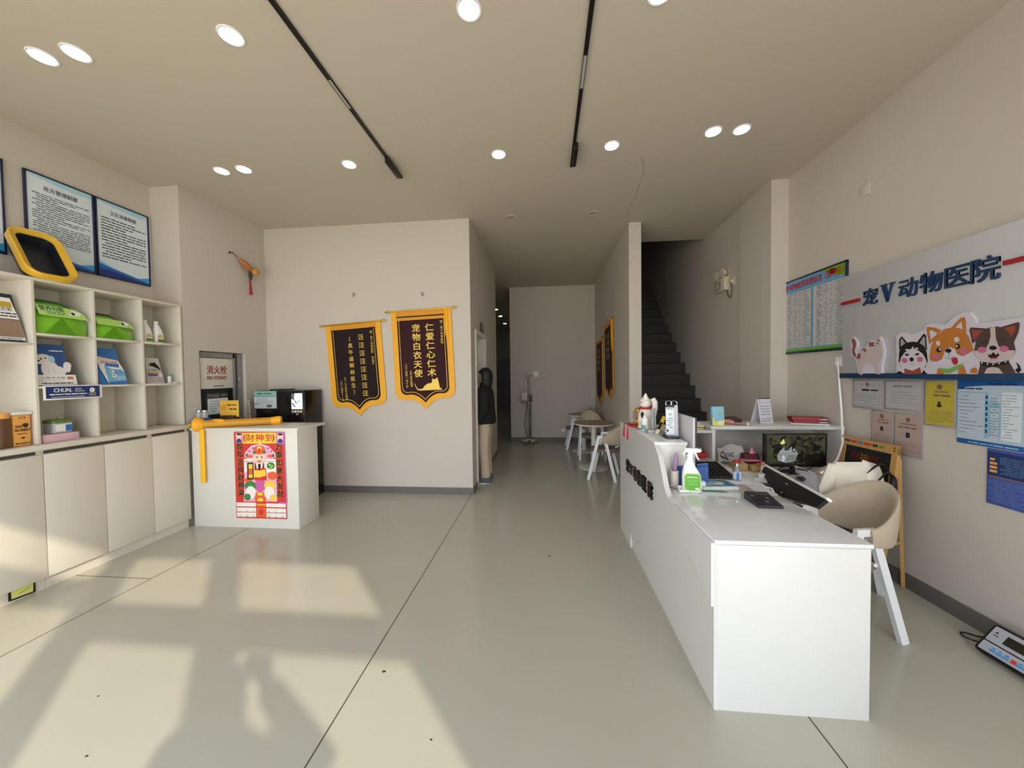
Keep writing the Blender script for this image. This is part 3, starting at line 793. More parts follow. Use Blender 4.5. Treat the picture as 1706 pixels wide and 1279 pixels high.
# calendar
M('cal_red', (206, 52, 42), 0.5, 0.03); M('cal_orange', (232, 96, 44), 0.5); M('cal_yellow', (246, 208, 66), 0.5); M('cal_pink', (238, 170, 200), 0.5, 0.08); M('cal_magenta', (206, 92, 164), 0.5); M('skin_print', (244, 206, 182), 0.5); M('leaf_green', (56, 132, 62), 0.5, 0.1); M('cal_teal', (40, 120, 130), 0.5); M('cal_white', (240, 236, 228), 0.5); M('cal_blue', (38, 62, 140), 0.5)
b = B('cal_red')
b.box(-3.2, -2.645, 3.351, 3.3535, 0.105, 1.0)
tz = 1.0
f = fr((-3.2, 3.351, 0.105), X, Z); w, h = .555, .895
art_cal = [('p','cal_yellow',1,[(0.0956,0.884),(0.4647,0.8882),(0.4629,0.7777),(0.0952,0.7735)]),('p','cal_magenta',1,[(0.4674,0.8925),(0.555,0.895),(0.5611,0.1572),(0.4704,0.1572)]),('p','cal_red',1.2,[(0.4726,0.7607),(0.5499,0.7624),(0.5531,0.1742),(0.4711,0.1742)]),('p','cal_orange',2,[(0.1267,0.8287),(0.1255,0.8143),(0.1233,0.8012),(0.1202,0.7909),(0.1166,0.7842),(0.1128,0.782),(0.1091,0.7842),(0.1061,0.7909),(0.1038,0.8012),(0.1027,0.8143),(0.1027,0.8287),(0.1039,0.8431),(0.1062,0.8562),(0.1093,0.8665),(0.1129,0.8732),(0.1167,0.8755),(0.1203,0.8732),(0.1234,0.8665),(0.1256,0.8562),(0.1268,0.8431)]),('p','cal_teal',2.2,[(0.1218,0.833),(0.1211,0.8251),(0.1198,0.818),(0.1181,0.8123),(0.116,0.8087),(0.1138,0.8075),(0.1118,0.8087),(0.11,0.8123),(0.1087,0.818),(0.108,0.8251),(0.108,0.833),(0.1087,0.8408),(0.11,0.8479),(0.1117,0.8536),(0.1138,0.8572),(0.116,0.8585),(0.118,0.8572),(0.1198,0.8536),(0.1211,0.8479),(0.1218,0.8408)]),('p','cal_teal',2.2,[(0.4505,0.833),(0.4498,0.8251),(0.4486,0.818),(0.4468,0.8123),(0.4448,0.8087),(0.4426,0.8075),(0.4405,0.8087),(0.4388,0.8123),(0.4375,0.818),(0.4368,0.8251),(0.4368,0.833),(0.4374,0.8408),(0.4387,0.8479),(0.4404,0.8536),(0.4425,0.8572),(0.4446,0.8585),(0.4467,0.8572),(0.4485,0.8536),(0.4498,0.8479),(0.4505,0.8408)]),('p','cal_white',1.4,[(0.1004,0.5907),(0.1215,0.6842),(0.1931,0.7522),(0.2884,0.7735),(0.3819,0.748),(0.4479,0.68),(0.4592,0.595)]),('p','cal_pink',1.6,[(0.1057,0.6162),(0.1301,0.6842),(0.2015,0.748),(0.2881,0.765),(0.3733,0.748),(0.4352,0.6842),(0.454,0.6162)]),('p','cal_white',1.4,[(0.1044,0.5839),(0.4573,0.5907),(0.4552,0.4717),(0.1036,0.4632)]),('p','cal_pink',1.5,[(0.1086,0.4802),(0.087,0.1742),(0.4583,0.1785),(0.459,0.4802)]),('p','cal_blue',2,[(0.1514,0.6587),(0.1506,0.6556),(0.1485,0.6527),(0.1454,0.6505),(0.1415,0.649),(0.1372,0.6485),(0.133,0.649),(0.1292,0.6505),(0.1263,0.6527),(0.1244,0.6556),(0.1239,0.6587),(0.1247,0.6619),(0.1268,0.6647),(0.1299,0.667),(0.1338,0.6684),(0.1381,0.6689),(0.1423,0.6684),(0.1461,0.667),(0.149,0.6647),(0.1508,0.6619)]),('p','cal_magenta',2,[(0.1788,0.697),(0.178,0.6938),(0.1759,0.691),(0.1728,0.6887),(0.1689,0.6873),(0.1646,0.6868),(0.1604,0.6873),(0.1566,0.6887),(0.1536,0.691),(0.1518,0.6938),(0.1513,0.697),(0.1521,0.7001),(0.1541,0.703),(0.1573,0.7052),(0.1612,0.7067),(0.1654,0.7072),(0.1697,0.7067),(0.1734,0.7052),(0.1764,0.703),(0.1782,0.7001)]),('p','cal_magenta',2,[(0.223,0.7267),(0.2222,0.7236),(0.2201,0.7207),(0.217,0.7185),(0.2131,0.717),(0.2088,0.7165),(0.2046,0.717),(0.2008,0.7185),(0.1978,0.7207),(0.196,0.7236),(0.1955,0.7267),(0.1963,0.7299),(0.1983,0.7327),(0.2015,0.735),(0.2054,0.7364),(0.2096,0.7369),(0.2139,0.7364),(0.2176,0.735),(0.2206,0.7327),(0.2224,0.7299)]),('p','cal_magenta',2,[(0.3862,0.7267),(0.3854,0.7236),(0.3833,0.7207),(0.3802,0.7185),(0.3763,0.717),(0.372,0.7165),(0.3678,0.717),(0.364,0.7185),(0.3611,0.7207),(0.3592,0.7236),(0.3587,0.7267),(0.3595,0.7299),(0.3616,0.7327),(0.3647,0.735),(0.3686,0.7364),(0.3728,0.7369),(0.3771,0.7364),(0.3808,0.735),(0.3838,0.7327),(0.3856,0.7299)]),('p','cal_magenta',2,[(0.4237,0.697),(0.4229,0.6938),(0.4208,0.691),(0.4177,0.6887),(0.4138,0.6873),(0.4095,0.6868),(0.4053,0.6873),(0.4015,0.6887),(0.3985,0.691),(0.3967,0.6938),(0.3962,0.697),(0.397,0.7001),(0.399,0.703),(0.4022,0.7052),(0.406,0.7067),(0.4103,0.7072),(0.4145,0.7067),(0.4183,0.7052),(0.4213,0.703),(0.4231,0.7001)]),('p','cal_blue',2,[(0.4436,0.6587),(0.4428,0.6556),(0.4408,0.6527),(0.4376,0.6505),(0.4337,0.649),(0.4295,0.6485),(0.4252,0.649),(0.4215,0.6505),(0.4185,0.6527),(0.4167,0.6556),(0.4161,0.6587),(0.4169,0.6619),(0.419,0.6647),(0.4221,0.667),(0.426,0.6684),(0.4303,0.6689),(0.4345,0.6684),(0.4383,0.667),(0.4412,0.6647),(0.4431,0.6619)]),('p','cal_orange',2,[(0.1371,0.6247),(0.1363,0.6216),(0.1342,0.6187),(0.131,0.6165),(0.1271,0.615),(0.1229,0.6145),(0.1186,0.615),(0.1149,0.6165),(0.1119,0.6187),(0.1101,0.6216),(0.1095,0.6247),(0.1104,0.6279),(0.1124,0.6307),(0.1156,0.633),(0.1195,0.6344),(0.1237,0.6349),(0.128,0.6344),(0.1317,0.633),(0.1347,0.6307),(0.1365,0.6279)]),('p','cal_orange',2,[(0.4595,0.6247),(0.4587,0.6216),(0.4566,0.6187),(0.4535,0.6165),(0.4496,0.615),(0.4453,0.6145),(0.4411,0.615),(0.4373,0.6165),(0.4344,0.6187),(0.4325,0.6216),(0.432,0.6247),(0.4328,0.6279),(0.4348,0.6307),(0.438,0.633),(0.4419,0.6344),(0.4461,0.6349),(0.4504,0.6344),(0.4541,0.633),(0.4571,0.6307),(0.4589,0.6279)]),('p','cal_orange',2,[(0.2057,0.6417),(0.2038,0.637),(0.1988,0.6327),(0.191,0.6293),(0.1813,0.6272),(0.1707,0.6264),(0.1601,0.6272),(0.1506,0.6293),(0.1431,0.6327),(0.1384,0.637),(0.1369,0.6417),(0.1388,0.6464),(0.1439,0.6507),(0.1516,0.6541),(0.1613,0.6563),(0.1719,0.657),(0.1825,0.6563),(0.192,0.6541),(0.1995,0.6507),(0.2042,0.6464)]),('p','cal_orange',2,[(0.4337,0.646),(0.4318,0.6412),(0.4268,0.637),(0.419,0.6336),(0.4093,0.6314),(0.3987,0.6307),(0.3881,0.6314),(0.3786,0.6336),(0.3711,0.637),(0.3664,0.6412),(0.3649,0.646),(0.3668,0.6507),(0.3718,0.655),(0.3796,0.6583),(0.3892,0.6605),(0.3999,0.6613),(0.4105,0.6605),(0.42,0.6583),(0.4275,0.655),(0.4322,0.6507)]),('p','leaf_green',2.2,[(0.1543,0.646),(0.1535,0.6423),(0.1515,0.639),(0.1486,0.6363),(0.1449,0.6346),(0.1409,0.6341),(0.1369,0.6346),(0.1334,0.6363),(0.1307,0.639),(0.129,0.6423),(0.1285,0.646),(0.1293,0.6496),(0.1313,0.653),(0.1342,0.6556),(0.1379,0.6573),(0.1419,0.6579),(0.1459,0.6573),(0.1494,0.6556),(0.1521,0.653),(0.1538,0.6496)]),('p','leaf_green',2.2,[(0.4423,0.646),(0.4415,0.6423),(0.4395,0.639),(0.4366,0.6363),(0.4329,0.6346),(0.4289,0.6341),(0.4249,0.6346),(0.4214,0.6363),(0.4187,0.639),(0.417,0.6423),(0.4165,0.646),(0.4173,0.6496),(0.4192,0.653),(0.4222,0.6556),(0.4258,0.6573),(0.4298,0.6579),(0.4338,0.6573),(0.4373,0.6556),(0.4401,0.653),(0.4418,0.6496)]),('p','cal_orange',3,[(0.3434,0.7097),(0.3397,0.6953),(0.33,0.6822),(0.3153,0.6719),(0.2971,0.6653),(0.2771,0.663),(0.2572,0.6653),(0.2395,0.6719),(0.2257,0.6822),(0.2171,0.6953),(0.2145,0.7097),(0.2183,0.7242),(0.228,0.7372),(0.2426,0.7475),(0.2609,0.7542),(0.2809,0.7565),(0.3007,0.7542),(0.3184,0.7475),(0.3322,0.7372),(0.3408,0.7242)]),('p','leaf_green',3.2,[(0.2453,0.6842),(0.244,0.679),(0.2409,0.6742),(0.2362,0.6705),(0.2303,0.668),(0.2239,0.6672),(0.2176,0.668),(0.2119,0.6705),(0.2075,0.6742),(0.2048,0.679),(0.204,0.6842),(0.2052,0.6895),(0.2084,0.6942),(0.2131,0.698),(0.2189,0.7004),(0.2253,0.7012),(0.2317,0.7004),(0.2373,0.698),(0.2417,0.6942),(0.2445,0.6895)]),('p','leaf_green',3.2,[(0.3529,0.6885),(0.3516,0.6832),(0.3485,0.6785),(0.3438,0.6747),(0.338,0.6723),(0.3315,0.6715),(0.3252,0.6723),(0.3196,0.6747),(0.3151,0.6785),(0.3124,0.6832),(0.3116,0.6885),(0.3128,0.6937),(0.316,0.6985),(0.3207,0.7022),(0.3265,0.7046),(0.3329,0.7055),(0.3393,0.7046),(0.3449,0.7022),(0.3493,0.6985),(0.3521,0.6937)]),('p','cal_yellow',3.3,[(0.3054,0.7267),(0.3039,0.7194),(0.2999,0.7127),(0.294,0.7075),(0.2867,0.7041),(0.2787,0.7029),(0.2708,0.7041),(0.2637,0.7075),(0.2582,0.7127),(0.2548,0.7194),(0.2539,0.7267),(0.2554,0.7341),(0.2594,0.7407),(0.2653,0.746),(0.2726,0.7493),(0.2806,0.7505),(0.2885,0.7493),(0.2956,0.746),(0.3011,0.7407),(0.3045,0.7341)]),('p','cal_red',3.4,[(0.2927,0.7097),(0.2918,0.7039),(0.2896,0.6987),(0.2864,0.6946),(0.2825,0.6919),(0.2782,0.691),(0.274,0.6919),(0.2703,0.6946),(0.2674,0.6987),(0.2657,0.7039),(0.2652,0.7097),(0.2661,0.7155),(0.2683,0.7207),(0.2715,0.7248),(0.2754,0.7275),(0.2797,0.7284),(0.2839,0.7275),(0.2877,0.7248),(0.2905,0.7207),(0.2923,0.7155)]),('p','cal_magenta',3.3,[(0.2559,0.7352),(0.2552,0.7315),(0.2534,0.7282),(0.2506,0.7256),(0.2472,0.7239),(0.2434,0.7233),(0.2397,0.7239),(0.2365,0.7256),(0.2339,0.7282),(0.2323,0.7315),(0.2319,0.7352),(0.2326,0.7389),(0.2345,0.7422),(0.2373,0.7448),(0.2407,0.7465),(0.2444,0.7471),(0.2481,0.7465),(0.2514,0.7448),(0.2539,0.7422),(0.2555,0.7389)]),('p','cal_magenta',3.3,[(0.329,0.7352),(0.3282,0.7315),(0.3264,0.7282),(0.3236,0.7256),(0.3202,0.7239),(0.3165,0.7233),(0.3128,0.7239),(0.3095,0.7256),(0.3069,0.7282),(0.3054,0.7315),(0.3049,0.7352),(0.3056,0.7389),(0.3075,0.7422),(0.3103,0.7448),(0.3137,0.7465),(0.3174,0.7471),(0.3211,0.7465),(0.3244,0.7448),(0.3269,0.7422),(0.3285,0.7389)]),('p','skin_print',3,[(0.2275,0.6502),(0.2367,0.663),(0.3185,0.6672),(0.3281,0.6502),(0.3223,0.5907),(0.3013,0.561),(0.2752,0.555),(0.2497,0.561),(0.2294,0.5907)]),('p','skin_print',2.8,[(0.2275,0.629),(0.2265,0.6185),(0.2244,0.609),(0.2214,0.6015),(0.2179,0.5966),(0.2141,0.595),(0.2104,0.5966),(0.2073,0.6015),(0.2049,0.609),(0.2036,0.6185),(0.2034,0.629),(0.2045,0.6395),(0.2066,0.6489),(0.2095,0.6565),(0.2131,0.6613),(0.2169,0.663),(0.2205,0.6613),(0.2237,0.6565),(0.226,0.6489),(0.2274,0.6395)]),('p','skin_print',2.8,[(0.3481,0.6332),(0.347,0.6227),(0.345,0.6132),(0.342,0.6057),(0.3384,0.6009),(0.3347,0.5992),(0.331,0.6009),(0.3278,0.6057),(0.3255,0.6132),(0.3242,0.6227),(0.324,0.6332),(0.325,0.6437),(0.3271,0.6532),(0.3301,0.6607),(0.3336,0.6655),(0.3374,0.6672),(0.341,0.6655),(0.3442,0.6607),(0.3466,0.6532),(0.3479,0.6437)]),('p','black_matte',3.5,[(0.24,0.64),(0.2661,0.6468),(0.2659,0.6417),(0.2414,0.6332)]),('p','black_matte',3.5,[(0.2901,0.6468),(0.3157,0.6417),(0.3137,0.6349),(0.2899,0.6417)]),('p','black_matte',3.5,[(0.2611,0.6298),(0.2607,0.6285),(0.2595,0.6273),(0.2578,0.6264),(0.2556,0.6258),(0.2532,0.6256),(0.2508,0.6258),(0.2487,0.6264),(0.247,0.6273),(0.2459,0.6285),(0.2456,0.6298),(0.246,0.6311),(0.2472,0.6323),(0.2489,0.6333),(0.2511,0.6339),(0.2535,0.6341),(0.2559,0.6339),(0.258,0.6333),(0.2597,0.6323),(0.2608,0.6311)]),('p','black_matte',3.5,[(0.311,0.6315),(0.3106,0.6302),(0.3094,0.629),(0.3077,0.6281),(0.3055,0.6275),(0.3031,0.6273),(0.3007,0.6275),(0.2986,0.6281),(0.2969,0.629),(0.2959,0.6302),(0.2955,0.6315),(0.296,0.6328),(0.2971,0.634),(0.2989,0.635),(0.3011,0.6356),(0.3035,0.6358),(0.3058,0.6356),(0.308,0.635),(0.3096,0.634),(0.3107,0.6328)]),('p','cal_red',3.5,[(0.2669,0.5839),(0.2758,0.589),(0.2859,0.5839),(0.2752,0.5754)]),('p','black_matte',3.5,[(0.2478,0.578),(0.2571,0.595),(0.2762,0.6009),(0.2966,0.595),(0.3045,0.578),(0.2963,0.5865),(0.276,0.5941),(0.2584,0.5865)]),('p','black_matte',3.5,[(0.2593,0.5652),(0.2903,0.5652),(0.2865,0.5142),(0.273,0.5015),(0.2606,0.5142)]),('p','cal_red',2.6,[(0.2204,0.5822),(0.2326,0.5652),(0.2477,0.5142),(0.2173,0.5057)]),('p','cal_red',2.6,[(0.3279,0.5822),(0.3144,0.5652),(0.2994,0.5142),(0.3293,0.51)]),('p','black_matte',3.1,[(0.229,0.5822),(0.2369,0.5652),(0.2365,0.5142),(0.226,0.51)]),('p','black_matte',3.1,[(0.3203,0.5839),(0.3126,0.5652),(0.3125,0.5185),(0.3209,0.5142)]),('p','cal_yellow',3.6,[(0.2102,0.5015),(0.2772,0.4972),(0.3379,0.51),(0.344,0.4462),(0.2742,0.425),(0.2098,0.4292)]),('p','cal_red',2.9,[(0.2133,0.5142),(0.3471,0.5227),(0.3505,0.3952),(0.2127,0.3952)]),('p','print_brown',3,[(0.1385,0.578),(0.2101,0.5822),(0.2087,0.4037),(0.1353,0.3995)]),('p','cal_yellow',3.2,[(0.155,0.561),(0.1964,0.5635),(0.197,0.5142),(0.1547,0.5125)]),('p','cal_orange',3.2,[(0.1545,0.5074),(0.1967,0.5091),(0.1966,0.4649),(0.1534,0.4615)]),('p','cal_yellow',3.2,[(0.1532,0.4564),(0.1964,0.459),(0.1966,0.4224),(0.1534,0.419)]),('p','leaf_green',3,[(0.4444,0.5482),(0.4418,0.5372),(0.4351,0.5272),(0.4249,0.5193),(0.4122,0.5143),(0.3983,0.5125),(0.3845,0.5143),(0.3722,0.5193),(0.3627,0.5272),(0.3567,0.5372),(0.355,0.5482),(0.3576,0.5593),(0.3643,0.5692),(0.3746,0.5771),(0.3872,0.5822),(0.4011,0.5839),(0.4149,0.5822),(0.4271,0.5771),(0.4367,0.5692),(0.4427,0.5593)]),('p','bag_lime',3.2,[(0.3975,0.5567),(0.3968,0.5536),(0.3952,0.5507),(0.3929,0.5485),(0.3899,0.547),(0.3867,0.5465),(0.3836,0.547),(0.3807,0.5485),(0.3785,0.5507),(0.3772,0.5536),(0.3768,0.5567),(0.3774,0.5599),(0.379,0.5627),(0.3814,0.565),(0.3843,0.5664),(0.3875,0.5669),(0.3907,0.5664),(0.3935,0.565),(0.3957,0.5627),(0.3971,0.5599)]),('p','bag_lime',3.2,[(0.4229,0.5482),(0.4223,0.5451),(0.4207,0.5422),(0.4183,0.54),(0.4154,0.5385),(0.4122,0.538),(0.409,0.5385),(0.4062,0.54),(0.404,0.5422),(0.4027,0.5451),(0.4023,0.5482),(0.4029,0.5514),(0.4045,0.5542),(0.4069,0.5565),(0.4098,0.5579),(0.413,0.5584),(0.4162,0.5579),(0.419,0.5565),(0.4212,0.5542),(0.4226,0.5514)]),('p','bag_lime',3.2,[(0.4092,0.527),(0.4086,0.5238),(0.407,0.521),(0.4046,0.5187),(0.4017,0.5173),(0.3985,0.5168),(0.3953,0.5173),(0.3925,0.5187),(0.3903,0.521),(0.3889,0.5238),(0.3885,0.527),(0.3892,0.5301),(0.3907,0.533),(0.3931,0.5352),(0.3961,0.5367),(0.3993,0.5372),(0.4024,0.5367),(0.4053,0.5352),(0.4074,0.533),(0.4088,0.5301)]),('p','cal_orange',2.8,[(0.4645,0.4462),(0.4615,0.4331),(0.4537,0.4212),(0.4419,0.4118),(0.4272,0.4058),(0.4112,0.4037),(0.3953,0.4058),(0.3811,0.4118),(0.3701,0.4212),(0.3632,0.4331),(0.3612,0.4462),(0.3642,0.4594),(0.3721,0.4712),(0.3839,0.4806),(0.3985,0.4866),(0.4145,0.4887),(0.4304,0.4866),(0.4446,0.4806),(0.4556,0.4712),(0.4625,0.4594)]),('p','cal_orange',2.8,[(0.1911,0.3952),(0.1887,0.386),(0.1822,0.3777),(0.1724,0.3712),(0.1602,0.3669),(0.1468,0.3655),(0.1336,0.3669),(0.1217,0.3712),(0.1125,0.3777),(0.1067,0.386),(0.105,0.3952),(0.1075,0.4044),(0.114,0.4127),(0.1238,0.4193),(0.136,0.4235),(0.1493,0.425),(0.1626,0.4235),(0.1744,0.4193),(0.1837,0.4127),(0.1894,0.4044)]),('p','cal_magenta',2.7,[(0.3355,0.3442),(0.3317,0.3232),(0.3224,0.3043),(0.3084,0.2892),(0.2912,0.2796),(0.2724,0.2762),(0.2539,0.2796),(0.2375,0.2892),(0.2247,0.3043),(0.217,0.3232),(0.2149,0.3442),(0.2187,0.3652),(0.2281,0.3842),(0.242,0.3992),(0.2592,0.4089),(0.278,0.4122),(0.2965,0.4089),(0.3129,0.3992),(0.3256,0.3842),(0.3334,0.3652)]),('p','leaf_green',3.4,[(0.2318,0.3357),(0.228,0.32),(0.2182,0.3058),(0.2034,0.2945),(0.1851,0.2872),(0.165,0.2847),(0.1451,0.2872),(0.1274,0.2945),(0.1135,0.3058),(0.105,0.32),(0.1025,0.3357),(0.1063,0.3515),(0.1161,0.3657),(0.1309,0.377),(0.1492,0.3842),(0.1693,0.3867),(0.1891,0.3842),(0.2068,0.377),(0.2207,0.3657),(0.2293,0.3515)]),('p','cal_white',3.5,[(0.2246,0.2677),(0.221,0.2467),(0.2123,0.2278),(0.1992,0.2127),(0.1832,0.2031),(0.1657,0.1997),(0.1485,0.2031),(0.1333,0.2127),(0.1215,0.2278),(0.1144,0.2467),(0.1125,0.2677),(0.1162,0.2887),(0.1249,0.3077),(0.1379,0.3227),(0.154,0.3324),(0.1714,0.3357),(0.1886,0.3324),(0.2038,0.3227),(0.2156,0.3077),(0.2228,0.2887)]),('p','leaf_green',3.7,[(0.1683,0.221),(0.1661,0.21),(0.1605,0.2),(0.1522,0.1921),(0.1419,0.187),(0.1306,0.1853),(0.1195,0.187),(0.1096,0.1921),(0.1019,0.2),(0.0972,0.21),(0.0959,0.221),(0.0981,0.232),(0.1037,0.242),(0.112,0.2499),(0.1223,0.2549),(0.1336,0.2567),(0.1447,0.2549),(0.1546,0.2499),(0.1623,0.242),(0.167,0.232)]),('p','cal_yellow',3.4,[(0.445,0.3442),(0.4414,0.3298),(0.4321,0.3168),(0.4179,0.3064),(0.4004,0.2998),(0.3811,0.2975),(0.362,0.2998),(0.3449,0.3064),(0.3316,0.3168),(0.3233,0.3298),(0.3209,0.3442),(0.3245,0.3587),(0.3339,0.3717),(0.348,0.3821),(0.3656,0.3887),(0.3848,0.391),(0.4039,0.3887),(0.4209,0.3821),(0.4342,0.3717),(0.4425,0.3587)]),('p','cal_white',3.5,[(0.4316,0.2677),(0.4281,0.2467),(0.4193,0.2278),(0.4063,0.2127),(0.3903,0.2031),(0.3728,0.1997),(0.3556,0.2031),(0.3404,0.2127),(0.3286,0.2278),(0.3214,0.2467),(0.3195,0.2677),(0.3231,0.2887),(0.3318,0.3077),(0.3448,0.3227),(0.3609,0.3324),(0.3783,0.3357),(0.3955,0.3324),(0.4107,0.3227),(0.4225,0.3077),(0.4297,0.2887)]),('p','cal_yellow',3.7,[(0.4557,0.221),(0.4534,0.211),(0.4475,0.202),(0.4386,0.1949),(0.4276,0.1903),(0.4156,0.1887),(0.4036,0.1903),(0.393,0.1949),(0.3847,0.202),(0.3795,0.211),(0.378,0.221),(0.3803,0.231),(0.3862,0.24),(0.3951,0.2471),(0.4061,0.2517),(0.4181,0.2533),(0.4301,0.2517),(0.4407,0.2471),(0.449,0.24),(0.4542,0.231)]),('p','cal_orange',3.3,[(0.2074,0.2677),(0.2769,0.2805),(0.3454,0.2677),(0.333,0.1742),(0.2165,0.1742)]),('p','cal_yellow',3.9,[(0.3069,0.255),(0.3051,0.2497),(0.3003,0.245),(0.2928,0.2412),(0.2836,0.2388),(0.2734,0.238),(0.2634,0.2388),(0.2543,0.2412),(0.2472,0.245),(0.2428,0.2497),(0.2414,0.255),(0.2432,0.2602),(0.248,0.265),(0.2554,0.2687),(0.2647,0.2712),(0.2748,0.272),(0.2849,0.2712),(0.294,0.2687),(0.3011,0.265),(0.3055,0.2602)]),('p','cal_yellow',3.9,[(0.3079,0.1955),(0.306,0.1897),(0.3009,0.1845),(0.2931,0.1804),(0.2834,0.1777),(0.2727,0.1768),(0.262,0.1777),(0.2525,0.1804),(0.245,0.1845),(0.2404,0.1897),(0.2389,0.1955),(0.2408,0.2013),(0.246,0.2065),(0.2538,0.2106),(0.2635,0.2133),(0.2742,0.2142),(0.2848,0.2133),(0.2943,0.2106),(0.3018,0.2065),(0.3065,0.2013)]),('p','cal_white',2,[(0.007,0.1615),(0.2221,0.164),(0.2221,0.1232),(0.007,0.1215)]),('p','cal_white',2,[(0.3349,0.1589),(0.5482,0.1589),(0.5493,0.1215),(0.3352,0.1215)]),('p','cal_white',2,[(0.0091,0.1105),(0.2216,0.1122),(0.2215,0.068),(0.0089,0.0663)]),('p','cal_white',2,[(0.3355,0.1088),(0.5497,0.1088),(0.5506,0.0654),(0.3355,0.0654)]),('p','cal_white',2,[(0.0086,0.0586),(0.2212,0.0603),(0.221,0.0144),(0.0084,0.0144)]),('p','cal_white',2,[(0.3352,0.0586),(0.5504,0.0586),(0.5512,0.0144),(0.3351,0.0144)]),('p','cal_orange',2,[(0.2271,0.1615),(0.3324,0.1589),(0.3344,0.1232),(0.2273,0.1232)]),('p','cal_yellow',2.2,[(0.2327,0.1487),(0.3284,0.147),(0.3289,0.1385),(0.2332,0.1402)]),('p','cal_orange',2.2,[(0.2287,0.1147),(0.3323,0.1147),(0.3318,0.017),(0.2263,0.017)]),('p','cal_red',2.4,[(0.3045,0.068),(0.3028,0.057),(0.2987,0.047),(0.2926,0.0391),(0.2852,0.034),(0.2771,0.0323),(0.2692,0.034),(0.2621,0.0391),(0.2567,0.047),(0.2535,0.057),(0.2526,0.068),(0.2544,0.079),(0.2585,0.089),(0.2645,0.0969),(0.2719,0.1019),(0.28,0.1037),(0.288,0.1019),(0.295,0.0969),(0.3004,0.089),(0.3037,0.079)]),('p','cal_pink',1.5,[(0.0227,0.884),(0.0914,0.8865),(0.087,0.782),(0.0208,0.7794)]),('p','skin_print',2.2,[(0.0819,0.844),(0.0803,0.8351),(0.0766,0.827),(0.071,0.8206),(0.0641,0.8165),(0.0566,0.8151),(0.0493,0.8165),(0.0427,0.8206),(0.0377,0.827),(0.0346,0.8351),(0.0338,0.844),(0.0354,0.8529),(0.0392,0.861),(0.0447,0.8674),(0.0516,0.8715),(0.0591,0.8729),(0.0665,0.8715),(0.073,0.8674),(0.078,0.861),(0.0811,0.8529)]),('p','cal_blue',2.4,[(0.0226,0.782),(0.0326,0.816),(0.0589,0.8287),(0.0822,0.8117),(0.0845,0.7845)]),('p','bag_charcoal',2.5,[(0.0882,0.8712),(0.0866,0.8675),(0.0823,0.8642),(0.0758,0.8616),(0.0676,0.8599),(0.0585,0.8593),(0.0495,0.8599),(0.0415,0.8616),(0.0351,0.8642),(0.0311,0.8675),(0.0299,0.8712),(0.0314,0.8749),(0.0357,0.8782),(0.0423,0.8808),(0.0505,0.8825),(0.0595,0.8831),(0.0685,0.8825),(0.0766,0.8808),(0.0829,0.8782),(0.0869,0.8749)]),('p','cal_pink',1.5,[(0.4731,0.884),(0.5461,0.8865),(0.5421,0.782),(0.4707,0.7794)]),('p','skin_print',2.2,[(0.5367,0.844),(0.5352,0.8351),(0.5315,0.827),(0.5259,0.8206),(0.5191,0.8165),(0.5116,0.8151),(0.5042,0.8165),(0.4977,0.8206),(0.4926,0.827),(0.4895,0.8351),(0.4887,0.844),(0.4902,0.8529),(0.4939,0.861),(0.4995,0.8674),(0.5063,0.8715),(0.5138,0.8729),(0.5212,0.8715),(0.5277,0.8674),(0.5328,0.861),(0.5359,0.8529)]),('p','cal_blue',2.4,[(0.4777,0.782),(0.4876,0.816),(0.5138,0.8287),(0.5372,0.8117),(0.5396,0.7845)]),('p','bag_charcoal',2.5,[(0.5429,0.8712),(0.5414,0.8675),(0.5371,0.8642),(0.5305,0.8616),(0.5223,0.8599),(0.5133,0.8593),(0.5043,0.8599),(0.4962,0.8616),(0.4899,0.8642),(0.4859,0.8675),(0.4846,0.8712),(0.4862,0.8749),(0.4904,0.8782),(0.497,0.8808),(0.5052,0.8825),(0.5142,0.8831),(0.5232,0.8825),(0.5313,0.8808),(0.5376,0.8782),(0.5416,0.8749)])]
for kind, mat, lay, d in art_cal:
    if kind == 'p': b.art(d, f, lay, mat)
    elif kind == 'd': b.disc(d[0], d[1], d[2], d[3], f, lay, mat)
b.text('財神到', .285, .833, .085, f, 3, 'cal_red', 'C', .31, .025)
for q_, a_ in (('蛇年吉祥财神来', .062), ('万事如意大发财', .492)):
    b.vtext(q_, a_-.004, .772, .07, f, 2, 'cal_yellow', 1.14, .03); b.vtext(q_, a_, .775, .072, f, 4.2, 'black_matte', 1.11, .045)
for r in range(2):
    for c in range(3):
        b.text(str(1+c+6*r), .045+c*.074, .073-.047*r, .03, f, 4, 'cal_teal')
        b.text(str(4+c+6*r), .365+c*.074, .073-.047*r, .03, f, 4, 'cal_teal')
tag(b.build('wall_calendar'), 'red fortune calendar poster on the front of the white side counter', 'calendar')

# rolled pennant lying on the counter
M('silk_yellow', (250, 176, 32), 0.5, 0.06, 20, 0.1); M('silk_gold', (206, 146, 30), 0.45, 0.08, 20); M('tassel_yellow', (252, 190, 30), 0.6, 0.05, 60)
t = thing('rolled_pennant', 'rolled yellow award pennant lying across the white side counter', 'pennant', (-3.3, 3.45, 1.037))
A_, Bv = Vector((-3.60, 3.33, 1.078)), Vector((-2.93, 3.66, 1.078))
b = B('silk_gold'); b.tube([A_.lerp(Bv, q) for q in (0, .05, .3, .6, .9, 1)], [.036, .04, .04, .039, .04, .036], 18); b.build('roll', t)
b = B('silk_yellow')
dv = (Bv-A_).normalized()
b.tube([A_-dv*.02, A_-dv*.005, A_+dv*.03, A_+dv*.07], [.055, .075, .07, .042], 14); b.build('fringe', t)
b = B('silk_yellow'); b.tube([Bv-dv*.08, Bv-dv*.02, Bv+dv*.01], [.041, .05, .044], 14); b.build('fringe', t)
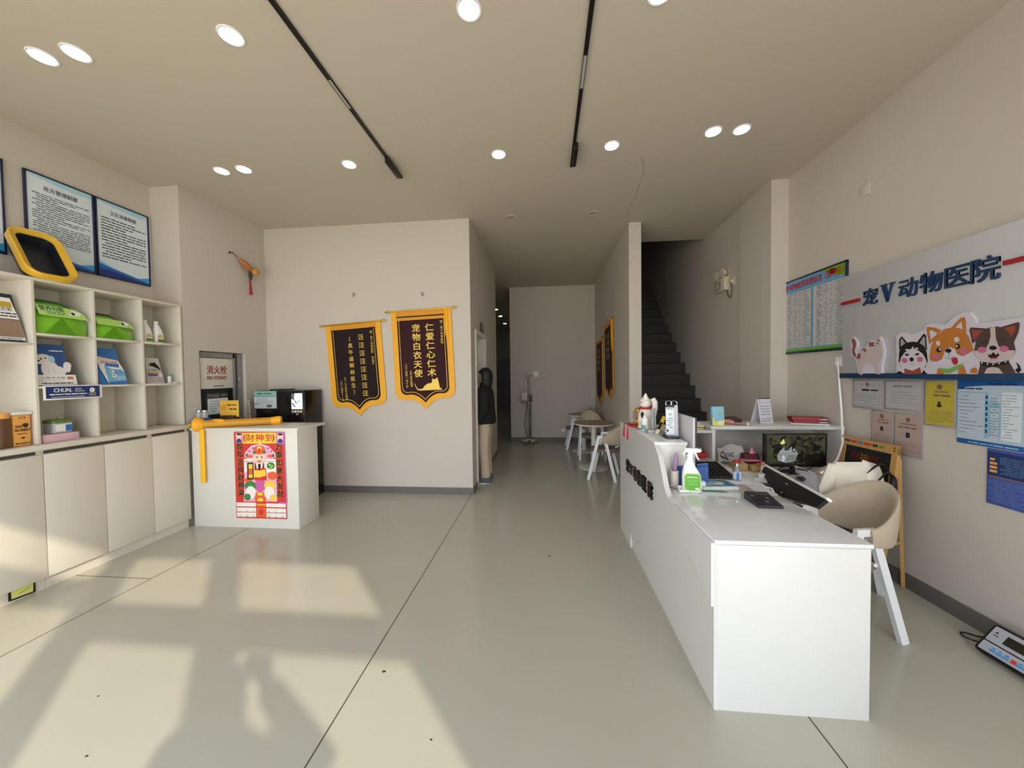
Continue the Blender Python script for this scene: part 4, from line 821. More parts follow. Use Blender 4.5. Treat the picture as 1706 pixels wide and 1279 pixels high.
b = B('silk_yellow'); b.ball(A_+dv*.18+Vector((0, 0, .028)), .09, .03, .022); b.build('silk_knot', t)
b = B('gold'); b.tube([A_-dv*.06, A_-dv*.02], [.012, .02], 12); b.ball(A_-dv*.055, .017); b.build('finial', t)
b = B('tassel_yellow'); b.box(-3.567, -3.515, 3.326, 3.338, .47, 1.03, bev=.004); b.build('tassel', t)

# box of glass jars and yellow card, standing on the counter by the niche
M('jar_box_blue', (66, 96, 160), 0.45); M('jar_glass', (196, 200, 200), 0.08, 0.02, 10, trans=0.35)
t = thing('jar_box', 'blue and white carton with a round emblem beside the bookcase', 'carton', (-3.70, 3.49, 1.036))
b = B('jar_box_blue'); b.box(-3.762, -3.635, 3.44, 3.54, 1.037, 1.125, bev=.002)
f = fr((-3.762, 3.44, 1.037), X, Z); b.disc(.035, .058, .02, .02, f, 1, 'paper'); b.disc(.035, .058, .016, .016, f, 2, 'jar_box_blue'); b.text('乙', .035, .058, .024, f, 3, 'paper'); b.rect(.065, .12, .05, .075, f, 1, 'board_tint'); b.dashes(.01, .12, .01, .035, 2, f, 1, 'paper', .4, 2, .006)
b.build('carton_body', t)
for i, xx in enumerate((-3.731, -3.664)):
    t = thing('glass_jar', ('clear glass jar on the blue carton, the one nearer the bookcase', 'clear glass jar on the blue carton, the one nearer the hydrant niche')[i], 'jar', (xx, 3.49, 1.125), group='glass jars on the blue carton')
    b = B('jar_glass'); b.lathe([(.026, 0), (.031, .006), (.031, .05), (.022, .062), (.022, .07)], (xx, 3.49, 1.126), 20); b.build('jar_body', t)
    b = B('chrome'); b.lathe([(.024, .07), (.024, .083), (.02, .086)], (xx, 3.49, 1.126), 20); b.build('lid', t)
M('card_gold', (214, 170, 60), 0.45, 0.05)
t = thing('notice_stand', 'yellow tabletop notice with a round red sign before the hydrant niche', 'sign', (-3.42, 3.52, 1.036))
b = B('card_gold'); b.box(-3.53, -3.31, 3.535, 3.542, 1.135, 1.312, bev=.002); b.box(-3.50, -3.34, 3.50, 3.58, 1.037, 1.15, bev=.003, mat='print_brown')
f = fr((-3.53, 3.535, 1.125), X, Z); b.disc(.045, .11, .027, .027, f, 1, 'crown_red'); b.disc(.045, .11, .02, .02, f, 2, 'card_gold'); b.line([(.03, .095), (.06, .125)], .006, f, 3, 'crown_red'); b.dashes(.085, .2, .07, .16, 2, f, 1, 'print_brown', .35, 3, .014, 1)
b.build('card', t)

# fire hydrant cabinet in its niche
M('steel_grey', (150, 150, 148), 0.35, 0.05, 20, metal=0.5); M('hyd_white', (212, 210, 200), 0.4); M('hyd_red', (150, 38, 34), 0.5); M('hyd_glass', (28, 28, 30), 0.12); M('emblem_dull', (112, 92, 96), 0.6, .3, 60)
t = thing('hydrant_cabinet', 'white fire hydrant cabinet set in the niche of the left wall', 'fire hydrant', (-3.82, 3.83, 0.93))
b = B('steel_grey')
b.box(-3.895, -3.80, 3.552, 3.585, .932, 1.855); b.box(-3.895, -3.80, 4.0, 4.03, .932, 1.855); b.box(-3.895, -3.80, 3.552, 4.03, 1.79, 1.855, bev=.004); b.box(-3.895, -3.80, 3.552, 4.03, .932, .97)
b.box(-3.895, -3.81, 4.075, 4.145, .932, 1.855, bev=.004)
b.build('frame', t)
b = B('black_matte'); b.box(-3.897, -3.86, 4.03, 4.075, .932, 1.855); b.build('gap', t)
b = B('hyd_white'); b.box(-3.83, -3.805, 3.585, 4.0, 1.435, 1.785, bev=.003)
f = fr((-3.805, 3.585, 1.435), Y, Z); b.text('消火栓', .205, .215, .105, f, 1, 'hyd_red', 'C', .25, .03); b.text('FIRE HYDRANT', .205, .125, .06, f, 1, 'hyd_red', 'C', .25, .035); b.dashes(.13, .29, .015, .04, 1, f, 1, 'ink', .5, 4, .012, 1)
b.build('sign_panel', t)
b = B('hyd_glass'); b.box(-3.83, -3.81, 3.585, 4.0, .97, 1.43); f = fr((-3.81, 3.585, .97), Y, Z); b.rect(.08, .34, .17, .35, f, 1, 'board_white'); b.dashes(.08, .34, .35, .42, 1, f, 1, 'emblem_dull', .6, 3, .04, 1); b.dashes(.1, .32, .19, .33, 5, f, 2, 'ink_soft', .3, 4, .01); b.build('window', t)
b = B('chrome'); b.box(-3.81, -3.795, 4.06, 4.09, 1.50, 1.56, bev=.006); b.build('latch', t)
M('pipe_beige', (200, 190, 174), 0.5)
b = B('pipe_beige'); b.tube([(-3.76, 4.17, 1.25), (-3.755, 4.175, 1.2), (-3.755, 4.18, .9), (-3.755, 4.18, .05)], .012, 8); b.lathe([(.02, 0), (.02, .02)], (-3.757, 4.17, 1.25), 12); tag(b.build('wall_pipe'), 'thin beige conduit pipe running down beside the hydrant niche', 'pipe')

# black water dispenser behind the counter
M('lcd_white', (220, 226, 240), 0.4, 0.3, 12, emit=1.3)
M('panel_black', (16, 15, 16), 0.22)
t = thing('water_dispenser', 'black water dispenser with bright display behind the white side counter', 'water dispenser', (-3.3, 4.28, 0))
b = B('panel_black'); b.box(-3.625, -2.965, 4.12, 4.46, 0.0, 1.39, bev=.012); b.box(-3.5, -3.3, 4.2, 4.4, 1.39, 1.405, bev=.003, mat='black_plastic'); b.build('body', t)
b = B('panel_black'); b.box(-3.20, -2.97, 4.108, 4.12, .02, 1.385, bev=.004); b.build('front_column', t)
f = fr((-3.145, 4.108, 1.085), X, Z)
b = B('lcd_white'); b.rect(.012, .155, .075, .27, f, 1); b.art([(.012, .27), (.06, .27), (.04, .19), (.012, .2)], f, 2, 'ink_soft'); b.line([(.03, .22), (.08, .14)], .012, f, 2, 'ink_soft'); b.line([(.02, .15), (.06, .10)], .02, f, 2, 'ink_soft'); b.rect(.09, .12, .165, .175, f, 2, 'ink'); b.line([(.05, .2), (.1, .12)], .004, f, 2, 'ink')
b.build('display', t)
for k in range(4):
    b = B(('pink_card', 'paper', 'pink_card', 'sign_lime')[k]); b.rect(.012+k*.036, .04+k*.036, .03, .06, f, 1); b.build('button', t)
b = B('paper'); b.rect(.07, .1, .005, .015, f, 1); b.build('logo', t)
M('sheet_teal', (150, 196, 190), 0.6)
b = B('board_white'); b.box(-3.63, -3.338, 4.108, 4.118, 1.17, 1.385); f = fr((-3.63, 4.108, 1.17), X, Z); b.rect(.0, .292, .155, .215, f, 1, 'sheet_teal'); b.dashes(.04, .25, .165, .205, 1, f, 2, 'leaf_green', .5, 3, .02, 1); b.rect(0, .292, .148, .155, f, 2, 'bag_dkgreen'); b.dashes(.02, .27, .06, .14, 5, f, 1, 'ink_soft', .3, 4, .008); b.disc(.2, .03, .04, .02, f, 2, 'ink_soft'); b.rect(0, .06, .055, .062, f, 2, 'ink')
tag(b.build('instruction_sheet'), 'pale green printed sheet taped to the black water dispenser', 'notice')

# gourd ornament on the wall
M('gourd', (176, 116, 58), 0.4, 0.15, 40); M('gourd_light', (190, 142, 74), 0.4, 0.15, 40); M('cord_dark', (58, 44, 30), 0.6); M('tassel_red', (156, 26, 32), 0.6)
t = thing('gourd_ornament', 'dried gourd with a red tassel hung high on the left wall', 'ornament', (-3.73, 4.2, 2.9))
b = B('gourd_light'); b.ball((-3.70, 4.262, 2.915), .052, .052, .056); b.build('gourd_bulb', t)
b = B('gourd'); b.tube([(-3.74, 4.05, 3.03), (-3.73, 4.10, 3.0), (-3.72, 4.15, 2.965), (-3.715, 4.2, 2.935), (-3.71, 4.22, 2.92)], [.008, .026, .042, .036, .02], 14); b.build('gourd_neck', t)
b = B('cord_dark'); b.tube([(-3.765, 3.965, 3.075), (-3.755, 4.0, 3.072), (-3.745, 4.05, 3.04)], .005, 8); b.tube([(-3.765, 3.96, 3.05), (-3.755, 3.966, 3.075)], .008, 8); b.tube([(-3.765, 4.13, 3.03), (-3.735, 4.15, 2.985)], .005, 8); b.ball((-3.765, 4.128, 3.033), .01)
b.tube([(-3.715, 4.2, 2.90), (-3.715, 4.205, 2.86), (-3.715, 4.21, 2.80)], [.016, .02, .016], 8); b.build('stem_cord', t)
b = B('tassel_red'); b.tube([(-3.715, 4.195, 2.795), (-3.715, 4.2, 2.77), (-3.715, 4.205, 2.66), (-3.715, 4.207, 2.61)], [.014, .011, .016, .02], 10); b.build('tassel', t)

# ================================================================ award pennants
M('velvet_maroon', (50, 12, 20), 0.9, 0.15, 30); M('velvet_dark', (27, 7, 12), 0.9, 0.15, 30); M('fringe_yellow', (238, 172, 34), 0.6, 0.1, 90, 0.2); M('fringe_gold', (214, 148, 30), 0.6, 0.1, 60)
def shield(w, h, r, tip, n=8):
    """pennant outline, origin top centre, y down is negative: straight sides, rounded lower corners, ogee point"""
    P = [(-w/2, 0), (-w/2, -h+r)]
    for i in range(1, n+1):
        a = PI + i/n*PI/2
        P.append((-w/2+r+r*math.cos(a), -h+r+r*math.sin(a)))
    x0 = -w/2+r
    for i in range(1, n+1):
        s = i/n
        P.append((x0*(1-s), -h + .012*math.sin(PI*s) - tip*s**2.2))
    return P + [(-x, y) for x, y in P[-2::-1]]
def pennant(o, u, v, w, h, label, field, deco, group, rodw, tassels=False, name='award_pennant', loc=None):
    f = fr(o, u, v)
    t = thing(name, label, 'pennant', loc or tuple(f[0]), group=group)
    b = B('fringe_yellow'); b.prism(shield(w, h, .11, .13), .008, f, .006); b.rect(-w*.42, w*.42, -.085, 0, f, 26, 'fringe_gold'); b.build('fringe', t)
    k = B(field); k.prism([(x, y-.07) for x, y in shield(w-.15, h-.135, .08, .11)], .008, f, .010); k.build('field', t)
    k = B('gold_print'); q = [(x, y-.09) for x, y in shield(w-.20, h-.185, .07, .10)]
    k.line(q[1:-1] , .006, f, 32); k.line([q[0], q[1]], .005, f, 32); k.line([q[-2], q[-1]], .005, f, 32); deco(k, f, w, h); k.build('lettering', t)
    k = B('gold'); oo, uu, vv, nn_ = f
    k.tube([oo - uu*(rodw/2) + nn_*.02, oo + uu*(rodw/2) + nn_*.02], .009, 10)
    for s in (-1, 1):
        c = oo + uu*(s*rodw/2) + nn_*.02
        k.tube([c, c+uu*s*.018, c+uu*s*.035, c+uu*s*.055], [.010, .018, .014, .002], 10)
    k.build('rod', t)
    if tassels:
        k = B('tassel_yellow')
        for q_, L in ((w*.42, h*.42), (w*.435, h*.35), (w*.40, h*.3)): k.tube([oo + uu*q_ + nn_*.022, oo + uu*(q_-.004) - vv*L*.5 + nn_*.024, oo + uu*(q_-.006) - vv*L + nn_*.022], [.006, .008, .005], 8)
        k.build('tassel', t)
    return t
def deco1(k, f, w, h):
    L = 34
    k.vtext('汪汪汪汪汪汪汪汪', .10, -.15, .08, f, L, 'gold_print', 1.33, .016)
    k.vtext('（真牛逼啊林医生）', -.055, -.17, .068, f, L, 'gold_print', 1.29, .012)
    k.vtext('赠：宠V动物医院 林医生', .243, -.115, .036, f, L, 'gold_print', 1.04)
    k.vtext('五一七三四步兵敬赠', -.165, -.70, .034, f, L, 'gold_print', 1.02)
    k.vtext('二〇二四年十一月', -.222, -.74, .034, f, L, 'gold_print', 1.02)
def deco2(k, f, w, h):
    L = 34
    k.rect(-w*.42, w*.42, -.125, -.085, f, 33, 'fringe_gold'); k.rect(-w*.42, w*.42, -.088, -.085, f, 34, 'print_brown')
    k.vtext('仁爱仁心仁术', .105, -.18, .106, f, L, 'gold_print', 1.11, .024, 1.15)
    k.vtext('宠物白衣天使', -.075, -.18, .106, f, L, 'gold_print', 1.11, .024, 1.1)
    k.vtext('赠：宠V动物医院', .265, -.15, .036, f, L, 'gold_print', 1.06)
    k.vtext('二〇二四年一月十日', -.235, -.68, .035, f, L, 'gold_print', 1.02)
    k.vtext('王宁家长敬赠', -.175, -.78, .035, f, L, 'gold_print', 1.02)
    y0 = -1.045
    P = [(-.10, .01), (-.12, .05), (-.135, .09), (-.13, .095), (-.115, .055), (-.09, .02), (-.03, .02), (0, .06), (.04, .085), (.085, .092), (.10, .10), (.105, .155), (.128, .135), (.152, .143), (.175, .16), (.185, .11), (.195, .06), (.20, .025), (.23, .012), (.225, 0), (-.06, 0)]
    k.art([(x, y0+y) for x, y in P], f, L, 'gold_print')
a1 = math.atan2(.056, .871)
pennant((-2.531, 4.505, 2.256), (math.cos(a1), 0, math.sin(a1)), (-math.sin(a1), 0, math.cos(a1)), .76, 1.10, 'lower maroon pennant on the back wall with one repeated gold character', 'velvet_dark', deco1, 'maroon award pennants', .83)
a2 = math.atan2(.035, .886)
pennant((-1.602, 4.505, 2.407), (math.cos(a2), 0, math.sin(a2)), (-math.sin(a2), 0, math.cos(a2)), .80, 1.16, 'higher maroon pennant with a gold cat silhouette near the hall corner', 'velvet_maroon', deco2, 'maroon award pennants', .86, True)
M('hook_clear', (190, 184, 176), 0.3)
for i, (x, z) in enumerate(((-2.51, 2.63), (-1.577, 2.605))):
    b = B('hook_clear'); b.box(x-.02, x+.02, 4.503, 4.51, z-.02, z+.03, bev=.003); b.tube([(x-.018, 4.498, z+.03), (x, 4.494, z), (x+.018, 4.498, z+.03)], .003, 6, mat='wire_grey'); b.tube([(x, 4.498, z), (x, 4.492, z-.02)], .004, 6, mat='wire_grey')
    tag(b.build('wall_hook'), ('small clear wall hook above the pennant of repeated characters', 'small clear wall hook above the pennant with the gold cat')[i], 'hook', 'clear hooks on the back wall')

# ================================================================ RECEPTION DESK
DX0, DX1, DY0, DYR, DY1 = 0.755, 1.41, 1.665, 2.51, 3.62
t = thing('reception_desk', 'long white glossy reception desk with a raised rear section', 'desk', (1.08, 2.6, 0))
b = B('white_laminate')
prof = [(1.665, 0.0), (1.665, .772), (2.12, .772), (2.24, .785), (2.30, .83), (2.36, .92), (2.42, 1.0), (2.52, 1.066), (3.62, 1.066), (3.62, 0.0)]
fd = (Vector((DX0, 0, 0)), -Y, Z, -X)
def sidepoly(pts): return [(-y, z) for y, z in pts]
b.prism(sidepoly(prof), -.018, fd, 0.0)
b.build('front_panel', t)
# raised wave overlay on the front: thick upper area with a swept lower edge
wave = [(1.665, .482), (1.70, .50), (1.785, .553), (1.86, .582), (1.93, .598), (2.02, .618), (2.10, .624), (2.18, .616), (2.258, .60), (2.36, .55), (2.50, .465), (2.623, .388), (2.80, .27), (3.013, .131), (3.08, .11), (3.15, .10), (3.199, .13), (3.2, .0), (3.62, .0), (3.62, 1.07), (2.52, 1.07), (2.42, 1.0), (2.36, .92), (2.30, .83), (2.24, .785), (2.12, .775), (1.665, .775)]
b = B('white_gloss'); b.prism(sidepoly(wave), .012, fd, 0.0005); b.build('wave_panel', t)
b = B('white_laminate'); b.box(DX0+.018, DX1, DY0, DY0+.018, 0.0, .768, bev=.001); b.build('end_panel', t)
b = B('white_gloss'); b.box(DX0+.001, DX1+.008, DY0-.004, DYR, .771, .790, bev=.0015); b.box(.96, DX1+.05, DYR, 3.60, .771, .790, bev=.001); b.build('desk_top', t)
b = B('white_laminate'); b.box(DX0+.018, .955, DYR, DYR+.016, .791, 1.05, bev=.001); b.box(.94, .955, DYR+.016, 3.6, .791, 1.05); b.build('riser', t)
b = B('white_gloss'); b.box(DX0-.012, .962, DYR-.006, 3.622, 1.05, 1.075, bev=.002); b.build('raised_top', t)
b = B('white_laminate'); b.box(DX1-.02, DX1, DY0+.02, 3.2, 0, .77); b.box(DX0, DX1, 3.60, 3.62, 0, .77); b.build('back_panel', t)
M('letter_brown', (52, 38, 40), 0.45)
L = [('宠', 3.265), ('V', 3.14), ('动', 3.01), ('物', 2.875), ('医', 2.73), ('院', 2.575)]
for ch, y in L:
    b = B('letter_brown'); b.text(ch, -y, .715, .125, (Vector((DX0-.0127, 0, 0)), -Y, Z, -X), 0, 'letter_brown', 'C', .092 if ch != 'V' else .06, .03, .014); b.build('raised_letter', t)

# shelf return along the back of the staff area
t = thing('back_shelf_desk', 'white staff desk with a high shelf between reception desk and right wall', 'desk', (1.95, 3.2, 0))
b = B('white_laminate')
b.box(1.45, 2.54, 3.255, 3.60, 1.045, 1.075, bev=.0015); b.build('high_shelf', t)
b = B('white_laminate'); b.box(.965, 1.462, 3.27, 3.598, 1.012, 1.035, bev=.0015); b.build('low_shelf', t)
b = B('white_laminate'); b.box(1.462, 1.49, 3.262, 3.58, .741, 1.045, bev=.001); b.build('divider', t)
b = B('white_laminate'); b.box(2.512, 2.54, 3.262, 3.58, 0, 1.045, bev=.001); b.build('side_panel', t)
M('panel_grey', (196, 194, 186), 0.5)
b = B('panel_grey'); b.box(.965, 2.53, 3.582, 3.598, 0, 1.04); b.build('back_panel', t)
b = B('white_laminate'); b.box(1.465, 2.51, 2.80, 3.58, .715, .74, bev=.001); b.box(2.48, 2.51, 2.85, 3.2, 0, .715); b.build('worktop', t)

# ================================================================ things on the raised counter
M('porcelain', (236, 230, 220), 0.3, 0.03); M('cat_red', (176, 30, 34), 0.45)
t = thing('lucky_cat', 'white beckoning cat figurine with red collar on the raised counter', 'figurine', (.86, 3.12, 1.075))
b = B('porcelain')
b.lathe([(.055, 0), (.075, .01), (.085, .06), (.08, .12), (.055, .165), (.045, .175)], (.862, 3.14, 1.085), 24, sx=.8, sy=.95)
b.ball((.855, 3.13, 1.295), .05, .06, .052)
b.tube([(.845, 3.085, 1.33), (.84, 3.08, 1.355), (.838, 3.078, 1.375)], [.022, .016, .003], 10); b.tube([(.868, 3.17, 1.33), (.87, 3.178, 1.355), (.872, 3.182, 1.375)], [.022, .016, .003], 10)
b.tube([(.90, 3.06, 1.20), (.905, 3.03, 1.26), (.90, 3.02, 1.31), (.885, 3.025, 1.34)], [.025, .022, .022, .018], 12)
b.ball((.81, 3.09, 1.16), .025, .03, .04); b.ball((.815, 3.09, 1.095), .035, .03, .018); b.ball((.85, 3.06, 1.095), .035, .03, .018)
b.build('body', t)
b = B('cat_red'); b.lathe([(.058, 0), (.064, .006), (.062, .016), (.05, .02)], (.858, 3.135, 1.243), 20, sx=.8); b.build('collar', t)
b = B('cat_red'); b.lathe([(.085, 0), (.09, .005), (.085, .014)], (.862, 3.14, 1.076), 24, sx=.85); b.build('base_rim', t)
b = B('cat_red'); b.ball((.93, 3.16, 1.24), .02); b.build('bow', t)
b = B('black_matte'); b.ball((.815, 3.075, 1.19), .012, .03, .035); b.ball((.808, 3.105, 1.30), .004, .008, .004); b.ball((.82, 3.088, 1.305), .004, .008, .004); b.build('painted_mark', t)
for p in ((.795, 3.14, 1.23), (.79, 3.17, 1.13), (.79, 3.2, 1.12), (.80, 3.16, 1.14)):
    b = B('gold'); b.ball(p, .016); b.build('bell', t)
b = B('bag_brownish'); b.tube([(.80, 3.15, 1.24), (.79, 3.19, 1.2), (.785, 3.2, 1.15)], [.02, .024, .02], 10); b.build('garland', t)

M('pump_teal', (92, 168, 158), 0.4)
t = thing('pump_bottle', 'white pump bottle with a teal label edge in front of the cat figurine', 'bottle', (.812, 3.0, 1.075))
b = B('white_plastic'); b.lathe([(.022, 0), (.026, .004), (.026, .10), (.022, .107), (.012, .11)], (.815, 3.0, 1.0755), 20); b.build('bottle_body', t)
b = B('pump_teal'); b.lathe([(.0265, .012), (.0265, .05)], (.8135, 3.0005, 1.0755), 20, sx=1.0); b.build('label_band', t)
b = B('white_plastic'); b.lathe([(.013, .11), (.013, .125), (.006, .128), (.006, .145), (.012, .147), (.012, .155)], (.815, 3.0, 1.0755), 14); b.build('pump_head', t)
M('red_silk', (190, 26, 30), 0.5)
t = thing('red_tassel_charm', 'flat red charm with two tassels hanging over the far counter edge', 'charm', (.78, 3.33, 1.075))
b = B('red_silk'); b.box(.755, .84, 3.22, 3.36, 1.0755, 1.088, bev=.005); b.build('charm_pad', t)
for y in (3.27, 3.42):
    b = B('red_silk'); b.tube([(.79, y-.02, 1.083), (.745, y, 1.082), (.738, y, 1.06), (.736, y, 1.0), (.736, y, .955)], [.003, .003, .003, .008, .011], 8); b.build('tassel', t)
M('acrylic', (206, 210, 214), 0.1, 0.02, 10, trans=0.5)
t = thing('acrylic_holder', 'clear acrylic card holder between the figurine and the flip calendar', 'card holder', (.86, 2.90, 1.075))
b = B('acrylic'); b.box(.80, .92, 2.86, 2.95, 1.0755, 1.10, bev=.002); b.box(.862, .874, 2.90, 2.93, 1.10, 1.27, bev=.002); b.box(.845, .857, 2.90, 2.93, 1.10, 1.255, bev=.002); b.build('holder', t)
M('flyer_yellow', (222, 190, 60), 0.5, 0.1)
t = thing('flyer_stack', 'yellow and black leaflets leaning behind the flip calendar', 'leaflets', (.90, 2.83, 1.075))
u_ = Vector((0, -1, .0)); v_ = Vector((.35, .25, 1)).normalized()
b = B('flyer_yellow'); f = (Vector((.868, 2.87, 1.077)), Vector((.55, .0, .83)).normalized(), Vector((.2, .9, 0.1)).normalized(), Vector((0, 0, 0)))
f = fr((.862, 2.80, 1.077), (.42, .10, .9), (-.2, 1, 0)); b.prism([(0, 0), (.15, 0), (.15, .05), (0, .05)], .003, f); b.rect(.04, .10, .003, .047, f, 6, 'black_matte'); b.rect(0, .035, .003, .047, f, 6, 'paper'); b.build('leaflet', t)
M('cal_frame', (188, 184, 196), 0.4)
t = thing('flip_calendar', 'tall ring-bound flip stand with two silver rings at the near counter edge', 'calendar', (.91, 2.70, 1.075))
b = B('black_plastic'); b.box(.865, .955, 2.62, 2.74, 1.0755, 1.09, bev=.003); b.build('base', t)
b = B('cal_frame'); f = fr((.885, 2.70, 1.09), (.93, -.36, 0), (0, 0.06, 1)); b.prism([(0, 0), (.082, 0), (.082, .222), (0, .222)], -.022, f); b.rect(.004, .055, .01, .215, f, 1, 'board_white'); b.rect(.0, .06, .205, .222, f, 2, 'ink'); b.dashes(.008, .052, .19, .2, 1, f, 2, 'ink', .6, 3, .006, 1); b.text('10', .03, .155, .022, f, 2, 'ink', 'C', None, .02); b.dashes(.008, .05, .05, .135, 5, f, 2, 'ink_soft', .4, 4, .006); b.disc(.012, .035, .007, .01, f, 2, 'ink'); b.build('pages', t)
b = B('chrome')
o, u, v, n = f
for q in (.022, .058):
    b.tube([o + u*(q + .02*math.cos(2*PI*k/20)) + v*(.235 + .02*math.sin(2*PI*k/20)) - n*(.01-.003*k/20) for k in range(21)], .0022, 6)
b.build('ring', t)

# ================================================================ on the desk top
M('bottle_white', (244, 244, 246), 0.25, 0.01); M('label_leaf', (104, 176, 64), 0.35, 0.1, 10); M('label_bright', (166, 214, 110), 0.35)
t = thing('spray_bottle', 'white trigger spray bottle with a green label on the desk', 'spray bottle', (.925, 2.345, .79))
b = B('bottle_white')
cx, cy = .925, 2.345
ub = Vector((.985, -.17, 0)); vb = Vector((.17, .985, 0))
def sect(w, d, z, dx=0.0): return [Vector((cx, cy, .791+z)) + ub*(a+dx) + vb*c for a, c in rrect(w, d, min(w, d)*.42, 5)][::-1]
loft(b, [sect(*q) for q in ((.098, .05, 0), (.108, .058, .006), (.11, .06, .05), (.11, .06, .10), (.098, .055, .125, -.004), (.07, .048, .16, -.012), (.046, .04, .195, -.012), (.036, .034, .205, -.01), (.034, .034, .214, -.01))], None, True, True)
b.build('bottle_body', t)
b = B('bottle_white')
loft(b, [sect(*q) for q in ((.036, .036, .212, -.01), (.038, .038, .23, -.01), (.03, .03, .238, -.008), (.034, .03, .248, -.006), (.085, .03, .252, .0), (.092, .028, .27, .002), (.075, .024, .277, .0))], None, True, True)
P_ = lambda a, z, c=0.0: Vector((cx, cy, .791+z)) + ub*a + vb*c
b.tube([P_(.04, .262), P_(.052, .262), P_(.056, .262)], [.011, .011, .008], 10)
b.tube([P_(.018, .248), P_(.028, .235), P_(.034, .215), P_(.045, .205)], [.007, .006, .005, .004], 8)
b.tube([P_(-.035, .25), P_(-.05, .245), P_(-.042, .225)], [.006, .005, .003], 8)
b.build('trigger_head', t)
f = (P_(-.05, .012) - vb*.0302, ub, Z, ub.cross(Z))
b = B('label_leaf'); b.art([(a+.05, c+.055) for a, c in rrect(.094, .11, .022, 5)], f, 1, 'label_bright'); b.art([(a+.05, c+.055) for a, c in rrect(.086, .102, .02, 5)], f, 2); b.dashes(.02, .08, .082, .09, 1, f, 3, 'paper', .7, 3, .006, 1); b.dashes(.025, .085, .035, .07, 3, f, 3, 'label_bright', .3, 3, .006); b.rect(.065, .088, .008, .02, f, 3, 'paper'); b.build('bottle_label', t)

M('cup_cream', (230, 224, 210), 0.4); M('pen_lilac', (168, 136, 172), 0.4)
t = thing('pen_cup', 'cream cylinder cup holding one lilac pen beside the raised counter', 'cup', (.857, 2.445, .79))
b = B('cup_cream'); b.lathe([(.024, 0), (.026, .003), (.026, .105), (.0225, .105), (.022, .02), (.001, .018)], (.857, 2.447, .7905), 20); b.build('cup_body', t)
b = B('pen_lilac'); b.tube([(.857, 2.447, .81), (.862, 2.45, .91), (.866, 2.452, .96), (.869, 2.453, 1.0), (.871, 2.454, 1.018)], [.01, .012, .016, .011, .004], 10)
tag(b.build('lilac_pen'), 'lilac tapered pen standing in the cream cup on the desk', 'pen')
M('folder_blue', (48, 92, 160), 0.45, 0.06)
t = thing('file_box', 'blue file box standing behind the green labelled spray bottle', 'file box', (1.0, 2.49, .79))
b = B('folder_blue'); f = fr((.885, 2.468, .791), (.97, -.0, 0), (0, .06, 1)); b.prism([(0, 0), (.20, 0), (.20, .13), (.0, .10)], -.006, f); f2 = fr((.885, 2.49, .791), (1, 0, 0), (0, .1, 1)); b.prism([(0, 0), (.21, 0), (.21, .145), (.0, .12)], -.006, f2); b.box(.885, 1.09, 2.466, 2.508, .791, .797); b.build('box_body', t)
b = B('white_plastic'); b.box(.985, 1.03, 2.385, 2.42, .791, .84, bev=.003); tag(b.build('white_carton'), 'small white carton right behind the base of the spray bottle', 'carton')
t = thing('white_charger', 'small white plug with its cord lying at the foot of the raised counter', 'plug', (.86, 2.36, .79))
b = B('white_plastic'); b.box(.84, .90, 2.31, 2.345, .791, .808, bev=.004); b.box(.85, .89, 2.37, 2.395, .791, .815, bev=.006); b.build('plug_body', t)
b = B('wire_grey'); b.tube([(.86, 2.345, .797), (.83, 2.38, .795), (.81, 2.42, .794), (.80, 2.455, .794)], .0025, 6); b.build('cord', t)

M('book_teal', (46, 122, 148), 0.4, 0.2, 16); M('book_pale', (152, 196, 206), 0.45, 0.1)
t = thing('spiral_notebook', 'teal covered spiral notebook lying on the desk', 'notebook', (1.14, 2.46, .79))
c_, s_ = math.cos(rad(4)), math.sin(rad(4))
f = fr((1.015, 2.365, .791), (c_, s_, 0), (-s_*2.2, 1, 0))
b = B('paper'); b.prism([(0.0, .01), (.225, .01), (.225, .155), (0, .155)], .018, f); b.build('pages', t)
b = B('book_teal'); b.prism([(-.002, .008), (.227, .008), (.227, .157), (-.002, .157)], .0015, f, .0185); b.art([(.02, .03), (.12, .05), (.2, .1), (.1, .14), (.02, .12)], f, 35, 'book_pale'); b.disc(.13, .06, .035, .018, f, 36, 'cup_cream'); b.disc(.15, .09, .02, .012, f, 36, 'paper'); b.prism([(-.002, .008), (.227, .008), (.227, .157), (-.002, .157)], .0012, f, -.0005); b.build('cover', t)
b = B('paper'); o, u, v, n = f
for k in range(17):
    b.tube([o + u*(.01+k*.0128) + v*(.014 + .012*math.cos(a)) + n*(.009 + .0125*math.sin(a)) for a in [i*2*PI/10 for i in range(11)]], .0028, 5, cap=False)
b.build('spiral_binding', t)
b = B('leaf_green'); f = fr((.99, 2.345, .791), (1, .0, 0), (0, 1, 0)); b.prism([(.0, .0), (.16, -.005), (.14, .02), (.02, .03)], .001, f); tag(b.build('green_slip'), 'green edged paper slip peeking out under the spiral notebook', 'paper')
b = B('paper'); f = fr((1.05, 2.53, .791), (1, .05, 0), (-.1, 1, 0)); b.prism([(0, 0), (.22, 0), (.2, .1), (.0, .1)], .002, f); b.rect(.02, .2, .05, .09, f, 5, 'pink_card'); tag(b.build('pink_form'), 'white and pink paper form behind the spiral notebook', 'paper')
M('frost_sheet', (214, 216, 222), 0.5)
b = B('frost_sheet'); b.prism([(1.31, 2.26), (1.42, 2.30), (1.44, 2.50), (1.33, 2.52)], .0015, (Vector((0, 0, .791)), X, Y, Z)); tag(b.build('paper_sheet'), 'blank pale sheet at the staff edge of the desk behind the calculator', 'paper')

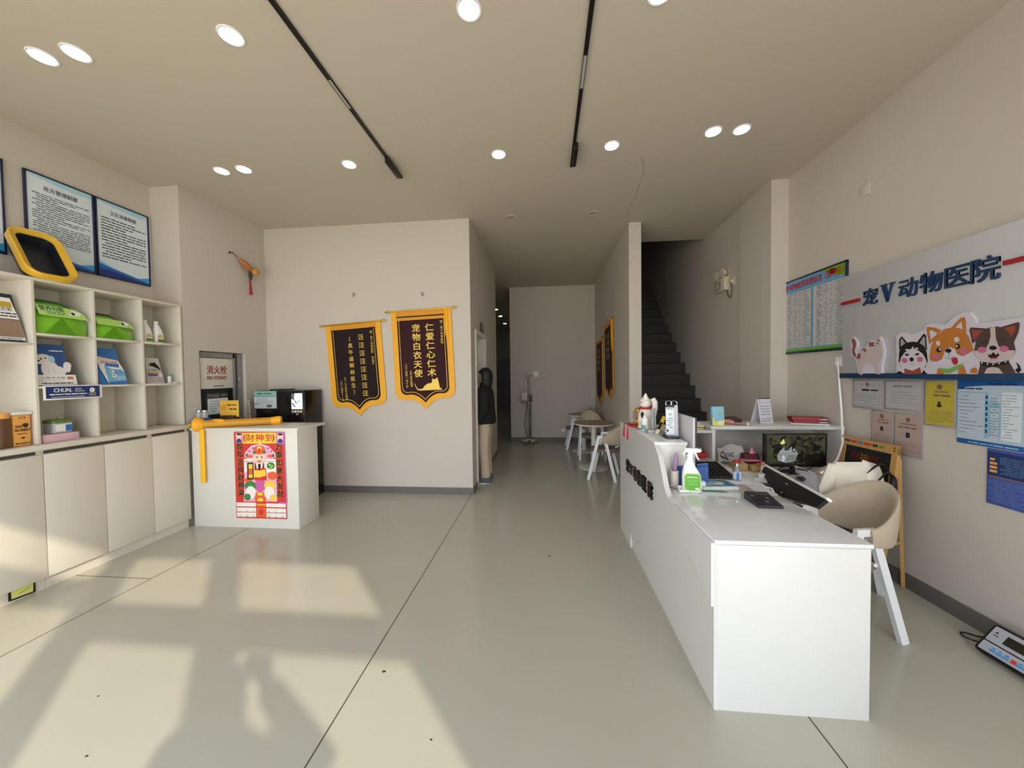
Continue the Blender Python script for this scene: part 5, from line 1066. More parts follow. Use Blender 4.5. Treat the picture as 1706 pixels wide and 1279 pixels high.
M('calc_dark', (38, 38, 44), 0.4, 0.1)
t = thing('calculator', 'black desk calculator with a raised display, alone on the desk', 'calculator', (1.24, 2.14, .79))
f = fr((1.166, 2.205, .791), (.62, -.78, 0), (.78, .62, 0)); o, u, v, n = f
b = B('calc_dark')
P8 = [o, o+u*.17, o+u*.17+v*.115, o+v*.115]
top = [P8[0]+n*.045, P8[1]+n*.02, P8[2]+n*.02, P8[3]+n*.045]
f = fr((1.185, 2.235, .791), (-.05, -1, 0), (1, -.05, 0)); o, u, v, n = f
P8 = [o, o+u*.165, o+u*.165+v*.125, o+v*.125]; top = [P8[0]+n*.042, P8[1]+n*.016, P8[2]+n*.016, P8[3]+n*.042]
b.add(P8+top, [(3, 2, 1, 0), (4, 5, 6, 7), (0, 1, 5, 4), (1, 2, 6, 5), (2, 3, 7, 6), (3, 0, 4, 7)]); b.build('case', t, smooth=False)
tu = (top[1]-top[0]).normalized(); fk = (top[0]+Vector((0, 0, .0005)), tu, v, tu.cross(v))
b = B('hyd_glass'); b.rect(.008, .04, .01, .115, fk, 1); b.build('display', t)
b = B('wire_grey')
for i in range(5):
    for k in range(5): b.prism([(.052+i*.022, .01+k*.022), (.068+i*.022, .01+k*.022), (.068+i*.022, .026+k*.022), (.052+i*.022, .026+k*.022)], .004, fk, 0, 'ink' if (i+2*k) % 7 else 'emblem_dull')
b.build('keys', t)
M('keyboard_black', (22, 20, 24), 0.5, 0.1)
t = thing('keyboard', 'black keyboard lying on the desk behind the spiral notebook', 'keyboard', (1.23, 2.80, .79))
f = fr((1.145, 2.61, .791), (.95, .04, 0), (.18, .98, 0)); b = B('keyboard_black'); b.prism([(0, 0), (.18, 0), (.18, .43), (0, .43)], .022, f); b.build('case', t)
b = B('black_matte')
for i in range(5):
    for k in range(14): b.prism([(.015+i*.032, .012+k*.0292), (.041+i*.032, .012+k*.0292), (.041+i*.032, .036+k*.0292), (.015+i*.032, .036+k*.0292)], .008, f, .022)
b.build('keys', t)
M('monitor_back', (198, 196, 202), 0.45, 0.02)
t = thing('computer_monitor', 'large monitor seen from its pale grey back beside the raised counter', 'monitor', (1.03, 2.77, .79))
b = B('monitor_back'); b.box(.995, 1.012, 2.50, 3.05, .885, 1.243, bev=.004); b.build('back_shell', t)
b = B('black_plastic'); b.box(1.0125, 1.022, 2.498, 3.052, .883, 1.245, bev=.002); b.build('screen', t)
b = B('monitor_back'); b.box(.985, .995, 2.74, 2.81, .80, 1.0, bev=.003); b.box(.968, 1.10, 2.68, 2.86, .7905, .80, bev=.003); b.build('stand', t)

M('vial_label', (206, 214, 226), 0.5); M('amber_clear', (150, 140, 138), 0.15, trans=.2)
t = thing('medicine_vial', 'small clear medicine vial with a white label by the keyboard', 'bottle', (1.335, 2.61, .79))
b = B('amber_clear'); b.lathe([(.024, 0), (.026, .004), (.026, .075), (.014, .095), (.014, .10)], (1.335, 2.61, .7905), 20); b.build('vial_body', t)
b = B('chrome'); b.lathe([(.016, .098), (.016, .118), (.013, .12)], (1.335, 2.61, .7905), 16); b.build('cap', t)
b = B('vial_label'); b.lathe([(.0266, .008), (.0266, .062)], (1.335, 2.61, .7905), 20); f = fr((1.325, 2.582, .80), X, Z); b.rect(-.005, .012, .0, .05, f, 1, 'bag_royal'); b.build('bottle_label', t)

# ================================================================ on the staff desk
M('screen_green', (62, 64, 46), 0.25, 0.6, 25, emit=0.2); M('screen_moss', (44, 48, 34), 0.25, 0.5, 30, emit=0.12); M('screen_dark', (18, 20, 16), 0.25, 0.4, 20); M('screen_cat', (140, 142, 146), 0.3, 0.3, 40, emit=.3); M('screen_leaf', (196, 210, 116), 0.3, emit=.35)
t = thing('computer_monitor', 'black monitor showing grey cats among leaves, under the high shelf', 'monitor', (1.99, 3.04, .74))
um = Vector((.994, .03, 0)).normalized(); f = fr((1.765, 3.03, .778), um, (0, -.02, 1)); o, u, v, n = f
b = B('black_plastic'); b.prism([(0, 0), (.475, 0), (.475, .272), (0, .272)], -.035, f); b.build('case', t)
b = B('screen_green'); b.rect(.014, .461, .026, .260, f, 1)
rn = random.Random(4)
for k in range(90):
    a, c = rn.uniform(.03, .44), rn.uniform(.04, .245); b.art([(a+q*math.cos(an), c+q*math.sin(an)) for q, an in ((rn.uniform(.008, .035), an0) for an0 in [j*2*PI/7 for j in range(7)]) if .014 < a+q*math.cos(an) < .461 and .026 < c+q*math.sin(an) < .26] or [(a, c), (a+.01, c), (a, c+.01)], f, 2+k*.04, ('screen_dark', 'screen_moss', 'screen_dark', 'screen_green')[k % 4])
b.art([(.11, .19), (.14, .232), (.15, .195), (.135, .185)], f, 8, 'screen_leaf')
b.art([(.10, .05), (.09, .09), (.11, .13), (.145, .165), (.15, .135), (.18, .14), (.20, .17), (.205, .14), (.235, .15), (.25, .11), (.235, .05), (.16, .035)], f, 8, 'screen_cat')
b.disc(.22, .14, .016, .02, f, 9, 'screen_dark', 12); b.disc(.22, .14, .010, .013, f, 10, 'screen_cat', 12)
for k in range(6): b.line([(.165+k*.014, .05), (.18+k*.012, .10)], .004, f, 9, 'screen_green')
b.disc(.14, .07, .012, .028, f, 9, 'paper', 12); b.rect(.31, .461, .026, .105, f, 11, 'screen_dark')
b.build('screen', t)
b = B('black_plastic'); b.tube([o+u*.235-n*.02+v*.01, o+u*.235-n*.02-v*.03], .028, 10); b.lathe([(.10, 0), (.10, .006), (.03, .012)], (2.0, 3.03, .7405), 24, sx=1.1, sy=.75); b.build('stand', t)
b = B('chrome'); b.rect(.225, .245, .008, .014, f, 2); b.build('badge', t)

M('cloth_grey_print', (176, 172, 168), 0.8, 0.15, 20, 0.2)
t = thing('fabric_pouch', 'crumpled grey pouch with black lettering right of the shelf divider', 'pouch', (1.57, 3.3, .74))
b = B('cloth_grey_print'); secs = []
for i in range(8):
    s = i/7; w = .19 - .02*s; zt = .15 + .05*s
    secs.append([Vector((1.50+.2*s, 3.27+.10*c+.02*math.sin(5*s), .745+max(.0, (.02+zt*(a+.5))*(.80+.07*math.sin(9*s+a*3+1))))) for a, c in [(-.5, -.4), (-.45, -.5), (0, -.5), (.35, -.25), (.5, 0), (.35, .25), (0, .45), (-.5, .4)]])
loft(b, secs, None, True, True); b.build('pouch_body', t)
b = B('black_matte'); f = fr((1.51, 3.206, .79), X, (0, .12, 1))
b.line([(.0, .05), (.02, .075), (.03, .05), (.045, .03)], .008, f, 1); b.line([(.0, .04), (.015, .02), (.04, .02), (.06, .0)], .012, f, 1); b.line([(.04, .055), (.075, .05), (.11, .065)], .006, f, 1); b.line([(.05, .03), (.08, .04), (.11, .03)], .006, f, 1); b.build('print', t)

M('tan_box', (176, 150, 96), 0.5, 0.15); M('pink_silk', (214, 116, 134), 0.5); M('maroon_cloth', (78, 24, 36), 0.7)
t = thing('small_basket', 'small tan box stuffed with red things behind the medicine vial', 'box', (1.6, 3.08, .74))
b = B('tan_box'); b.box(1.53, 1.64, 3.03, 3.12, .7405, .80, bev=.006); b.build('box_body', t)
b = B('crown_red'); b.ball((1.57, 3.07, .805), .035, .03, .018); b.ball((1.61, 3.08, .80), .025, .03, .02, mat='bag_brownish'); b.build('contents', t)
b = B('tan_box'); b.box(1.655, 1.73, 3.0, 3.07, .7405, .79, bev=.006); b.tube([(1.66, 2.99, .80), (1.70, 3.0, .81), (1.73, 3.0, .795)], .008, 8, mat='gold'); tag(b.build('ribbon_box'), 'tan box tied with a gold ribbon in front of the dark pouch', 'box')
t = thing('cosmetic_pouch', 'dark maroon pouch with pink trim and a pink bow', 'pouch', (1.72, 3.16, .74))
b = B('maroon_cloth'); loft(b, [[Vector((1.72+a, 3.16+c, .7405+z)) for a, c in rrect(w, d, .03)] for w, d, z in ((.12, .08, 0), (.14, .10, .03), (.135, .09, .075), (.13, .07, .115), (.12, .05, .12))], None, True, True); b.build('pouch_body', t)
b = B('pink_silk'); loft(b, [[Vector((1.72+a, 3.16+c, .7405+z)) for a, c in rrect(w, d, .03)] for w, d, z in ((.143, .102, .062), (.146, .106, .068), (.14, .098, .076))], None, True, True); b.tube([(1.725, 3.15, .855), (1.73, 3.15, .88), (1.73, 3.15, .91)], [.016, .014, .006], 8); b.ball((1.745, 3.15, .868), .014, .012, .012); b.build('trim', t)
M('pink_pale', (232, 206, 204), 0.5)
t = thing('tissue_tube', 'pale pink tube standing beside the black adapter', 'tube', (1.70, 2.94, .74))
b = B('pink_pale'); b.lathe([(.018, 0), (.019, .004), (.015, .07), (.012, .075)], (1.70, 2.94, .7405), 14); b.build('tube_body', t)
b = B('pink_silk'); b.lathe([(.012, .075), (.014, .08), (.012, .10)], (1.70, 2.94, .7405), 14); b.build('cap', t)
t = thing('power_adapter', 'black power adapter with tangled cables on the staff desk', 'adapter', (1.76, 2.92, .74))
b = B('black_plastic'); b.box(1.725, 1.80, 2.87, 2.94, .7405, .79, bev=.006); b.build('adapter_body', t)
b = B('black_matte')
rn = random.Random(8)
for k in range(5):
    p = [Vector((1.79, 2.9, .78))]
    for i in range(6): p.append(p[-1] + Vector((rn.uniform(-.01, .045), rn.uniform(-.05, .03), rn.uniform(-.02, .03))))
    b.tube([Vector((q.x, q.y, max(.745, q.z))) for q in p], .0045, 6)
b.build('cable', t)
b = B('white_laminate'); b.box(1.60, 1.80, 2.82, 2.865, .7405, .775, bev=.002); b.box(1.56, 1.86, 2.805, 2.818, .7405, .75, bev=.001); tag(b.build('white_carton'), 'long low white carton at the front edge of the staff desk', 'carton')
b = B('red_silk'); b.box(1.33, 1.44, 3.29, 3.40, .791, .825, bev=.005); tag(b.build('red_case'), 'flat red case in the corner cell under the low shelf', 'case')
t = thing('glass_jar', 'glass jar with a pink base in the corner cell under the low shelf', 'jar', (1.37, 3.45, .79))
b = B('jar_glass'); b.lathe([(.03, 0), (.036, .005), (.036, .09), (.028, .105), (.028, .115)], (1.365, 3.47, .8505), 18); b.build('jar_body', t)
b = B('pink_silk'); b.lathe([(.037, .002), (.038, .005), (.038, .03), (.037, .032)], (1.365, 3.47, .8505), 18); b.build('base_band', t)
b = B('white_laminate'); b.box(1.30, 1.44, 3.41, 3.54, .7905, .85, bev=.003); tag(b.build('white_box'), 'white box under the glass jar in the corner cell', 'box')

# ================================================================ on the high shelf
M('tumbler_blue', (140, 200, 222), 0.35, 0.03); M('tumbler_lemon', (232, 226, 96), 0.35)
t = thing('snack_pouch', 'blue and lemon stand-up snack pouch on the high shelf', 'pouch', (1.525, 3.31, 1.075))
b = B('tumbler_blue'); loft(b, [[Vector((1.53+a, 3.32+c, 1.0755+z)) for a, c in rrect(w, d, .02)] for w, d, z in ((.092, .06, 0), (.10, .066, .006), (.106, .066, .05), (.11, .06, .10), (.112, .045, .15), (.112, .03, .168))], None, True, True); b.build('pouch_body', t)
f = fr((1.475, 3.286, 1.078), X, (0, 0.08, 1)); b = B('tumbler_lemon'); b.art([(.002, .0), (.1, .0), (.104, .05), (.08, .07), (.06, .055), (.03, .085), (.0, .06)], f, 3); b.rect(.05, .085, .015, .115, f, 4, 'paper'); b.rect(.05, .085, .115, .13, f, 4, 'flyer_yellow'); b.disc(.068, .108, .006, .006, f, 5, 'ink'); b.build('print', t)
t = thing('paper_pile', 'small pile of cards and papers left of the blue and lemon pouch', 'papers', (1.4, 3.4, 1.035))
b = B('flyer_yellow'); b.box(1.30, 1.43, 3.36, 3.46, 1.0355, 1.048); b.box(1.31, 1.42, 3.37, 3.45, 1.048, 1.056, mat='bag_olive'); b.box(1.295, 1.43, 3.35, 3.44, 1.056, 1.066, mat='cup_cream'); b.build('cards', t)
b = B('paper'); f = fr((1.36, 3.40, 1.07), (1, -.1, -.12), (.1, 1, .15)); b.prism([(0, 0), (.16, 0), (.14, .1), (.03, .13)], .001, f); b.build('loose_sheet', t)
M('brush_dark', (66, 44, 48), 0.5, 0.1); M('brush_pink', (208, 136, 128), 0.5)
t = thing('hair_brush', 'dark grooming brush with a pink handle lying on the high shelf', 'brush', (1.70, 3.36, 1.075))
b = B('brush_dark'); b.tube([(1.63, 3.46, 1.10), (1.68, 3.45, 1.115), (1.74, 3.44, 1.115), (1.79, 3.42, 1.10)], [.018, .032, .034, .022], 12, flat=.75); b.build('brush_head', t)
b = B('brush_pink'); b.tube([(1.62, 3.40, 1.10), (1.66, 3.38, 1.10), (1.69, 3.35, 1.092)], [.02, .022, .016], 10); b.build('handle', t)
b = B('bag_brownish'); b.tube([(1.68, 3.36, 1.09), (1.73, 3.31, 1.089), (1.765, 3.285, 1.089)], [.013, .012, .013], 10); b.tube([(1.765, 3.285, 1.089), (1.775, 3.276, 1.089)], [.015, .015], 12, mat='cup_cream'); tag(b.build('lint_tube'), 'thin tube with a cream end lying against the grooming brush', 'tube')
M('desk_cal', (214, 214, 222), 0.55)
t = thing('desk_calendar', 'white tent desk calendar on the high shelf before the pillar', 'calendar', (2.06, 3.5, 1.075))
fa = fr((1.955, 3.42, 1.0755), (.96, .28, 0), (-.02, .22, 1)); o, u, v, n = fa
b = B('desk_cal'); b.prism([(0, 0), (.14, 0), (.14, .235), (0, .235)], -.002, fa); b.dashes(.015, .12, .07, .17, 4, fa, 1, 'ink_soft', .3, 3, .007, 1); b.text('5', .02, .215, .025, fa, 1, 'ink'); b.line([(.0, .19), (.14, .19)], .002, fa, 1, 'ink'); b.dashes(.02, .12, .015, .035, 1, fa, 1, 'ink_soft', .5, 3, .006, 1); b.line([(0, .045), (.14, .045)], .003, fa, 1, 'ink')
b.rect(.0, .14, .226, .235, fa, 2, 'ink'); b.build('pages', t)
b = B('desk_cal'); q0, q1 = o+v*.235, o+u*.14+v*.235; bk = -n; bk = Vector((bk.x, bk.y, 0)).normalized()
w0, w1 = o+bk*.11, o+u*.14+bk*.11; b.add([q0, q1, w1, w0, q0-n*.002, q1-n*.002, w1+Vector((0, 0, .002)), w0+Vector((0, 0, .002))], [(0, 1, 2, 3), (7, 6, 5, 4), (0, 4, 5, 1), (1, 5, 6, 2), (2, 6, 7, 3), (3, 7, 4, 0)]); b.build('back_leaf', t, smooth=False)
M('folder_red', (150, 32, 38), 0.45, 0.08)
t = thing('document_folder', 'upper red leather folder of the pair on the high shelf', 'folder', (2.42, 3.42, 1.12), group='red folders on the high shelf')
c9, s9 = math.cos(rad(-16)), math.sin(rad(-16))
ff = (Vector((2.26, 3.42, 1.113)), Vector((c9, s9, 0)), Vector((-s9, c9, 0)), Z)
for nm, z0_, lb in (('document_folder', 1.109, None), ('document_folder', 1.083, 'lower red leather folder lying under the other on the high shelf')):
    if lb: t = thing(nm, lb, 'folder', (2.42, 3.42, z0_), group='red folders on the high shelf')
    ff = (Vector((2.235, 3.44, z0_)), Vector((c9, s9, 0)), Vector((-s9, c9, 0)), Z)
    b = B('folder_red'); sh = .0 if not lb else .012
    b.prism([(sh, .0), (.27, .0), (.27, .13), (sh, .13)], .004, ff, .020); b.prism([(sh, .0), (.27, .0), (.27, .13), (sh, .13)], .004, ff, 0); b.prism([(sh, .0), (sh+.006, .0), (sh+.006, .13), (sh, .13)], .0202, ff, .002); b.prism([(sh+.006, .0), (.2, .0), (.2, .003), (sh+.006, .003)], .018, ff, .003); b.build('cover', t)
    b = B('paper'); b.prism([(sh+.007, .004), (.262, .004), (.262, .126), (sh+.007, .126)], .006, ff, .0045); b.build('sheets', t)
b = B('paper'); f = (Vector((2.21, 3.42, 1.0755)), Vector((c9, s9, 0)), Vector((-s9, c9, 0)), Z); b.prism([(.0, -.01), (.27, -.04), (.29, .12), (.0, .14)], .007, f); b.rect(.0, .28, -.02, .02, f, 12.5, 'board_tint'); tag(b.build('paper_stack'), 'thin stack of papers under the two red folders', 'papers')

# ================================================================ CHAIRS
M('fabric_beige', (186, 172, 152), 0.8, 0.06, 60, 0.1); M('seat_grey', (122, 114, 106), 0.8, 0.08, 60, 0.1)
def make_chair(label, group):
    """tub chair facing -x, origin on the floor under the seat centre"""
    t = thing('tub_chair', label, 'chair', (0, 0, 0), 0, group)
    for s in (-1, 1):
        b = B('white_metal')
        def bar(p, q, w):
            p, q = Vector(p), Vector(q); d = (q-p).normalized(); a = Vector((0, 1, 0)); c = d.cross(a).normalized()
            V = [x + a*i*.014 + c*k*w/2 for x in (p, q) for i, k in ((-1, -1), (1, -1), (1, 1), (-1, 1))]
            b.add(V, [(3, 2, 1, 0), (4, 5, 6, 7), (0, 1, 5, 4), (1, 2, 6, 5), (2, 3, 7, 6), (3, 0, 4, 7)])
        yt, yb = s*.188, s*.225
        bar((-.052, yt, .632), (-.20, yb, 0.0), .044); bar((.028, yt, .632), (.185, yb, 0.0), .044)
        b.box(-.074, .05, yt-.014, yt+.014, .606, .648, bev=.003)
        b.build('leg_frame', t)
    b = B('seat_grey')
    b.lathe([(.10, .385), (.19, .392), (.205, .41), (.205, .43), (.19, .446), (.10, .452), (.001, .453)], (0, 0, 0), 32, sx=1.02, sy=.93); b.build('seat', t)
    # backrest: a curved band from arm to arm, higher at the back
    b = B('fabric_beige'); n = 26; outer = []; inner = []
    secs = []
    for i in range(n+1):
        s = i/n; a = rad(-97 + 194*s)
        k = max(0, math.cos(a*.93))
        x = .03 + .235*math.cos(a); y = .205*math.sin(a)
        hb = .545 - .05*k**1.2; ht = .648 + .205*k**1.5
        nx, ny = math.cos(a), math.sin(a)
        th = .016 + .006*k
        P = []
        for q in range(12):
            w = 2*PI*q/12
            px = math.cos(w)*th; pz = math.sin(w)
            lean = (.055*k)*((pz+1)/2)
            P.append(Vector((x + nx*(px+lean), y + ny*(px + lean*.4), (hb+ht)/2 + (ht-hb)/2*math.copysign(abs(pz)**.55, pz))))
        secs.append(P)
    loft(b, secs, None, True, True)
    b.build('backrest', t)
    b = B('white_metal'); b.tube([(0, -.19, .40), (0, .19, .40)], .012, 8); b.tube([(.04, -.2, .44), (.1, 0, .40), (.04, .2, .44)], .01, 8); b.tube([(.1, 0, .40), (.26, 0, .52)], .012, 8); b.build('seat_support', t)
    return t
ch = make_chair('beige tub chair with white legs at the near end of the reception desk', 'beige tub chairs')
ch.location = (1.79, 2.36, 0); ch.rotation_euler = (0, 0, rad(9))
dup(ch, (2.03, 2.74, 0), rad(30), 'beige tub chair under a cream jacket, between the staff desk and the easel')
dup(ch, (.875, 5.40, 0), rad(-17), 'tub chair nearest the viewer beside the front round table in the hall')
dup(ch, (.83, 6.58, 0), rad(90), 'tub chair between the two round tables, its back to the front one')
dup(ch, (.63, 7.52, 0), rad(0), 'tub chair on the far side of the rear round table')

# cream puffer jacket draped over the second chair
M('jacket_cream', (232, 226, 212), 0.75, 0.03, 8, 0.15); M('jacket_trim', (24, 24, 26), 0.6)
t = thing('puffer_jacket', 'cream quilted jacket with black trim draped over a chair by the easel', 'jacket', (2.15, 2.7, .6))
def puff(b, A, Bq, Cq, Dq, th, n=10, m=12, seed=0, mat=None):
    """quilted panel over the quad A-B-C-D, swelling outwards in the middle"""
    A, Bq, Cq, Dq = map(Vector, (A, Bq, Cq, Dq)); nr = (Bq-A).cross(Dq-A).normalized(); rn = random.Random(seed)
    V = []; F = []
    for side in (1, -1):
        for i in range(n+1):
            for k in range(m+1):
                s, q = i/n, k/m
                p = A*(1-s)*(1-q) + Bq*s*(1-q) + Cq*s*q + Dq*(1-s)*q
                e = (max(0, 4*s*(1-s))**.45)*(max(0, 4*q*(1-q))**.45)
                V.append(p + nr*side*th*e*(1 + .15*math.sin(9*s+3*q+seed)*math.cos(7*q)))
    st = (n+1)*(m+1)
    for i in range(n):
        for k in range(m):
            a = i*(m+1)+k
            F.append((a, a+m+1, a+m+2, a+1)); a += st; F.append((a+1, a+m+2, a+m+1, a))
    return b.add(V, F, mat)
b = B('jacket_cream')
puff(b, (1.90, 2.67, .68), (2.0, 2.68, .58), (2.14, 2.76, .87), (2.03, 2.74, .885), .045, seed=1)
puff(b, (1.97, 2.67, .58), (2.20, 2.65, .56), (2.26, 2.70, .905), (2.07, 2.73, .895), .05, seed=2)
puff(b, (2.16, 2.65, .58), (2.37, 2.66, .57), (2.36, 2.74, .875), (2.22, 2.70, .92), .045, seed=3)
puff(b, (2.03, 2.71, .885), (2.31, 2.70, .885), (2.34, 2.95, .62), (2.08, 3.0, .60), .05, seed=4)
b.build('quilted_body', t)
b = B('jacket_trim')
b.tube([(2.20, 2.64, .84), (2.26, 2.65, .885), (2.31, 2.67, .90), (2.345, 2.68, .89)], [.003, .010, .012, .003], 8, flat=.5)
b.tube([(2.22, 2.61, .74), (2.26, 2.62, .80), (2.32, 2.64, .845), (2.37, 2.67, .84), (2.41, 2.70, .80)], .006, 8)
puff(b, (2.33, 2.62, .68), (2.40, 2.66, .68), (2.42, 2.70, .82), (2.37, 2.64, .82), .02, seed=6)
b.build('trim', t)
M('scrub_grey', (146, 144, 150), 0.8, 0.06, 10, 0.15)
t = thing('grey_garment', 'grey garment with a dark pocket slung on the chair in front of the monitor', 'garment', (1.9, 2.72, .6))
b = B('scrub_grey'); puff(b, (1.82, 2.70, .68), (1.93, 2.66, .60), (1.965, 2.76, .80), (1.85, 2.82, .85), .05, seed=5); b.build('cloth', t)
b = B('bag_charcoal'); b.ball((1.835, 2.72, .775), .02, .03, .016); b.build('pocket', t)

# ================================================================ tilted screen and the things below it
M('pedestal', (158, 156, 152), 0.5)
t = thing('drawer_pedestal', 'grey pedestal full of cables between the desk and the tub chair', 'cabinet', (1.53, 2.65, 0))
b = B('pedestal'); b.box(1.44, 1.62, 2.42, 2.78, 0, .56, bev=.003); b.build('body', t)
t = thing('tilted_screen', 'black screen with a white edge tipped back beside the desk', 'monitor', (1.56, 2.6, .56))
A = Vector((1.70, 2.90, .815)); Bq = Vector((1.625, 2.19, .80)); dd = (Bq-A).normalized(); sl = Vector((-.62, .12, -.78)).normalized()
f = (A, dd, sl, dd.cross(sl).normalized())
b = B('black_plastic'); b.prism([(0, 0), (.71, 0), (.70, .07), (.42, .12), (.30, .13), (.18, .10), (.02, .05)], .02, f, -.01); b.build('case', t)
b = B('white_plastic'); b.prism([(-.004, -.012), (.714, -.012), (.714, .004), (-.004, .004)], .03, f, -.015); b.build('edge', t)
b = B('black_plastic'); b.tube([A+dd*.36+sl*.10, Vector((1.56, 2.56, .68)), Vector((1.54, 2.58, .58))], [.03, .035, .03], 10); b.box(1.46, 1.61, 2.48, 2.68, .5605, .585, bev=.006); b.build('stand', t)
b = B('chrome'); b.prism([(.34, .035), (.36, .035), (.36, .045), (.34, .045)], .003, f, -.0135); b.build('badge', t)
b = B('black_matte'); rn = random.Random(12)
for k in range(9):
    p = [Vector((1.46+.14*rn.random(), 2.35+.4*rn.random(), .58))]
    for i in range(7): p.append(p[-1] + Vector((rn.uniform(-.04, .04), rn.uniform(-.09, .09), rn.uniform(-.02, .05))))
    b.tube([Vector((min(1.60, max(1.45, q.x)), q.y, min(.74, max(.566, q.z)))) for q in p], .006, 6)
tag(b.build('cable_tangle'), 'tangle of black cables in the gap behind the desk', 'cables')
b = B('white_plastic'); b.tube([(1.43, 2.46, .793), (1.46, 2.43, .79), (1.48, 2.40, .72), (1.50, 2.38, .60)], .004, 6); tag(b.build('charging_cable'), 'thin white cable dropping off the staff edge of the desk', 'cable')

# ================================================================ RIGHT WALL
R = lambda y, z, x=2.55: fr((x, y, z), -Y, Z)
M('easel_wood', (188, 146, 84), 0.5, 0.12, 20, 0.0, stretch=(30, 30, 2)); M('chalk_black', (24, 26, 24), 0.6, 0.15); M('reflection_red', (110, 28, 26), 0.5, .3, 30); M('reflection_amber', (150, 96, 30), 0.5, .3, 30)
t = thing('easel_board', 'wooden easel chalkboard leaning on the right wall behind the jacket', 'easel', (2.47, 2.9, 0))
ue = Vector((0.02, -1, 0)).normalized(); ve = Vector((.11, 0, 1)).normalized(); f = (Vector((2.335, 3.145, .03)), ue, ve, ue.cross(ve))
b = B('easel_wood')
b.prism([(0, 0), (.04, 0), (.04, .99), (0, .99)], .022, f, -.011); b.prism([(.415, 0), (.455, 0), (.455, .99), (.415, .99)], .022, f, -.011)
b.prism([(0, .93), (.455, .93), (.455, .995), (0, .995)], .024, f, -.011); b.prism([(.04, .42), (.415, .42), (.415, .46), (.04, .46)], .02, f, -.01); b.build('frame', t)
b = B('chalk_black'); b.prism([(.04, .46), (.415, .46), (.415, .93), (.04, .93)], .008, f, -.004)
for k, ch_ in enumerate('财神到'): b.text(ch_, .13+.075*k, .85, .08, f, 8, ('reflection_red', 'reflection_amber', 'reflection_red')[k], 'C', None, .01)  # reflection in the board painted on as red and amber characters and rings
for k in range(2): b.disc(.15+.10*k, .76, .04, .025, f, 8, 'reflection_red'); b.disc(.15+.10*k, .76, .03, .016, f, 9, 'chalk_black')
b.build('board', t)
for k, (a, w, c) in enumerate(((.03, .05, 'bag_navy'), (.09, .05, 'crown_red'), (.15, .04, 'bag_royal'), (.20, .06, 'crown_red'), (.27, .04, 'bag_charcoal'), (.32, .04, 'label_green'))): b = B(c); b.rect(a, a+w, .955, .972, f, 22.5, c); b.build('sticker', t)
for q in (.975, .955):
    b = B('black_matte'); b.disc(.435, q, .006, .006, f, 22.5, 'black_matte'); b.build('screw_hole', t)
b = B('easel_wood')
b.tube([(2.527, 2.735, .005), (2.49, 2.715, .45), (2.458, 2.70, .93)], .014, 4); b.build('rear_leg', t)
b = B('easel_wood'); b.tube([(2.527, 3.12, .005), (2.49, 3.12, .45), (2.458, 3.12, .93)], .014, 4); b.build('rear_leg', t)
b = B('easel_wood'); b.tube([(2.375, 2.71, .30), (2.50, 2.72, .33)], .009, 6); b.build('crossbar', t)
b = B('easel_wood'); b.tube([(2.375, 3.12, .30), (2.50, 3.12, .33)], .009, 6); b.build('crossbar', t)

# price list poster
M('poster_sky', (100, 164, 206), 0.4, 0.05); M('poster_green', (112, 168, 40), 0.4, 0.1, 20); M('poster_dkgreen', (40, 90, 34), 0.4, 0.1); M('table_grey', (206, 206, 206), 0.5); M('title_red', (180, 40, 44), 0.5)
t = thing('price_board', 'framed price list board with red title and long tables', 'notice board', (2.55, 3.69, 1.73))
b = B('frame_navy')
for q in ((3.25, 4.135, 1.728, 1.742), (3.25, 4.135, 2.468, 2.482), (3.25, 3.262, 1.728, 2.482), (4.123, 4.135, 1.728, 2.482)): b.box(2.528, 2.55, *q, bev=.002)
b.build('frame', t)
b = B('poster_sky'); b.box(2.535, 2.55, 3.26, 4.125, 1.74, 2.47); f = R(4.125, 1.74, 2.535); w, h = .865, .73
b.art([(.58, h), (w, h), (w, h-.11), (.74, h-.08), (.66, h-.03)], f, 1, 'poster_green'); b.disc(.72, h-.04, .05, .025, f, 1, 'poster_green'); b.rect(0, w, 0, .035, f, 1, 'poster_green'); b.rect(0, w, .0, .014, f, 2, 'poster_dkgreen'); b.art([(0, 0), (.09, 0), (.075, .08), (0, .06)], f, 2, 'poster_dkgreen')
b.text('宠V动物医院收费标准', .355, h-.062, .075, f, 3, 'title_red', 'C', .51, .03); b.text('（指导价）', .745, h-.055, .075, f, 3, 'title_red', 'C', .2, .03); b.disc(.07, h-.09, .03, .035, f, 2, 'board_white'); b.disc(.07, h-.09, .02, .024, f, 3, 'poster_sky')
for c0, c1, rows, sd in ((.105, .475, 44, 3), (.50, .86, 44, 4)):
    b.rect(c0, c1, .045, h-.125, f, 1, 'table_grey')
    p = (h-.17)/rows
    for r in range(rows+1): b.rect(c0, c1, .045+p*r-.0008, .045+p*r+.0008, f, 2, 'ink_soft')
    for q in (0, .12, .33, .55, .68, 1): a = c0+(c1-c0)*q; b.rect(a-.001, a+.001, .045, h-.125, f, 2, 'ink_soft')
    for q0, q1, s2 in ((.14, .31, 1), (.36, .53, 2), (.57, .66, 3), (.72, .98, 4)): b.dashes(c0+(c1-c0)*q0, c0+(c1-c0)*q1, .047, h-.127, rows, f, 3, 'wire_grey' if s2 == 1 else 'ink_soft', .34, sd+s2, .010, .3)
rn = random.Random(3)
for k, c in enumerate(('bag_brownish', 'fur_white', 'fur_white', 'bag_grey', 'fur_white', 'black_matte', 'bag_charcoal')):
    y_ = h-.25-k*.062; b.disc(.045+.008*(k % 2), y_, .03, .032, f, 2+k*.2, c, 14); b.disc(.05+.012*(k % 2), y_+.008, .01, .014, f, 4, ('ink', 'print_brown', 'ink', 'ink_soft', 'bag_brownish', 'fur_white', 'ink')[k], 10)
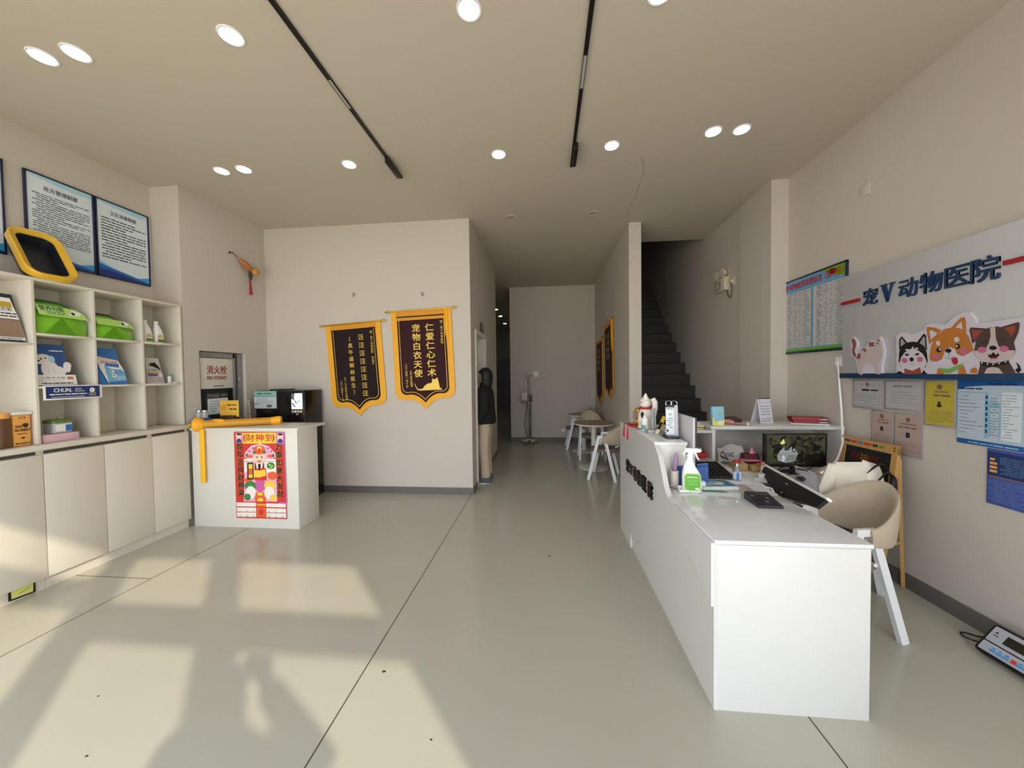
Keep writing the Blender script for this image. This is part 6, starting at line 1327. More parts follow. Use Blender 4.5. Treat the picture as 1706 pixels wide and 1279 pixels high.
b.build('printed_sheet', t)

# hospital sign board
t = thing('hospital_sign', 'large white sign board with blue hospital name and cartoon pets', 'sign', (2.5, 2.6, 1.49))
M('sign_white', (186, 186, 188), 0.4, 0.01)
b = B('sign_white'); b.box(2.50, 2.55, 1.99, 3.245, 1.526, 2.335, bev=.003); b.build('board', t)
b = B('navy'); b.box(2.485, 2.55, 1.985, 3.25, 1.487, 1.526, bev=.002); b.build('bottom_rail', t)
f = R(3.245, 0, 2.5)
for ch_, y, s_ in (('宠', 2.985, .135), ('V', 2.845, .135), ('动', 2.70, .14), ('物', 2.555, .145), ('医', 2.41, .145), ('院', 2.27, .15)):
    b = B('navy')
    if ch_ == 'V':          # a roman V: heavy left stroke, hairline right stroke, flat serifs
        a0 = 3.245-y; z0 = 2.113
        for P in ([(-.042, .058), (-.014, .058), (.012, -.035), (.003, -.066), (-.003, -.066)], [(.003, -.066), (.012, -.035), (.040, .058), (.030, .058), (.002, -.045)], [(-.055, .058), (-.004, .058), (-.004, .066), (-.055, .066)], [(.018, .058), (.055, .058), (.055, .066), (.018, .066)]):
            b.prism([(a0+p, z0+q) for p, q in P], .014, f, .0004)
    else: b.text(ch_, 3.245-y, 2.113, s_, f, 0, 'navy', 'C', None, .024, .009)
    b.build('raised_letter', t)
M('sign_red', (158, 30, 42), 0.45)
b = B('sign_red'); b.prism([(.0, 2.098), (.172, 2.098), (.172, 2.123), (.0, 2.123)], .014, f, .0005); b.build('red_bar', t)
b = B('sign_red'); b.prism([(1.06, 2.11), (1.235, 2.11), (1.235, 2.135), (1.06, 2.135)], .014, f, .0005); b.build('red_bar', t)
M('pet_white', (206, 200, 212), 0.5); M('pet_black', (24, 22, 30), 0.5); M('pet_orange', (186, 116, 48), 0.5); M('pet_brown', (80, 60, 58), 0.5); M('pet_rust', (152, 72, 60), 0.5); M('pet_pink', (192, 106, 140), 0.5); M('pet_tongue', (172, 42, 52), 0.5); M('pet_cream', (196, 180, 178), 0.5); M('pet_calico', (136, 84, 78), 0.5); M('pet_scarf', (120, 170, 80), 0.5); M('pet_grey', (160, 158, 166), 0.5)
for nm, items in [('pet_backing',[('P','pet_white',0,[(-2.7594,1.5195),(-2.7672,1.7934),(-2.7312,1.815),(-2.6562,1.7896),(-2.6169,1.8014),(-2.5789,1.8129),(-2.5719,1.8439),(-2.528,1.8495),(-2.4579,1.828),(-2.4058,1.8725),(-2.3681,1.8882),(-2.3313,1.8818),(-2.3069,1.8423),(-2.2977,1.8163),(-2.2327,1.8103),(-2.1541,1.8151),(-2.0955,1.8156),(-2.0671,1.7923),(-2.0529,1.5191)])]),('cat_backing',[('P','pet_white',0,[(-3.1436,1.7846),(-3.136,1.8186),(-3.1154,1.8184),(-3.0811,1.7789),(-3.0803,1.7204),(-2.9943,1.7332),(-2.9867,1.7843),(-2.9639,1.7728),(-2.9138,1.7773),(-2.8898,1.7976),(-2.87,1.7596),(-2.853,1.6953),(-2.8588,1.6419),(-2.8739,1.5702),(-2.8663,1.5159),(-3.0662,1.5109),(-3.1017,1.6533),(-3.1386,1.6749)])]),('calico_cat',[('p','pet_calico',2,[(-3.0882,1.6507),(-3.119,1.6719),(-3.1311,1.7142),(-3.1213,1.753),(-3.1357,1.7958),(-3.1244,1.8105),(-3.1061,1.8027),(-3.0911,1.7749),(-3.0918,1.7457),(-3.1048,1.7124),(-3.0931,1.6774)]),('p','pet_cream',3,[(-3.0906,1.6626),(-3.058,1.7044),(-3.0046,1.7245),(-2.9784,1.7132),(-2.9757,1.7411),(-2.9793,1.7742),(-2.9637,1.7635),(-2.9235,1.7644),(-2.8944,1.7845),(-2.8843,1.7563),(-2.8683,1.7099),(-2.8685,1.6604),(-2.8898,1.607),(-2.8959,1.5615),(-2.8827,1.5186),(-2.91,1.5205),(-2.9325,1.5621),(-2.9532,1.5979),(-2.9872,1.6083),(-3.0166,1.5998),(-3.0384,1.5543),(-3.0271,1.5139),(-3.0531,1.5177),(-3.0782,1.5743)]),('p','pet_calico',4,[(-3.087,1.6468),(-3.0709,1.6858),(-3.0468,1.6815),(-3.0485,1.6469),(-3.0702,1.6382)]),('p','pet_calico',4,[(-3.0526,1.7069),(-3.0152,1.7253),(-2.997,1.7051),(-3.0062,1.6849),(-3.0235,1.7069)]),('p','pet_calico',4,[(-2.9735,1.7297),(-2.9793,1.7742),(-2.9637,1.7616),(-2.9285,1.7631),(-2.9411,1.7402),(-2.9551,1.7302)]),('p','pet_calico',4,[(-2.9138,1.7727),(-2.8944,1.7845),(-2.8863,1.761)]),('p','pet_black',5,[(-2.934,1.7359),(-2.9344,1.734),(-2.9356,1.7325),(-2.9375,1.7314),(-2.9398,1.7309),(-2.9422,1.7311),(-2.9445,1.7319),(-2.9464,1.7333),(-2.9477,1.7351),(-2.9481,1.737),(-2.9477,1.7389),(-2.9465,1.7405),(-2.9447,1.7416),(-2.9424,1.742),(-2.9399,1.7418),(-2.9376,1.741),(-2.9357,1.7396),(-2.9345,1.7378)]),('p','pet_black',5,[(-2.8988,1.7504),(-2.8991,1.7485),(-2.9003,1.747),(-2.9021,1.7459),(-2.9043,1.7454),(-2.9067,1.7456),(-2.909,1.7465),(-2.9108,1.7479),(-2.912,1.7496),(-2.9125,1.7515),(-2.9121,1.7534),(-2.9109,1.7549),(-2.9091,1.756),(-2.9069,1.7565),(-2.9045,1.7562),(-2.9022,1.7554),(-2.9004,1.754),(-2.8992,1.7523)]),('p','pet_rust',5,[(-2.9162,1.7345),(-2.9164,1.7332),(-2.9173,1.7322),(-2.9186,1.7315),(-2.9202,1.7312),(-2.9219,1.7313),(-2.9235,1.7319),(-2.9249,1.7328),(-2.9257,1.734),(-2.9261,1.7353),(-2.9258,1.7365),(-2.9249,1.7375),(-2.9236,1.7382),(-2.922,1.7385),(-2.9203,1.7384),(-2.9187,1.7378),(-2.9173,1.7369),(-2.9165,1.7357)]),('l','pet_black',5,[(-2.9309,1.7264),(-2.919,1.7273),(-2.9072,1.7301),0.001])]),('husky_dog',[('p','pet_black',1,[(-2.7446,1.688),(-2.745,1.7653),(-2.7264,1.7847),(-2.688,1.737),(-2.7126,1.7113)]),('p','pet_grey',2,[(-2.7347,1.7113),(-2.733,1.7658),(-2.7236,1.7674),(-2.7003,1.7331)]),('p','pet_black',1,[(-2.6267,1.7316),(-2.5822,1.7877),(-2.567,1.7716),(-2.5602,1.6755),(-2.6,1.7106)]),('p','pet_grey',2,[(-2.6064,1.7273),(-2.5819,1.7692),(-2.5727,1.7563),(-2.5701,1.6882)]),('p','pet_black',3,[(-2.7452,1.6107),(-2.7419,1.6793),(-2.7128,1.724),(-2.6798,1.738),(-2.6475,1.7408),(-2.6158,1.7322),(-2.5771,1.7047),(-2.5599,1.6596),(-2.5546,1.6037),(-2.5673,1.5642),(-2.6128,1.5447),(-2.6767,1.5454),(-2.723,1.5673)]),('p','pet_white',4,[(-2.7363,1.5975),(-2.7283,1.6357),(-2.7035,1.6683),(-2.679,1.6878),(-2.6603,1.6906),(-2.6485,1.7079),(-2.6387,1.6891),(-2.615,1.6792),(-2.5838,1.653),(-2.5644,1.616),(-2.5588,1.5879),(-2.5748,1.5603),(-2.6128,1.5447),(-2.6767,1.5454),(-2.7187,1.5629)]),('p','pet_black',5,[(-2.705,1.66),(-2.6785,1.6601),(-2.6702,1.6497),(-2.6906,1.644)]),('p','pet_black',5,[(-2.6342,1.6576),(-2.6108,1.6611),(-2.6052,1.6502),(-2.6261,1.6432)]),('p','pet_pink',5,[(-2.6819,1.6143),(-2.683,1.608),(-2.6865,1.6026),(-2.692,1.5986),(-2.6987,1.5966),(-2.706,1.5969),(-2.7129,1.5993),(-2.7186,1.6037),(-2.7224,1.6094),(-2.7238,1.6159),(-2.7226,1.6223),(-2.719,1.6277),(-2.7134,1.6317),(-2.7066,1.6336),(-2.6993,1.6332),(-2.6925,1.6307),(-2.6869,1.6263),(-2.6832,1.6206)]),('p','pet_pink',5,[(-2.5817,1.6168),(-2.5828,1.6107),(-2.586,1.6055),(-2.591,1.6018),(-2.5972,1.5999),(-2.6039,1.6001),(-2.6102,1.6024),(-2.6155,1.6066),(-2.6189,1.6122),(-2.6202,1.6184),(-2.6191,1.6245),(-2.6158,1.6297),(-2.6107,1.6335),(-2.6044,1.6353),(-2.5978,1.635),(-2.5915,1.6325),(-2.5863,1.6283),(-2.583,1.6229)]),('p','pet_black',5,[(-2.6407,1.6192),(-2.6415,1.6142),(-2.6439,1.6098),(-2.6477,1.6066),(-2.6524,1.605),(-2.6574,1.6052),(-2.6622,1.6072),(-2.6661,1.6107),(-2.6688,1.6153),(-2.6697,1.6204),(-2.6689,1.6255),(-2.6664,1.6299),(-2.6626,1.6331),(-2.6579,1.6347),(-2.6529,1.6344),(-2.6481,1.6324),(-2.6442,1.6289),(-2.6417,1.6243)]),('l','pet_black',5,[(-2.6709,1.5913),(-2.6546,1.5858),(-2.6371,1.5919),0.0015]),('p','pet_white',5,[(-2.6757,1.6867),(-2.6763,1.6847),(-2.6783,1.6831),(-2.6813,1.682),(-2.6851,1.6816),(-2.6891,1.6818),(-2.6929,1.6828),(-2.696,1.6843),(-2.6981,1.6862),(-2.6988,1.6883),(-2.6981,1.6903),(-2.6961,1.6919),(-2.6931,1.693),(-2.6893,1.6934),(-2.6853,1.6931),(-2.6815,1.6922),(-2.6784,1.6906),(-2.6764,1.6887)]),('p','pet_white',5,[(-2.612,1.6904),(-2.6127,1.6885),(-2.6145,1.687),(-2.6174,1.6859),(-2.621,1.6855),(-2.6248,1.6857),(-2.6284,1.6867),(-2.6313,1.6881),(-2.6333,1.69),(-2.634,1.692),(-2.6333,1.6939),(-2.6314,1.6955),(-2.6285,1.6966),(-2.6249,1.697),(-2.6211,1.6967),(-2.6176,1.6958),(-2.6146,1.6943),(-2.6127,1.6924)]),('p','pet_rust',6,[(-2.7012,1.5203),(-2.7018,1.5601),(-2.6483,1.5426),(-2.5977,1.5664),(-2.5908,1.5202)]),('p','pet_black',6,[(-2.7568,1.5203),(-2.7509,1.535),(-2.7354,1.5418),(-2.7012,1.5203)]),('p','pet_black',6,[(-2.5908,1.5202),(-2.5746,1.5483),(-2.5577,1.5202)])]),('orange_dog',[('p','pet_white',2,[(-2.5491,1.5876),(-2.4956,1.6093),(-2.3632,1.6039),(-2.3023,1.5802),(-2.2838,1.5199),(-2.5554,1.5202)]),('p','pet_orange',3,[(-2.5475,1.7142),(-2.5654,1.8112),(-2.5605,1.828),(-2.5131,1.8163),(-2.4778,1.7964),(-2.5189,1.7352)]),('p','pet_white',4,[(-2.537,1.7409),(-2.5468,1.7994),(-2.533,1.8024),(-2.4984,1.7781)]),('p','pet_orange',3,[(-2.4209,1.8065),(-2.3769,1.8569),(-2.3552,1.8592),(-2.3475,1.8342),(-2.3443,1.7546),(-2.3661,1.7716)]),('p','pet_white',4,[(-2.3995,1.8037),(-2.3703,1.834),(-2.3626,1.7857)]),('p','pet_orange',5,[(-2.5426,1.6349),(-2.5328,1.7051),(-2.5051,1.7572),(-2.4642,1.7985),(-2.4112,1.8067),(-2.3664,1.7899),(-2.335,1.7464),(-2.3162,1.6982),(-2.3066,1.6584),(-2.3267,1.6168),(-2.363,1.5893),(-2.4268,1.5689),(-2.4951,1.5821),(-2.5348,1.6069)]),('p','pet_white',6,[(-2.5421,1.6048),(-2.4954,1.6),(-2.4679,1.6158),(-2.4537,1.6608),(-2.4453,1.6791),(-2.4254,1.6852),(-2.3992,1.6721),(-2.3878,1.6418),(-2.3574,1.6255),(-2.3066,1.6548),(-2.3148,1.6162),(-2.3628,1.582),(-2.4267,1.5644),(-2.495,1.5744)]),('p','pet_white',7,[(-2.4792,1.7146),(-2.4799,1.7094),(-2.482,1.7049),(-2.4852,1.7018),(-2.4893,1.7003),(-2.4937,1.7006),(-2.4978,1.7028),(-2.5013,1.7065),(-2.5035,1.7114),(-2.5044,1.7168),(-2.5037,1.722),(-2.5016,1.7265),(-2.4983,1.7296),(-2.4942,1.7311),(-2.4898,1.7307),(-2.4857,1.7285),(-2.4823,1.7247),(-2.4801,1.7199)]),('p','pet_white',7,[(-2.3766,1.7276),(-2.3773,1.7221),(-2.3797,1.7175),(-2.3833,1.7142),(-2.3878,1.7127),(-2.3927,1.7132),(-2.3974,1.7155),(-2.4012,1.7195),(-2.4037,1.7246),(-2.4047,1.7303),(-2.4039,1.7358),(-2.4015,1.7405),(-2.3978,1.7437),(-2.3933,1.7452),(-2.3884,1.7446),(-2.3838,1.7422),(-2.38,1.7382),(-2.3775,1.7332)]),('p','pet_black',7,[(-2.4737,1.6712),(-2.4744,1.666),(-2.4767,1.6616),(-2.4803,1.6584),(-2.4848,1.6568),(-2.4897,1.6571),(-2.4943,1.6592),(-2.4981,1.6629),(-2.5006,1.6678),(-2.5016,1.6731),(-2.5008,1.6784),(-2.4984,1.6829),(-2.4947,1.6861),(-2.4902,1.6875),(-2.4854,1.6872),(-2.4808,1.685),(-2.4771,1.6813),(-2.4746,1.6765)]),('p','pet_black',7,[(-2.3721,1.6869),(-2.3728,1.6815),(-2.3749,1.6768),(-2.3782,1.6735),(-2.3823,1.6718),(-2.3867,1.6722),(-2.3909,1.6744),(-2.3944,1.6783),(-2.3967,1.6833),(-2.3975,1.689),(-2.3969,1.6945),(-2.3947,1.6992),(-2.3914,1.7025),(-2.3872,1.7041),(-2.3828,1.7037),(-2.3787,1.7014),(-2.3753,1.6975),(-2.373,1.6925)]),('p','pet_white',8,[(-2.4758,1.6744),(-2.4761,1.6724),(-2.477,1.6706),(-2.4785,1.6693),(-2.4802,1.6687),(-2.4822,1.6688),(-2.484,1.6697),(-2.4855,1.6712),(-2.4865,1.6731),(-2.4869,1.6752),(-2.4866,1.6773),(-2.4856,1.6791),(-2.4842,1.6803),(-2.4824,1.681),(-2.4805,1.6808),(-2.4786,1.68),(-2.4771,1.6785),(-2.4761,1.6766)]),('p','pet_white',8,[(-2.3829,1.6885),(-2.3832,1.6863),(-2.3841,1.6844),(-2.3856,1.683),(-2.3875,1.6824),(-2.3895,1.6825),(-2.3914,1.6835),(-2.3929,1.6851),(-2.394,1.6871),(-2.3943,1.6894),(-2.394,1.6917),(-2.3931,1.6936),(-2.3916,1.695),(-2.3897,1.6956),(-2.3877,1.6954),(-2.3858,1.6945),(-2.3843,1.6929),(-2.3833,1.6908)]),('p','pet_pink',7,[(-2.4771,1.6277),(-2.4783,1.622),(-2.4821,1.6171),(-2.4879,1.6135),(-2.4952,1.6118),(-2.5031,1.6122),(-2.5105,1.6145),(-2.5166,1.6186),(-2.5207,1.624),(-2.5222,1.6299),(-2.5209,1.6357),(-2.517,1.6407),(-2.511,1.6442),(-2.5036,1.6458),(-2.4958,1.6454),(-2.4884,1.643),(-2.4824,1.6389),(-2.4785,1.6336)]),('p','pet_pink',7,[(-2.3304,1.6528),(-2.3315,1.646),(-2.3351,1.6402),(-2.3407,1.636),(-2.3476,1.634),(-2.3551,1.6344),(-2.3622,1.6372),(-2.3681,1.6421),(-2.372,1.6485),(-2.3735,1.6556),(-2.3723,1.6625),(-2.3686,1.6684),(-2.3628,1.6726),(-2.3558,1.6745),(-2.3483,1.6739),(-2.3413,1.671),(-2.3355,1.6661),(-2.3318,1.6598)]),('p','pet_black',8,[(-2.4165,1.6636),(-2.4174,1.6591),(-2.4202,1.6552),(-2.4245,1.6524),(-2.4299,1.6512),(-2.4357,1.6515),(-2.4412,1.6535),(-2.4457,1.6568),(-2.4486,1.6611),(-2.4497,1.6658),(-2.4488,1.6704),(-2.446,1.6743),(-2.4415,1.677),(-2.4361,1.6782),(-2.4304,1.6778),(-2.4249,1.6758),(-2.4205,1.6725),(-2.4176,1.6683)]),('l','pet_black',8,[(-2.4301,1.6517),(-2.429,1.6216),0.002]),('l','pet_black',8,[(-2.4531,1.6265),(-2.4408,1.6146),(-2.4242,1.6139),(-2.4016,1.6277),0.002]),('p','pet_tongue',9,[(-2.4176,1.6099),(-2.4048,1.622),(-2.3855,1.6196),(-2.3787,1.5935),(-2.3867,1.5769),(-2.4008,1.5772),(-2.4107,1.5909)]),('p','pet_orange',7,[(-2.4962,1.5201),(-2.4912,1.5565),(-2.46,1.5506),(-2.4581,1.5201)]),('p','pet_orange',7,[(-2.3794,1.52),(-2.3782,1.5641),(-2.3503,1.5708),(-2.3359,1.52)]),('p','pet_scarf',8,[(-2.4842,1.5587),(-2.4265,1.5524),(-2.3567,1.5855),(-2.3527,1.5672),(-2.4227,1.5253),(-2.4596,1.5277)]),('p','pet_orange',8,[(-2.3192,1.5271),(-2.3136,1.5521),(-2.299,1.5589),(-2.2855,1.5516),(-2.2839,1.5248)])]),('brown_dog',[('p','pet_brown',2,[(-2.2838,1.5234),(-2.2733,1.5759),(-2.2067,1.5638),(-2.1438,1.5787),(-2.1181,1.523)]),('p','pet_cream',3,[(-2.2542,1.5234),(-2.2419,1.5523),(-2.2174,1.5607),(-2.1906,1.5534),(-2.1703,1.5231)]),('p','pet_black',2,[(-2.1233,1.5412),(-2.1108,1.5539),(-2.1202,1.5845),(-2.1053,1.5679),(-2.0972,1.5421),(-2.1083,1.523)]),('p','pet_brown',3,[(-2.3132,1.6979),(-2.3308,1.7817),(-2.3208,1.7933),(-2.2459,1.7766),(-2.2759,1.7261)]),('p','pet_rust',4,[(-2.3096,1.726),(-2.3175,1.7758),(-2.2625,1.7676),(-2.2961,1.7246)]),('p','pet_brown',3,[(-2.1893,1.776),(-2.1143,1.7943),(-2.1069,1.7855),(-2.1109,1.7413),(-2.1294,1.6885),(-2.1525,1.7266)]),('p','pet_rust',4,[(-2.1726,1.7698),(-2.1237,1.7783),(-2.1246,1.7481),(-2.1398,1.7174)]),('p','pet_brown',5,[(-2.3019,1.6581),(-2.2932,1.7278),(-2.2708,1.7603),(-2.2322,1.783),(-2.1947,1.7813),(-2.1581,1.7568),(-2.1323,1.7115),(-2.1203,1.6458),(-2.1305,1.614),(-2.1653,1.5927),(-2.2071,1.5882),(-2.2567,1.5996),(-2.2915,1.6292)]),('p','pet_cream',6,[(-2.2311,1.7815),(-2.2079,1.7811),(-2.2041,1.7188),(-2.1928,1.6775),(-2.1741,1.6494),(-2.1208,1.6458),(-2.1305,1.6108),(-2.1653,1.5893),(-2.2071,1.5868),(-2.2566,1.5962),(-2.2961,1.6259),(-2.3018,1.6545),(-2.2532,1.6548),(-2.235,1.6912),(-2.227,1.7347)]),('p','pet_pink',7,[(-2.2432,1.6562),(-2.2443,1.6504),(-2.2479,1.6454),(-2.2535,1.6419),(-2.2604,1.6403),(-2.2679,1.6407),(-2.275,1.6432),(-2.2809,1.6475),(-2.2848,1.653),(-2.2862,1.6591),(-2.285,1.665),(-2.2813,1.67),(-2.2755,1.6735),(-2.2685,1.675),(-2.261,1.6745),(-2.254,1.6719),(-2.2483,1.6676),(-2.2445,1.6621)]),('p','pet_pink',7,[(-2.1482,1.6555),(-2.1493,1.65),(-2.1525,1.6453),(-2.1576,1.642),(-2.1638,1.6404),(-2.1706,1.6408),(-2.1771,1.6432),(-2.1824,1.6473),(-2.1859,1.6525),(-2.1872,1.6583),(-2.1861,1.664),(-2.1828,1.6687),(-2.1776,1.672),(-2.1712,1.6735),(-2.1644,1.6729),(-2.1581,1.6705),(-2.1529,1.6664),(-2.1495,1.6612)]),('p','pet_black',7,[(-2.1979,1.6645),(-2.1988,1.6604),(-2.2017,1.657),(-2.2062,1.6546),(-2.2118,1.6535),(-2.2177,1.6539),(-2.2234,1.6558),(-2.2281,1.6588),(-2.2312,1.6627),(-2.2324,1.667),(-2.2314,1.6712),(-2.2284,1.6746),(-2.2238,1.677),(-2.2182,1.678),(-2.2122,1.6775),(-2.2066,1.6756),(-2.202,1.6726),(-2.199,1.6687)]),('l','pet_black',7,[(-2.2668,1.6939),(-2.2586,1.7091),(-2.2502,1.7097),(-2.2427,1.6939),0.0022]),('l','pet_black',7,[(-2.1868,1.6937),(-2.1778,1.7108),(-2.17,1.7113),(-2.1621,1.6947),0.0022]),('p','pet_tongue',7,[(-2.2303,1.6136),(-2.212,1.6182),(-2.1917,1.6138),(-2.1994,1.6041),(-2.2236,1.6051)]),('p','pet_black',8,[(-2.237,1.6208),(-2.2307,1.6328),(-2.224,1.6256),(-2.2124,1.6425),(-2.1998,1.6243),(-2.1921,1.6359),(-2.1845,1.6234),(-2.1969,1.6134),(-2.2281,1.6135)]),('p','pet_black',8,[(-2.2735,1.5919),(-2.207,1.5787),(-2.1451,1.5938),(-2.1433,1.5768),(-2.2066,1.5598),(-2.2709,1.5709)]),('p','pet_white',9,[(-2.2592,1.5831),(-2.2594,1.5814),(-2.2601,1.58),(-2.2611,1.5789),(-2.2624,1.5784),(-2.2638,1.5784),(-2.2651,1.5791),(-2.2661,1.5802),(-2.2669,1.5817),(-2.2671,1.5833),(-2.2669,1.585),(-2.2662,1.5865),(-2.2652,1.5875),(-2.2639,1.588),(-2.2626,1.588),(-2.2612,1.5874),(-2.2602,1.5862),(-2.2595,1.5848)]),('p','pet_white',9,[(-2.2329,1.5768),(-2.2331,1.5751),(-2.2338,1.5737),(-2.2348,1.5727),(-2.236,1.5721),(-2.2374,1.5722),(-2.2387,1.5728),(-2.2397,1.5739),(-2.2404,1.5753),(-2.2407,1.577),(-2.2405,1.5786),(-2.2398,1.5801),(-2.2388,1.5811),(-2.2376,1.5816),(-2.2362,1.5816),(-2.2349,1.581),(-2.2339,1.5799),(-2.2332,1.5784)]),('p','pet_white',9,[(-2.2074,1.574),(-2.2076,1.5724),(-2.2082,1.571),(-2.2092,1.5699),(-2.2104,1.5694),(-2.2117,1.5694),(-2.213,1.57),(-2.214,1.5711),(-2.2147,1.5726),(-2.2149,1.5742),(-2.2147,1.5758),(-2.2141,1.5772),(-2.2131,1.5783),(-2.2119,1.5788),(-2.2106,1.5788),(-2.2094,1.5782),(-2.2084,1.5771),(-2.2077,1.5756)]),('p','pet_white',9,[(-2.1811,1.5779),(-2.1813,1.5763),(-2.1819,1.5749),(-2.1828,1.5739),(-2.184,1.5734),(-2.1853,1.5734),(-2.1865,1.574),(-2.1875,1.5751),(-2.1882,1.5765),(-2.1884,1.5781),(-2.1882,1.5797),(-2.1876,1.5811),(-2.1867,1.5821),(-2.1855,1.5827),(-2.1842,1.5826),(-2.183,1.582),(-2.182,1.581),(-2.1813,1.5795)]),('p','pet_white',9,[(-2.1545,1.585),(-2.1547,1.5834),(-2.1553,1.5821),(-2.1562,1.5811),(-2.1574,1.5806),(-2.1586,1.5806),(-2.1598,1.5812),(-2.1607,1.5822),(-2.1614,1.5837),(-2.1616,1.5852),(-2.1614,1.5868),(-2.1608,1.5882),(-2.1599,1.5892),(-2.1588,1.5897),(-2.1575,1.5896),(-2.1563,1.5891),(-2.1554,1.588),(-2.1547,1.5866)])])]:
    b = B('pet_white')
    for kind, mat, lay, d in items:
        if kind == 'P': b.prism(d, .014, (Vector((2.5, 0, 0)), -Y, Z, -X), .0003, mat)
        elif kind == 'p': b.art(d, (Vector((2.5, 0, 0)), -Y, Z, -X), 24+lay, mat)
        elif kind == 'd': b.disc(d[0], d[1], d[2], d[3], (Vector((2.5, 0, 0)), -Y, Z, -X), 24+lay, mat)
        elif kind == 'l': b.line(d[:-1], d[-1], (Vector((2.5, 0, 0)), -Y, Z, -X), 24+lay, mat)
    b.build(nm, t)

# certificates
M('cert_grey', (178, 176, 178), 0.5); M('cert_rose', (178, 158, 150), 0.5, 0.03); M('cert_gold', (186, 170, 62), 0.5, 0.03); M('film', (160, 154, 154), 0.25); M('emblem', (130, 96, 84), 0.5)
def cert(y0, y1, z0, z1, label, mat, kind, seed, group='framed certificates under the sign'):
    t = thing('certificate', label, 'certificate', (2.545, (y0+y1)/2, z0), group=group)
    b = B('film'); b.box(2.540, 2.55, y0, y1, z0, z1, bev=.001); b.build('sleeve', t)
    f = R(y1, z0, 2.540); w, h = y1-y0, z1-z0
    b = B(mat)
    if kind == 'land':
        b.rect(.015, w-.015, .02, h-.012, f, 1); b.frame_rect(.03, w-.03, .035, h-.04, .002, f, 2, 'ink_soft'); b.disc(w/2, h-.04, .014, .016, f, 3, 'emblem'); b.dashes(w*.32, w*.85, h*.58, h*.70, 1, f, 3, 'ink', .6, seed, .018, 1); b.dashes(.045, w-.05, h*.22, h*.52, 4, f, 3, 'ink_soft', .2, seed, .008)
    elif kind == 'plain':
        b.rect(.012, w-.012, .015, h-.012, f, 1, mat); b.dashes(w*.25, w*.75, h*.74, h*.86, 1, f, 2, 'ink_soft', .5, seed, .012, 1); b.dashes(w*.2, w*.9, h*.2, h*.65, 5, f, 2, 'ink_soft', .15, seed, .008)
    else:
        b.rect(.01, w-.01, .012, h-.012, f, 1, mat); b.disc(w/2, h*.85, .016, .017, f, 2, 'emblem'); b.dashes(w*.25, w*.78, h*.71, h*.78, 1, f, 2, 'emblem', .5, seed, .009, 1); b.dashes(w*.16, w*.88, h*.63, h*.70, 1, f, 2, 'emblem', .6, seed, .014, 1)
        b.rect(w*.43, w*.57, h*.43, h*.55, f, 2, 'bag_charcoal' if kind != 'y' else mat); b.disc(w*.5, h*.51, w*.05, h*.03, f, 3, 'ink')
        if kind == 'y':
            b.disc(w*.5, h*.45, w*.08, h*.035, f, 3, 'print_brown')
        b.dashes(w*.12, w*.9, h*.08, h*.34, 6, f, 2, 'emblem', .22, seed, .008)
    b.build('printed_sheet', t)
cert(2.916, 3.187, 1.245, 1.478, 'grey landscape certificate with a bordered title, leftmost under the sign', 'cert_grey', 'land', 3)
cert(2.637, 2.910, 1.256, 1.476, 'plain grey certificate between the bordered one and the yellow one', 'cert_grey', 'plain', 5)
cert(2.838, 3.016, .975, 1.243, 'rose portrait certificate, left one of the lower pair', 'cert_rose', 'port', 7)
cert(2.632, 2.834, .94, 1.243, 'rose portrait certificate, right one of the lower pair', 'cert_rose', 'port', 8)
cert(2.443, 2.630, 1.178, 1.482, 'bright yellow portrait certificate under the sign', 'cert_gold', 'y', 9)
M('licence_blue', (36, 98, 168), 0.4, 0.04); M('licence_pale', (182, 198, 212), 0.45); M('licence_cyan', (136, 184, 208), 0.45); M('poster_violet', (70, 88, 170), 0.45, 0.05)
t = thing('licence_board', 'wide blue and white public notice board beside the yellow certificate', 'notice board', (2.545, 2.2, 1.1))
b = B('licence_blue'); b.box(2.542, 2.55, 1.95, 2.438, 1.098, 1.484, bev=.001); f = R(2.438, 1.098, 2.542); w, h = .488, .386
b.art([(0, .03), (w, .03), (w, .345), (.3, .358), (.15, .355), (.05, .345), (0, .325)], f, 1, 'licence_pale')
b.rect(.0, .155, .05, .315, f, 2, 'licence_cyan'); b.rect(.006, .138, .05, .31, f, 3, 'licence_pale'); b.rect(.155, .21, .06, .26, f, 2, 'licence_cyan'); b.rect(.165, .205, .06, .105, f, 3, 'licence_pale'); b.rect(.165, .205, .11, .165, f, 3, 'licence_pale'); b.rect(.165, .205, .17, .23, f, 3, 'licence_pale'); b.rect(.215, .30, .05, .32, f, 2, 'board_white'); b.rect(.31, .47, .05, .32, f, 2, 'board_white')
b.dashes(.01, .13, .325, .345, 1, f, 4, 'bag_navy', .5, 3, .008, 1); b.dashes(.01, .13, .06, .30, 11, f, 4, 'ink_soft', .2, 4, .006, .2); b.dashes(.165, .205, .065, .29, 14, f, 4, 'ink_soft', .3, 5, .006, .5); b.dashes(.22, .295, .06, .31, 16, f, 4, 'ink_soft', .2, 6, .006, .3); b.dashes(.32, .46, .06, .31, 14, f, 4, 'ink_soft', .2, 8, .006, .3); b.dashes(.15, .29, .355, .375, 1, f, 2, 'bag_navy', .6, 2, .014, 1); b.dashes(.06, .3, .005, .022, 1, f, 2, 'licence_cyan', .5, 2, .01, 1)
for k in range(7): b.rect(.143, .152, .08+k*.033, .10+k*.033, f, 4, 'bag_navy')
tag(b.build('licence_print', t), '', '') if False else b.build('printed_sheet', t)
t = thing('bank_poster', 'violet blue poster cut off at the right edge below the notice board', 'poster', (2.545, 2.15, .78))
b = B('poster_violet'); b.box(2.543, 2.55, 1.98, 2.286, .775, 1.092, bev=.001); f = R(2.286, .775, 2.543)
